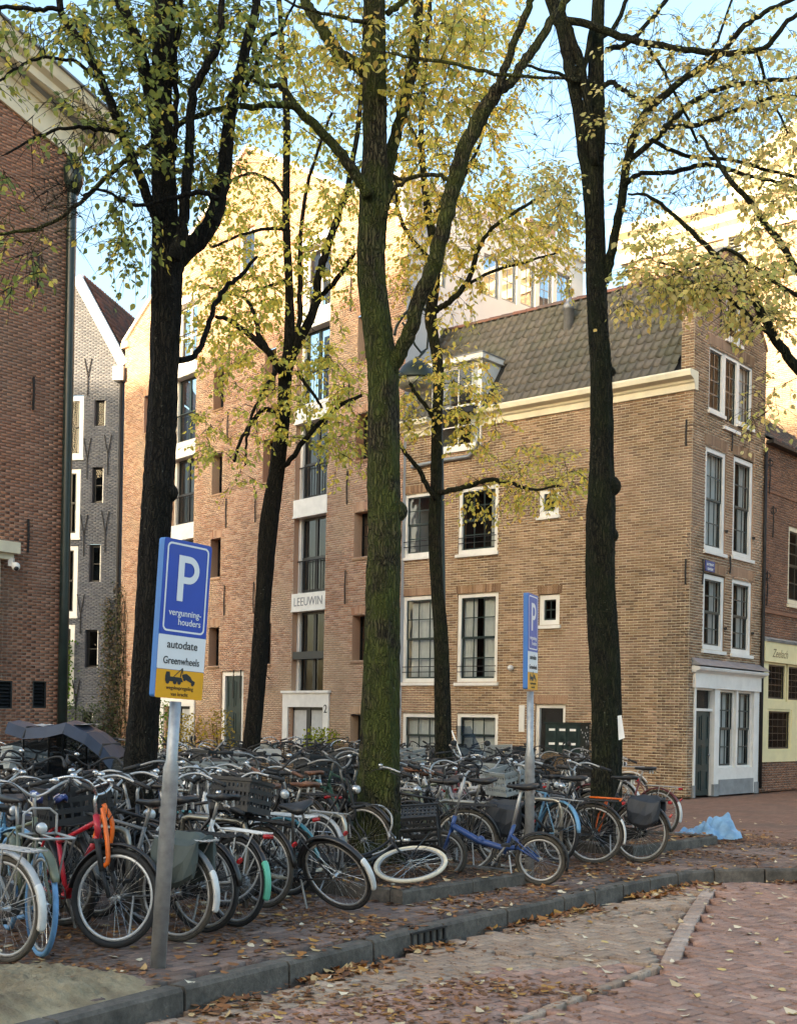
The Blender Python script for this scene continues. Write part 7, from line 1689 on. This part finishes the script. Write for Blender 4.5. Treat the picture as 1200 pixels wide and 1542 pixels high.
# ================================================================ scooters and the cargo bicycle
M['topbox'] = simple('silver_grey_top_box', (0.40,0.41,0.40), 0.4, 0.2, var=0.1)
def scooter(p, heading, color, label, topbox=False, screen=False, mirrors=True, cover=False):
    rot = Matrix.Rotation(math.radians(heading), 4, 'Z'); root = thing('motor_scooter', p, label, 'scooter', 'parked motor scooters', rot=rot); I = Matrix(); c = PAINT[color]
    secs = []
    for x, w, z0, z1 in ((-0.85,0.06,0.55,0.66),(-0.70,0.15,0.40,0.74),(-0.45,0.18,0.28,0.74),(-0.15,0.17,0.22,0.66),(-0.02,0.15,0.20,0.34),(0.25,0.17,0.20,0.28),(0.36,0.19,0.22,0.42)):
        secs.append([(x,-w,z0+0.05),(x,-w*1.05,(z0+z1)/2),(x,-w*0.85,z1-0.02),(x,0,z1),(x,w*0.85,z1-0.02),(x,w*1.05,(z0+z1)/2),(x,w,z0+0.05),(x,0,z0)])
    MB().loft(secs).build('body', c, root, True, local=I)
    secs = [[(x+0.03*abs(t),t*w,z) for t in (-1,-0.6,0,0.6,1)] + [(x+0.05+0.03*abs(t),t*w*0.9,z) for t in (0.9,0,-0.9)] for x, w, z in ((0.36,0.17,0.24),(0.44,0.21,0.45),(0.42,0.21,0.70),(0.36,0.13,0.92))]
    MB().loft(secs).build('leg_shield', c, root, True, local=I)
    secs = [[(x,-w,z-0.03),(x,-w*0.9,z+0.03),(x,0,z+0.05),(x,w*0.9,z+0.03),(x,w,z-0.03),(x,0,z-0.05)] for x, w, z in ((-0.80,0.10,0.80),(-0.60,0.15,0.80),(-0.35,0.14,0.77),(-0.12,0.09,0.76))]
    MB().loft(secs).build('seat', M['leather_black'], root, True, local=I)
    for x in (-0.62, 0.62):
        w = MB().lathe([(0.10,-0.05),(0.11,0.0),(0.10,0.05)],(0,0,0),14).build('wheel', M['alu'], root, local=Matrix.Translation((x,0,0.22)) @ Matrix.Rotation(math.pi/2,4,'X')); MB().ring((0,0,0),'y',0.165,0.055,24,8).build('tyre', M['tyre'], w, True, local=Matrix.Rotation(-math.pi/2,4,'X'))
    MB().tube([(0.62,0.07,0.22),(0.48,0.07,0.55)],0.02,8).tube([(0.62,-0.07,0.22),(0.48,-0.07,0.55)],0.02,8).ring((0.62,0,0.22),'y',0.245,0.03,16,6,math.radians(20),math.radians(165),).build('front_fork', M['rubber'], root, True, local=I)
    MB().tube([(0.40,0,0.85),(0.34,0,0.99)],0.02,8).tube([(0.26,-0.34,1.0),(0.33,-0.18,1.02),(0.35,0,1.0),(0.33,0.18,1.02),(0.26,0.34,1.0)],0.016,8).build('handlebar', M['rubber'], root, True, local=I)
    MB().ell((0.38,0,1.0),(0.09,0.15,0.08)).build('handlebar_cowl', c, root, True, local=I); MB().ell((0.46,0,0.99),(0.03,0.08,0.05)).build('head_lamp', M['lens'], root, True, local=I)
    if mirrors:
        for s in (-1,1):
            m = MB().tube([(0.30,s*0.24,1.02),(0.34,s*0.30,1.22)],0.007,6).build('mirror', M['rubber'], root, local=I); MB().ell((0.34,s*0.33,1.25),(0.02,0.065,0.05)).build('mirror_glass', M['rubber'], m, True, local=I)
    if topbox:
        MB().prism([(x-0.86, -0.21, 0.98+z) for x, z in rrect(0.40,0.24,0.05)],(0,0.42,0)).build('top_box', M['topbox'], root, local=I); MB().box(-1.07,-0.65,-0.215,0.215,0.995,1.015).build('box_seam', M['rubber'], root, local=I); MB().box(-1.0,-0.6,-0.12,0.12,0.80,0.86).build('carrier', M['rubber'], root, local=I)
    if screen:
        secs = [[(0.46-0.10*k-0.03*abs(t)*2, t*(0.24-0.03*k), 1.02+0.17*k) for t in (-1,-0.5,0,0.5,1)] for k in range(4)]; MB().loft(secs, False).build('windscreen', M['clear'], root, True, local=I)
        MB().tube([(0.40,-0.2,1.0),(0.20,-0.28,1.45)],0.012,6).build('screen_strut', M['sign_white'], root, local=I)
    if cover:
        secs = [[(x, w*math.cos(a), 0.35+z*math.sin(a)) for a in [math.pi*k/8 for k in range(9)]] for x, w, z in ((-0.9,0.05,0.4),(-0.8,0.25,0.62),(-0.3,0.27,0.62),(0.1,0.27,0.6),(0.25,0.1,0.5))]; MB().loft(secs, False).build('rain_cover', M['bag_black'], root, True, local=I)
    return root
p = at(322,1200,19.6); scooter(Vector((p.x,p.y,0)), 185, 'black', 'black motor scooter with a silver top box in front of the warehouse', topbox=True)
p = at(432,1200,17.6); scooter(Vector((p.x,p.y,0)), 15, 'lightblue', 'light blue motor scooter with black mirrors before the warehouse portal')
p = at(690,1200,20.5); scooter(Vector((p.x,p.y,0)), -60, 'black', 'black motor scooter with a clear windscreen before the corner house', screen=True)
p = at(842,1200,21.0); scooter(Vector((p.x,p.y,0)), 20, 'grey', 'grey motor scooter under a dark cover beside the letter boxes', cover=True)
def cargo(p, heading):
    root = thing('cargo_bicycle', p, 'cargo bicycle with dark blue box and clear rain hood by the brick building', 'cargo bicycle', rot=Matrix.Rotation(math.radians(heading),4,'Z')); I = Matrix()
    navy = simple('navy_box', (0.018,0.028,0.05), 0.5, var=0.3)
    secs = [[(x,-w,z0),(x,w,z0),(x,w*1.12,z1),(x,-w*1.12,z1)] for x, w, z0, z1 in ((-0.45,0.30,0.28,0.82),(0.45,0.30,0.28,0.74))]; MB().loft(secs).build('cargo_box', navy, root, local=I)
    fr = MB()
    for x, h in ((-0.45,1.45),(0.0,1.5),(0.42,1.28)): fr.tube([(x,-0.33,0.78),(x,-0.33,h-0.1),(x,-0.25,h),(x,0.25,h),(x,0.33,h-0.1),(x,0.33,0.78)],0.012,6)
    fr.build('hood_frame', M['rubber'], root, local=I)
    cl = [[(x, y, h+dz) for y, dz in ((-0.35,-0.60 if x < 0.3 else -0.46),(-0.345,-0.12),(-0.27,0.0),(0,0.025),(0.27,0.0),(0.345,-0.12),(0.35,-0.60 if x < 0.3 else -0.46))] for x, h in ((-0.66,1.50),(-0.45,1.44),(-0.2,1.46),(0.0,1.51),(0.25,1.40),(0.42,1.27),(0.55,1.12))]
    MB().loft([c[1:6] for c in cl], False).build('hood_roof', navy, root, local=I)
    MB().loft([c[:2] for c in cl[1:6]], False).build('hood_window', M['clear'], root, local=I); MB().loft([c[5:] for c in cl[1:6]], False).build('hood_window', M['clear'], root, local=I)
    MB().poly([(p[0]+0.003,p[1],p[2]) for p in cl[-1]]).build('hood_front', M['clear'], root, local=I)
    for x0, x1 in ((-0.40,-0.16),(-0.05,0.2)): MB().loft([[(x,y,1.475+0.02*math.sin(x*9)+0.012*math.sin(y*30)) for y in (-0.22,-0.1,0.02,0.12,0.22)] for x in (x0,(x0+x1)/2,x1)], False).build('roof_window', M['topbox'], root, local=I)
    MB().tube([(-0.45,0,0.4),(-0.8,0,0.3),(-1.1,0,0.35)],0.025,8).tube([(-0.8,0,0.3),(-0.95,0,0.85)],0.017,8).tube([(-0.5,0,0.5),(-0.55,0,1.05)],0.017,8).tube([(-0.62,-0.3,1.08),(-0.55,0,1.06),(-0.62,0.3,1.08)],0.012,8).build('frame', PAINT['black'], root, True, local=I)
    MB().loft([[(-0.98+x,-w,0.97),(-0.98+x,w,0.97),(-0.98+x,w*0.8,1.02),(-0.98+x,-w*0.8,1.02)] for x, w in ((-0.13,0.1),(0,0.09),(0.14,0.02))]).build('saddle', M['leather_black'], root, True, local=I)
    for x, y in ((-1.25,0),(0.05,-0.38),(0.05,0.38)):
        w = put('wheel', BM['wheel20'].copy(), M['chrome'], root, Matrix.Translation((x,y,0.255))); tm = BM['tyre20'].copy(); tm.materials.clear(); tm.materials.append(M['tyre']); put('tyre', tm, None, w, I)
        w.data.materials.clear(); w.data.materials.append(M['chrome'])
    return root
p = at(112,1200,13.6); cargo(Vector((p.x,p.y,0)), -8)
# loose grey crate at the left edge
p = at(8,1240,11.2); cr_ = thing('storage_crate', (p.x,p.y,0), 'large dark grey plastic crate standing among bicycles by the brick building', 'crate')
MB().box(-0.45,0.42,-0.3,0.3,0.0,0.62).build('tub', M['crate_dk'] if 'crate_dk' in M else simple('dark_grey_plastic', (0.07,0.078,0.085), 0.5, var=0.2), cr_, local=Matrix()); MB().box(-0.47,0.44,-0.32,0.32,0.621,0.66).build('lid', M['crate_black'], cr_, local=Matrix())
for k in range(10): MB().box(-0.05+k*0.04,-0.03+k*0.04,-0.312,-0.301,0.30,0.46).build('vent_slot', M['crate_black'], cr_, local=Matrix())
# ================================================================ fallen leaves
def litter_mat(name, cols):
    t = NT(name); k = len(cols); c = t.ramp(t.island(), [(i/k, cc) for i, cc in enumerate(cols)], 'CONSTANT'); return t.done(c, 0.7, 0, 0.3)
M['litter'] = litter_mat('fallen_leaf', [(0.26,0.10,0.035),(0.18,0.075,0.03),(0.34,0.145,0.04),(0.13,0.055,0.026),(0.40,0.20,0.05),(0.22,0.09,0.035),(0.48,0.33,0.16),(0.16,0.065,0.03),(0.28,0.12,0.045),(0.20,0.08,0.03)])
M['litter_pale'] = litter_mat('pale_fallen_leaf', [(0.58,0.47,0.31),(0.60,0.42,0.16),(0.54,0.42,0.27),(0.66,0.56,0.40),(0.46,0.29,0.13),(0.62,0.50,0.34),(0.52,0.38,0.22)])
M['litter_brown'] = litter_mat('brown_leaf_crumbs', [(0.14,0.06,0.03),(0.19,0.085,0.038),(0.11,0.05,0.028),(0.24,0.11,0.045),(0.17,0.07,0.032)])
rl = np.random.RandomState(5)
def litter(name, pos, L0, L1, mat, label, curl=0.35):
    n = len(pos); ang = rl.uniform(0, 2*np.pi, n); L = rl.uniform(L0, L1, n); W = L*rl.uniform(0.5,0.75,n); cu = rl.uniform(-0.1, curl, n)*L; tl = rl.uniform(-0.18,0.18,(n,2))
    u = np.array([-0.5,-0.28,0.18,0.5,0.18,-0.28]); w = np.array([0,0.40,0.36,0,-0.36,-0.40]); zz = np.array([0.5,0.25,0.15,0.9,0.55,0.35])
    x = u[None]*L[:,None]; y = w[None]*W[:,None]; z = zz[None]*cu[:,None] + tl[:,:1]*x + tl[:,1:]*y; z -= z.min(1, keepdims=True); ca, sa = np.cos(ang)[:,None], np.sin(ang)[:,None]
    V = np.stack([pos[:,:1]+x*ca-y*sa, pos[:,1:2]+x*sa+y*ca, pos[:,2:3]+0.004+z], -1).reshape(-1,3)
    T_ = (np.array([[0,1,5],[1,2,5],[2,4,5],[2,3,4]])[None]+(np.arange(n)*6)[:,None,None]).reshape(-1,3)
    return tag(put(name, np_mesh(name, V, T_, mat)), label, 'leaves', kind='stuff')
def ok_pts(cand, road_side, zmap):
    out = []
    for x, y in cand:
        if not in_frame((x, y, 0), 120): continue
        s = street_side(x, y)
        if road_side and s < -0.02: out.append((x, y, ROAD_Z))
        if not road_side and s > 0.02 and (((x-sc_.x+0.25)/1.05)**2+((y-sc_.y)/0.85)**2 > 0.95 or rp.random() < 0.06): out.append((x, y, zmap(x, y)))
    return np.array(out)
def zmap(x, y):
    for c, w2, w1 in ((BED1, 2.05, 3.2), (BED2-D2*2.3, 2.3, 3.0)):
        d = Vector((x-c.x, y-c.y, 0)); a, b = d.dot(D2), d.dot(D1)
        if 0 < a < w2 and 0 < b < w1: return 0.10 if (0.1 < a < w2-0.1 and 0.1 < b < w1-0.1) else 0.128
    if ((x-sc_.x+0.25)/1.05)**2+((y-sc_.y)/0.85)**2 < 1: return 0.085*max(0, 1-((x-sc_.x+0.25)/1.05)**2-((y-sc_.y)/0.85)**2)**0.6
    return 0.0
rp = random.Random(9)
# leaves on the pavement under the bicycles
c1 = []
for _ in range(15000):
    s, q = rp.uniform(-3,14), abs(rp.gauss(1.5,1.0)); p = kp[1] + D2*s + D1*q
    f = 0.5+0.5*math.sin(p.x*2.6+p.y*1.1+0.7)*math.sin(p.y*3.1-p.x*0.8)+0.3*math.sin(p.x*7+2)*math.sin(p.y*6)
    if rp.random() < max(0.0, f)**1.6 * min(1, 0.15+q*0.8): c1.append((p.x, p.y))
pts = ok_pts(c1, False, zmap); litter('pavement_leaves', pts[:5200], 0.03, 0.095, M['litter'], 'brown and golden fallen leaves strewn under the bicycles')
c1 = []
for _ in range(30000):
    s, q = rp.uniform(-3,13), rp.uniform(0.5,3.2); p = kp[1] + D2*s + D1*q
    if math.sin(p.x*2.1+1)*math.sin(p.y*1.7)+math.sin(p.x*5+p.y*3)*0.5 < -0.25: continue
    c1.append((p.x, p.y))
pts = ok_pts(c1, False, zmap); litter('leaf_crumbs', pts[:17000], 0.015, 0.055, M['litter_brown'], 'dark brown crumbled leaves covering the pavement bricks', 0.2)
c1 = []
for _ in range(2600):
    s, q = rp.uniform(-3,16), rp.uniform(0.1,9); p = kp[1] + D2*s + D1*q; c1.append((p.x, p.y))
for _ in range(1400): c1.append((rp.uniform(3,10), rp.uniform(14,27)))
pts = ok_pts(c1, False, zmap); litter('pale_leaves', pts[:750], 0.05, 0.11, M['litter_pale'], 'scattered pale yellow leaves on the pavement', 0.5)
# in the gutter and on the street
c1 = []
for _ in range(1500):
    s = rp.uniform(4,22); p, d = along(kerb, KL, s); n = Vector((d.y,-d.x,0)); q = abs(rp.gauss(0,0.16))+0.01
    if math.sin(s*2.3)+math.sin(s*5.1+1) < -0.5: continue
    p = p + n*q; c1.append((p.x, p.y))
pts = ok_pts(c1, True, zmap); litter('gutter_leaves', pts[:800], 0.05, 0.12, M['litter'], 'golden brown leaves gathered along the kerb gutter', 0.6)
c1 = [(rp.uniform(-3,7), rp.uniform(5.5,14.5)) for _ in range(700)]
pts = ok_pts(c1, True, zmap); litter('street_pale_leaves', pts[:200], 0.05, 0.10, M['litter_pale'], 'single pale leaves scattered over the street bricks', 0.6)
c1 = []
for cx, cy, rx, ry, n in ((-0.1,7.55,0.5,0.25,420),(0.55,8.0,0.35,0.18,220),(-0.8,6.9,0.5,0.3,300),(1.0,7.9,0.2,0.12,110),(0.35,7.0,0.3,0.2,130)):
    for _ in range(n): c1.append((cx+rp.gauss(0,rx), cy+rp.gauss(0,ry)))
pts = ok_pts(c1, True, zmap); litter('street_leaf_drifts', pts, 0.02, 0.075, M['litter'], 'drifts of crumbled orange brown leaves in the parking bay', 0.3)

c1 = [(rp.uniform(-3,7), rp.uniform(5.5,14.5)) for _ in range(22000)]
c1 = [(x, y) for x, y in c1 if rp.random() < 0.25+0.6*max(0, math.sin(x*1.9+y*0.7)*math.sin(y*1.6-x*0.5))]
pts = ok_pts(c1, True, zmap); litter('street_crumbs', pts[:5500], 0.008, 0.035, M['litter_brown'], 'fine brown leaf crumbs over the street bricks', 0.2)
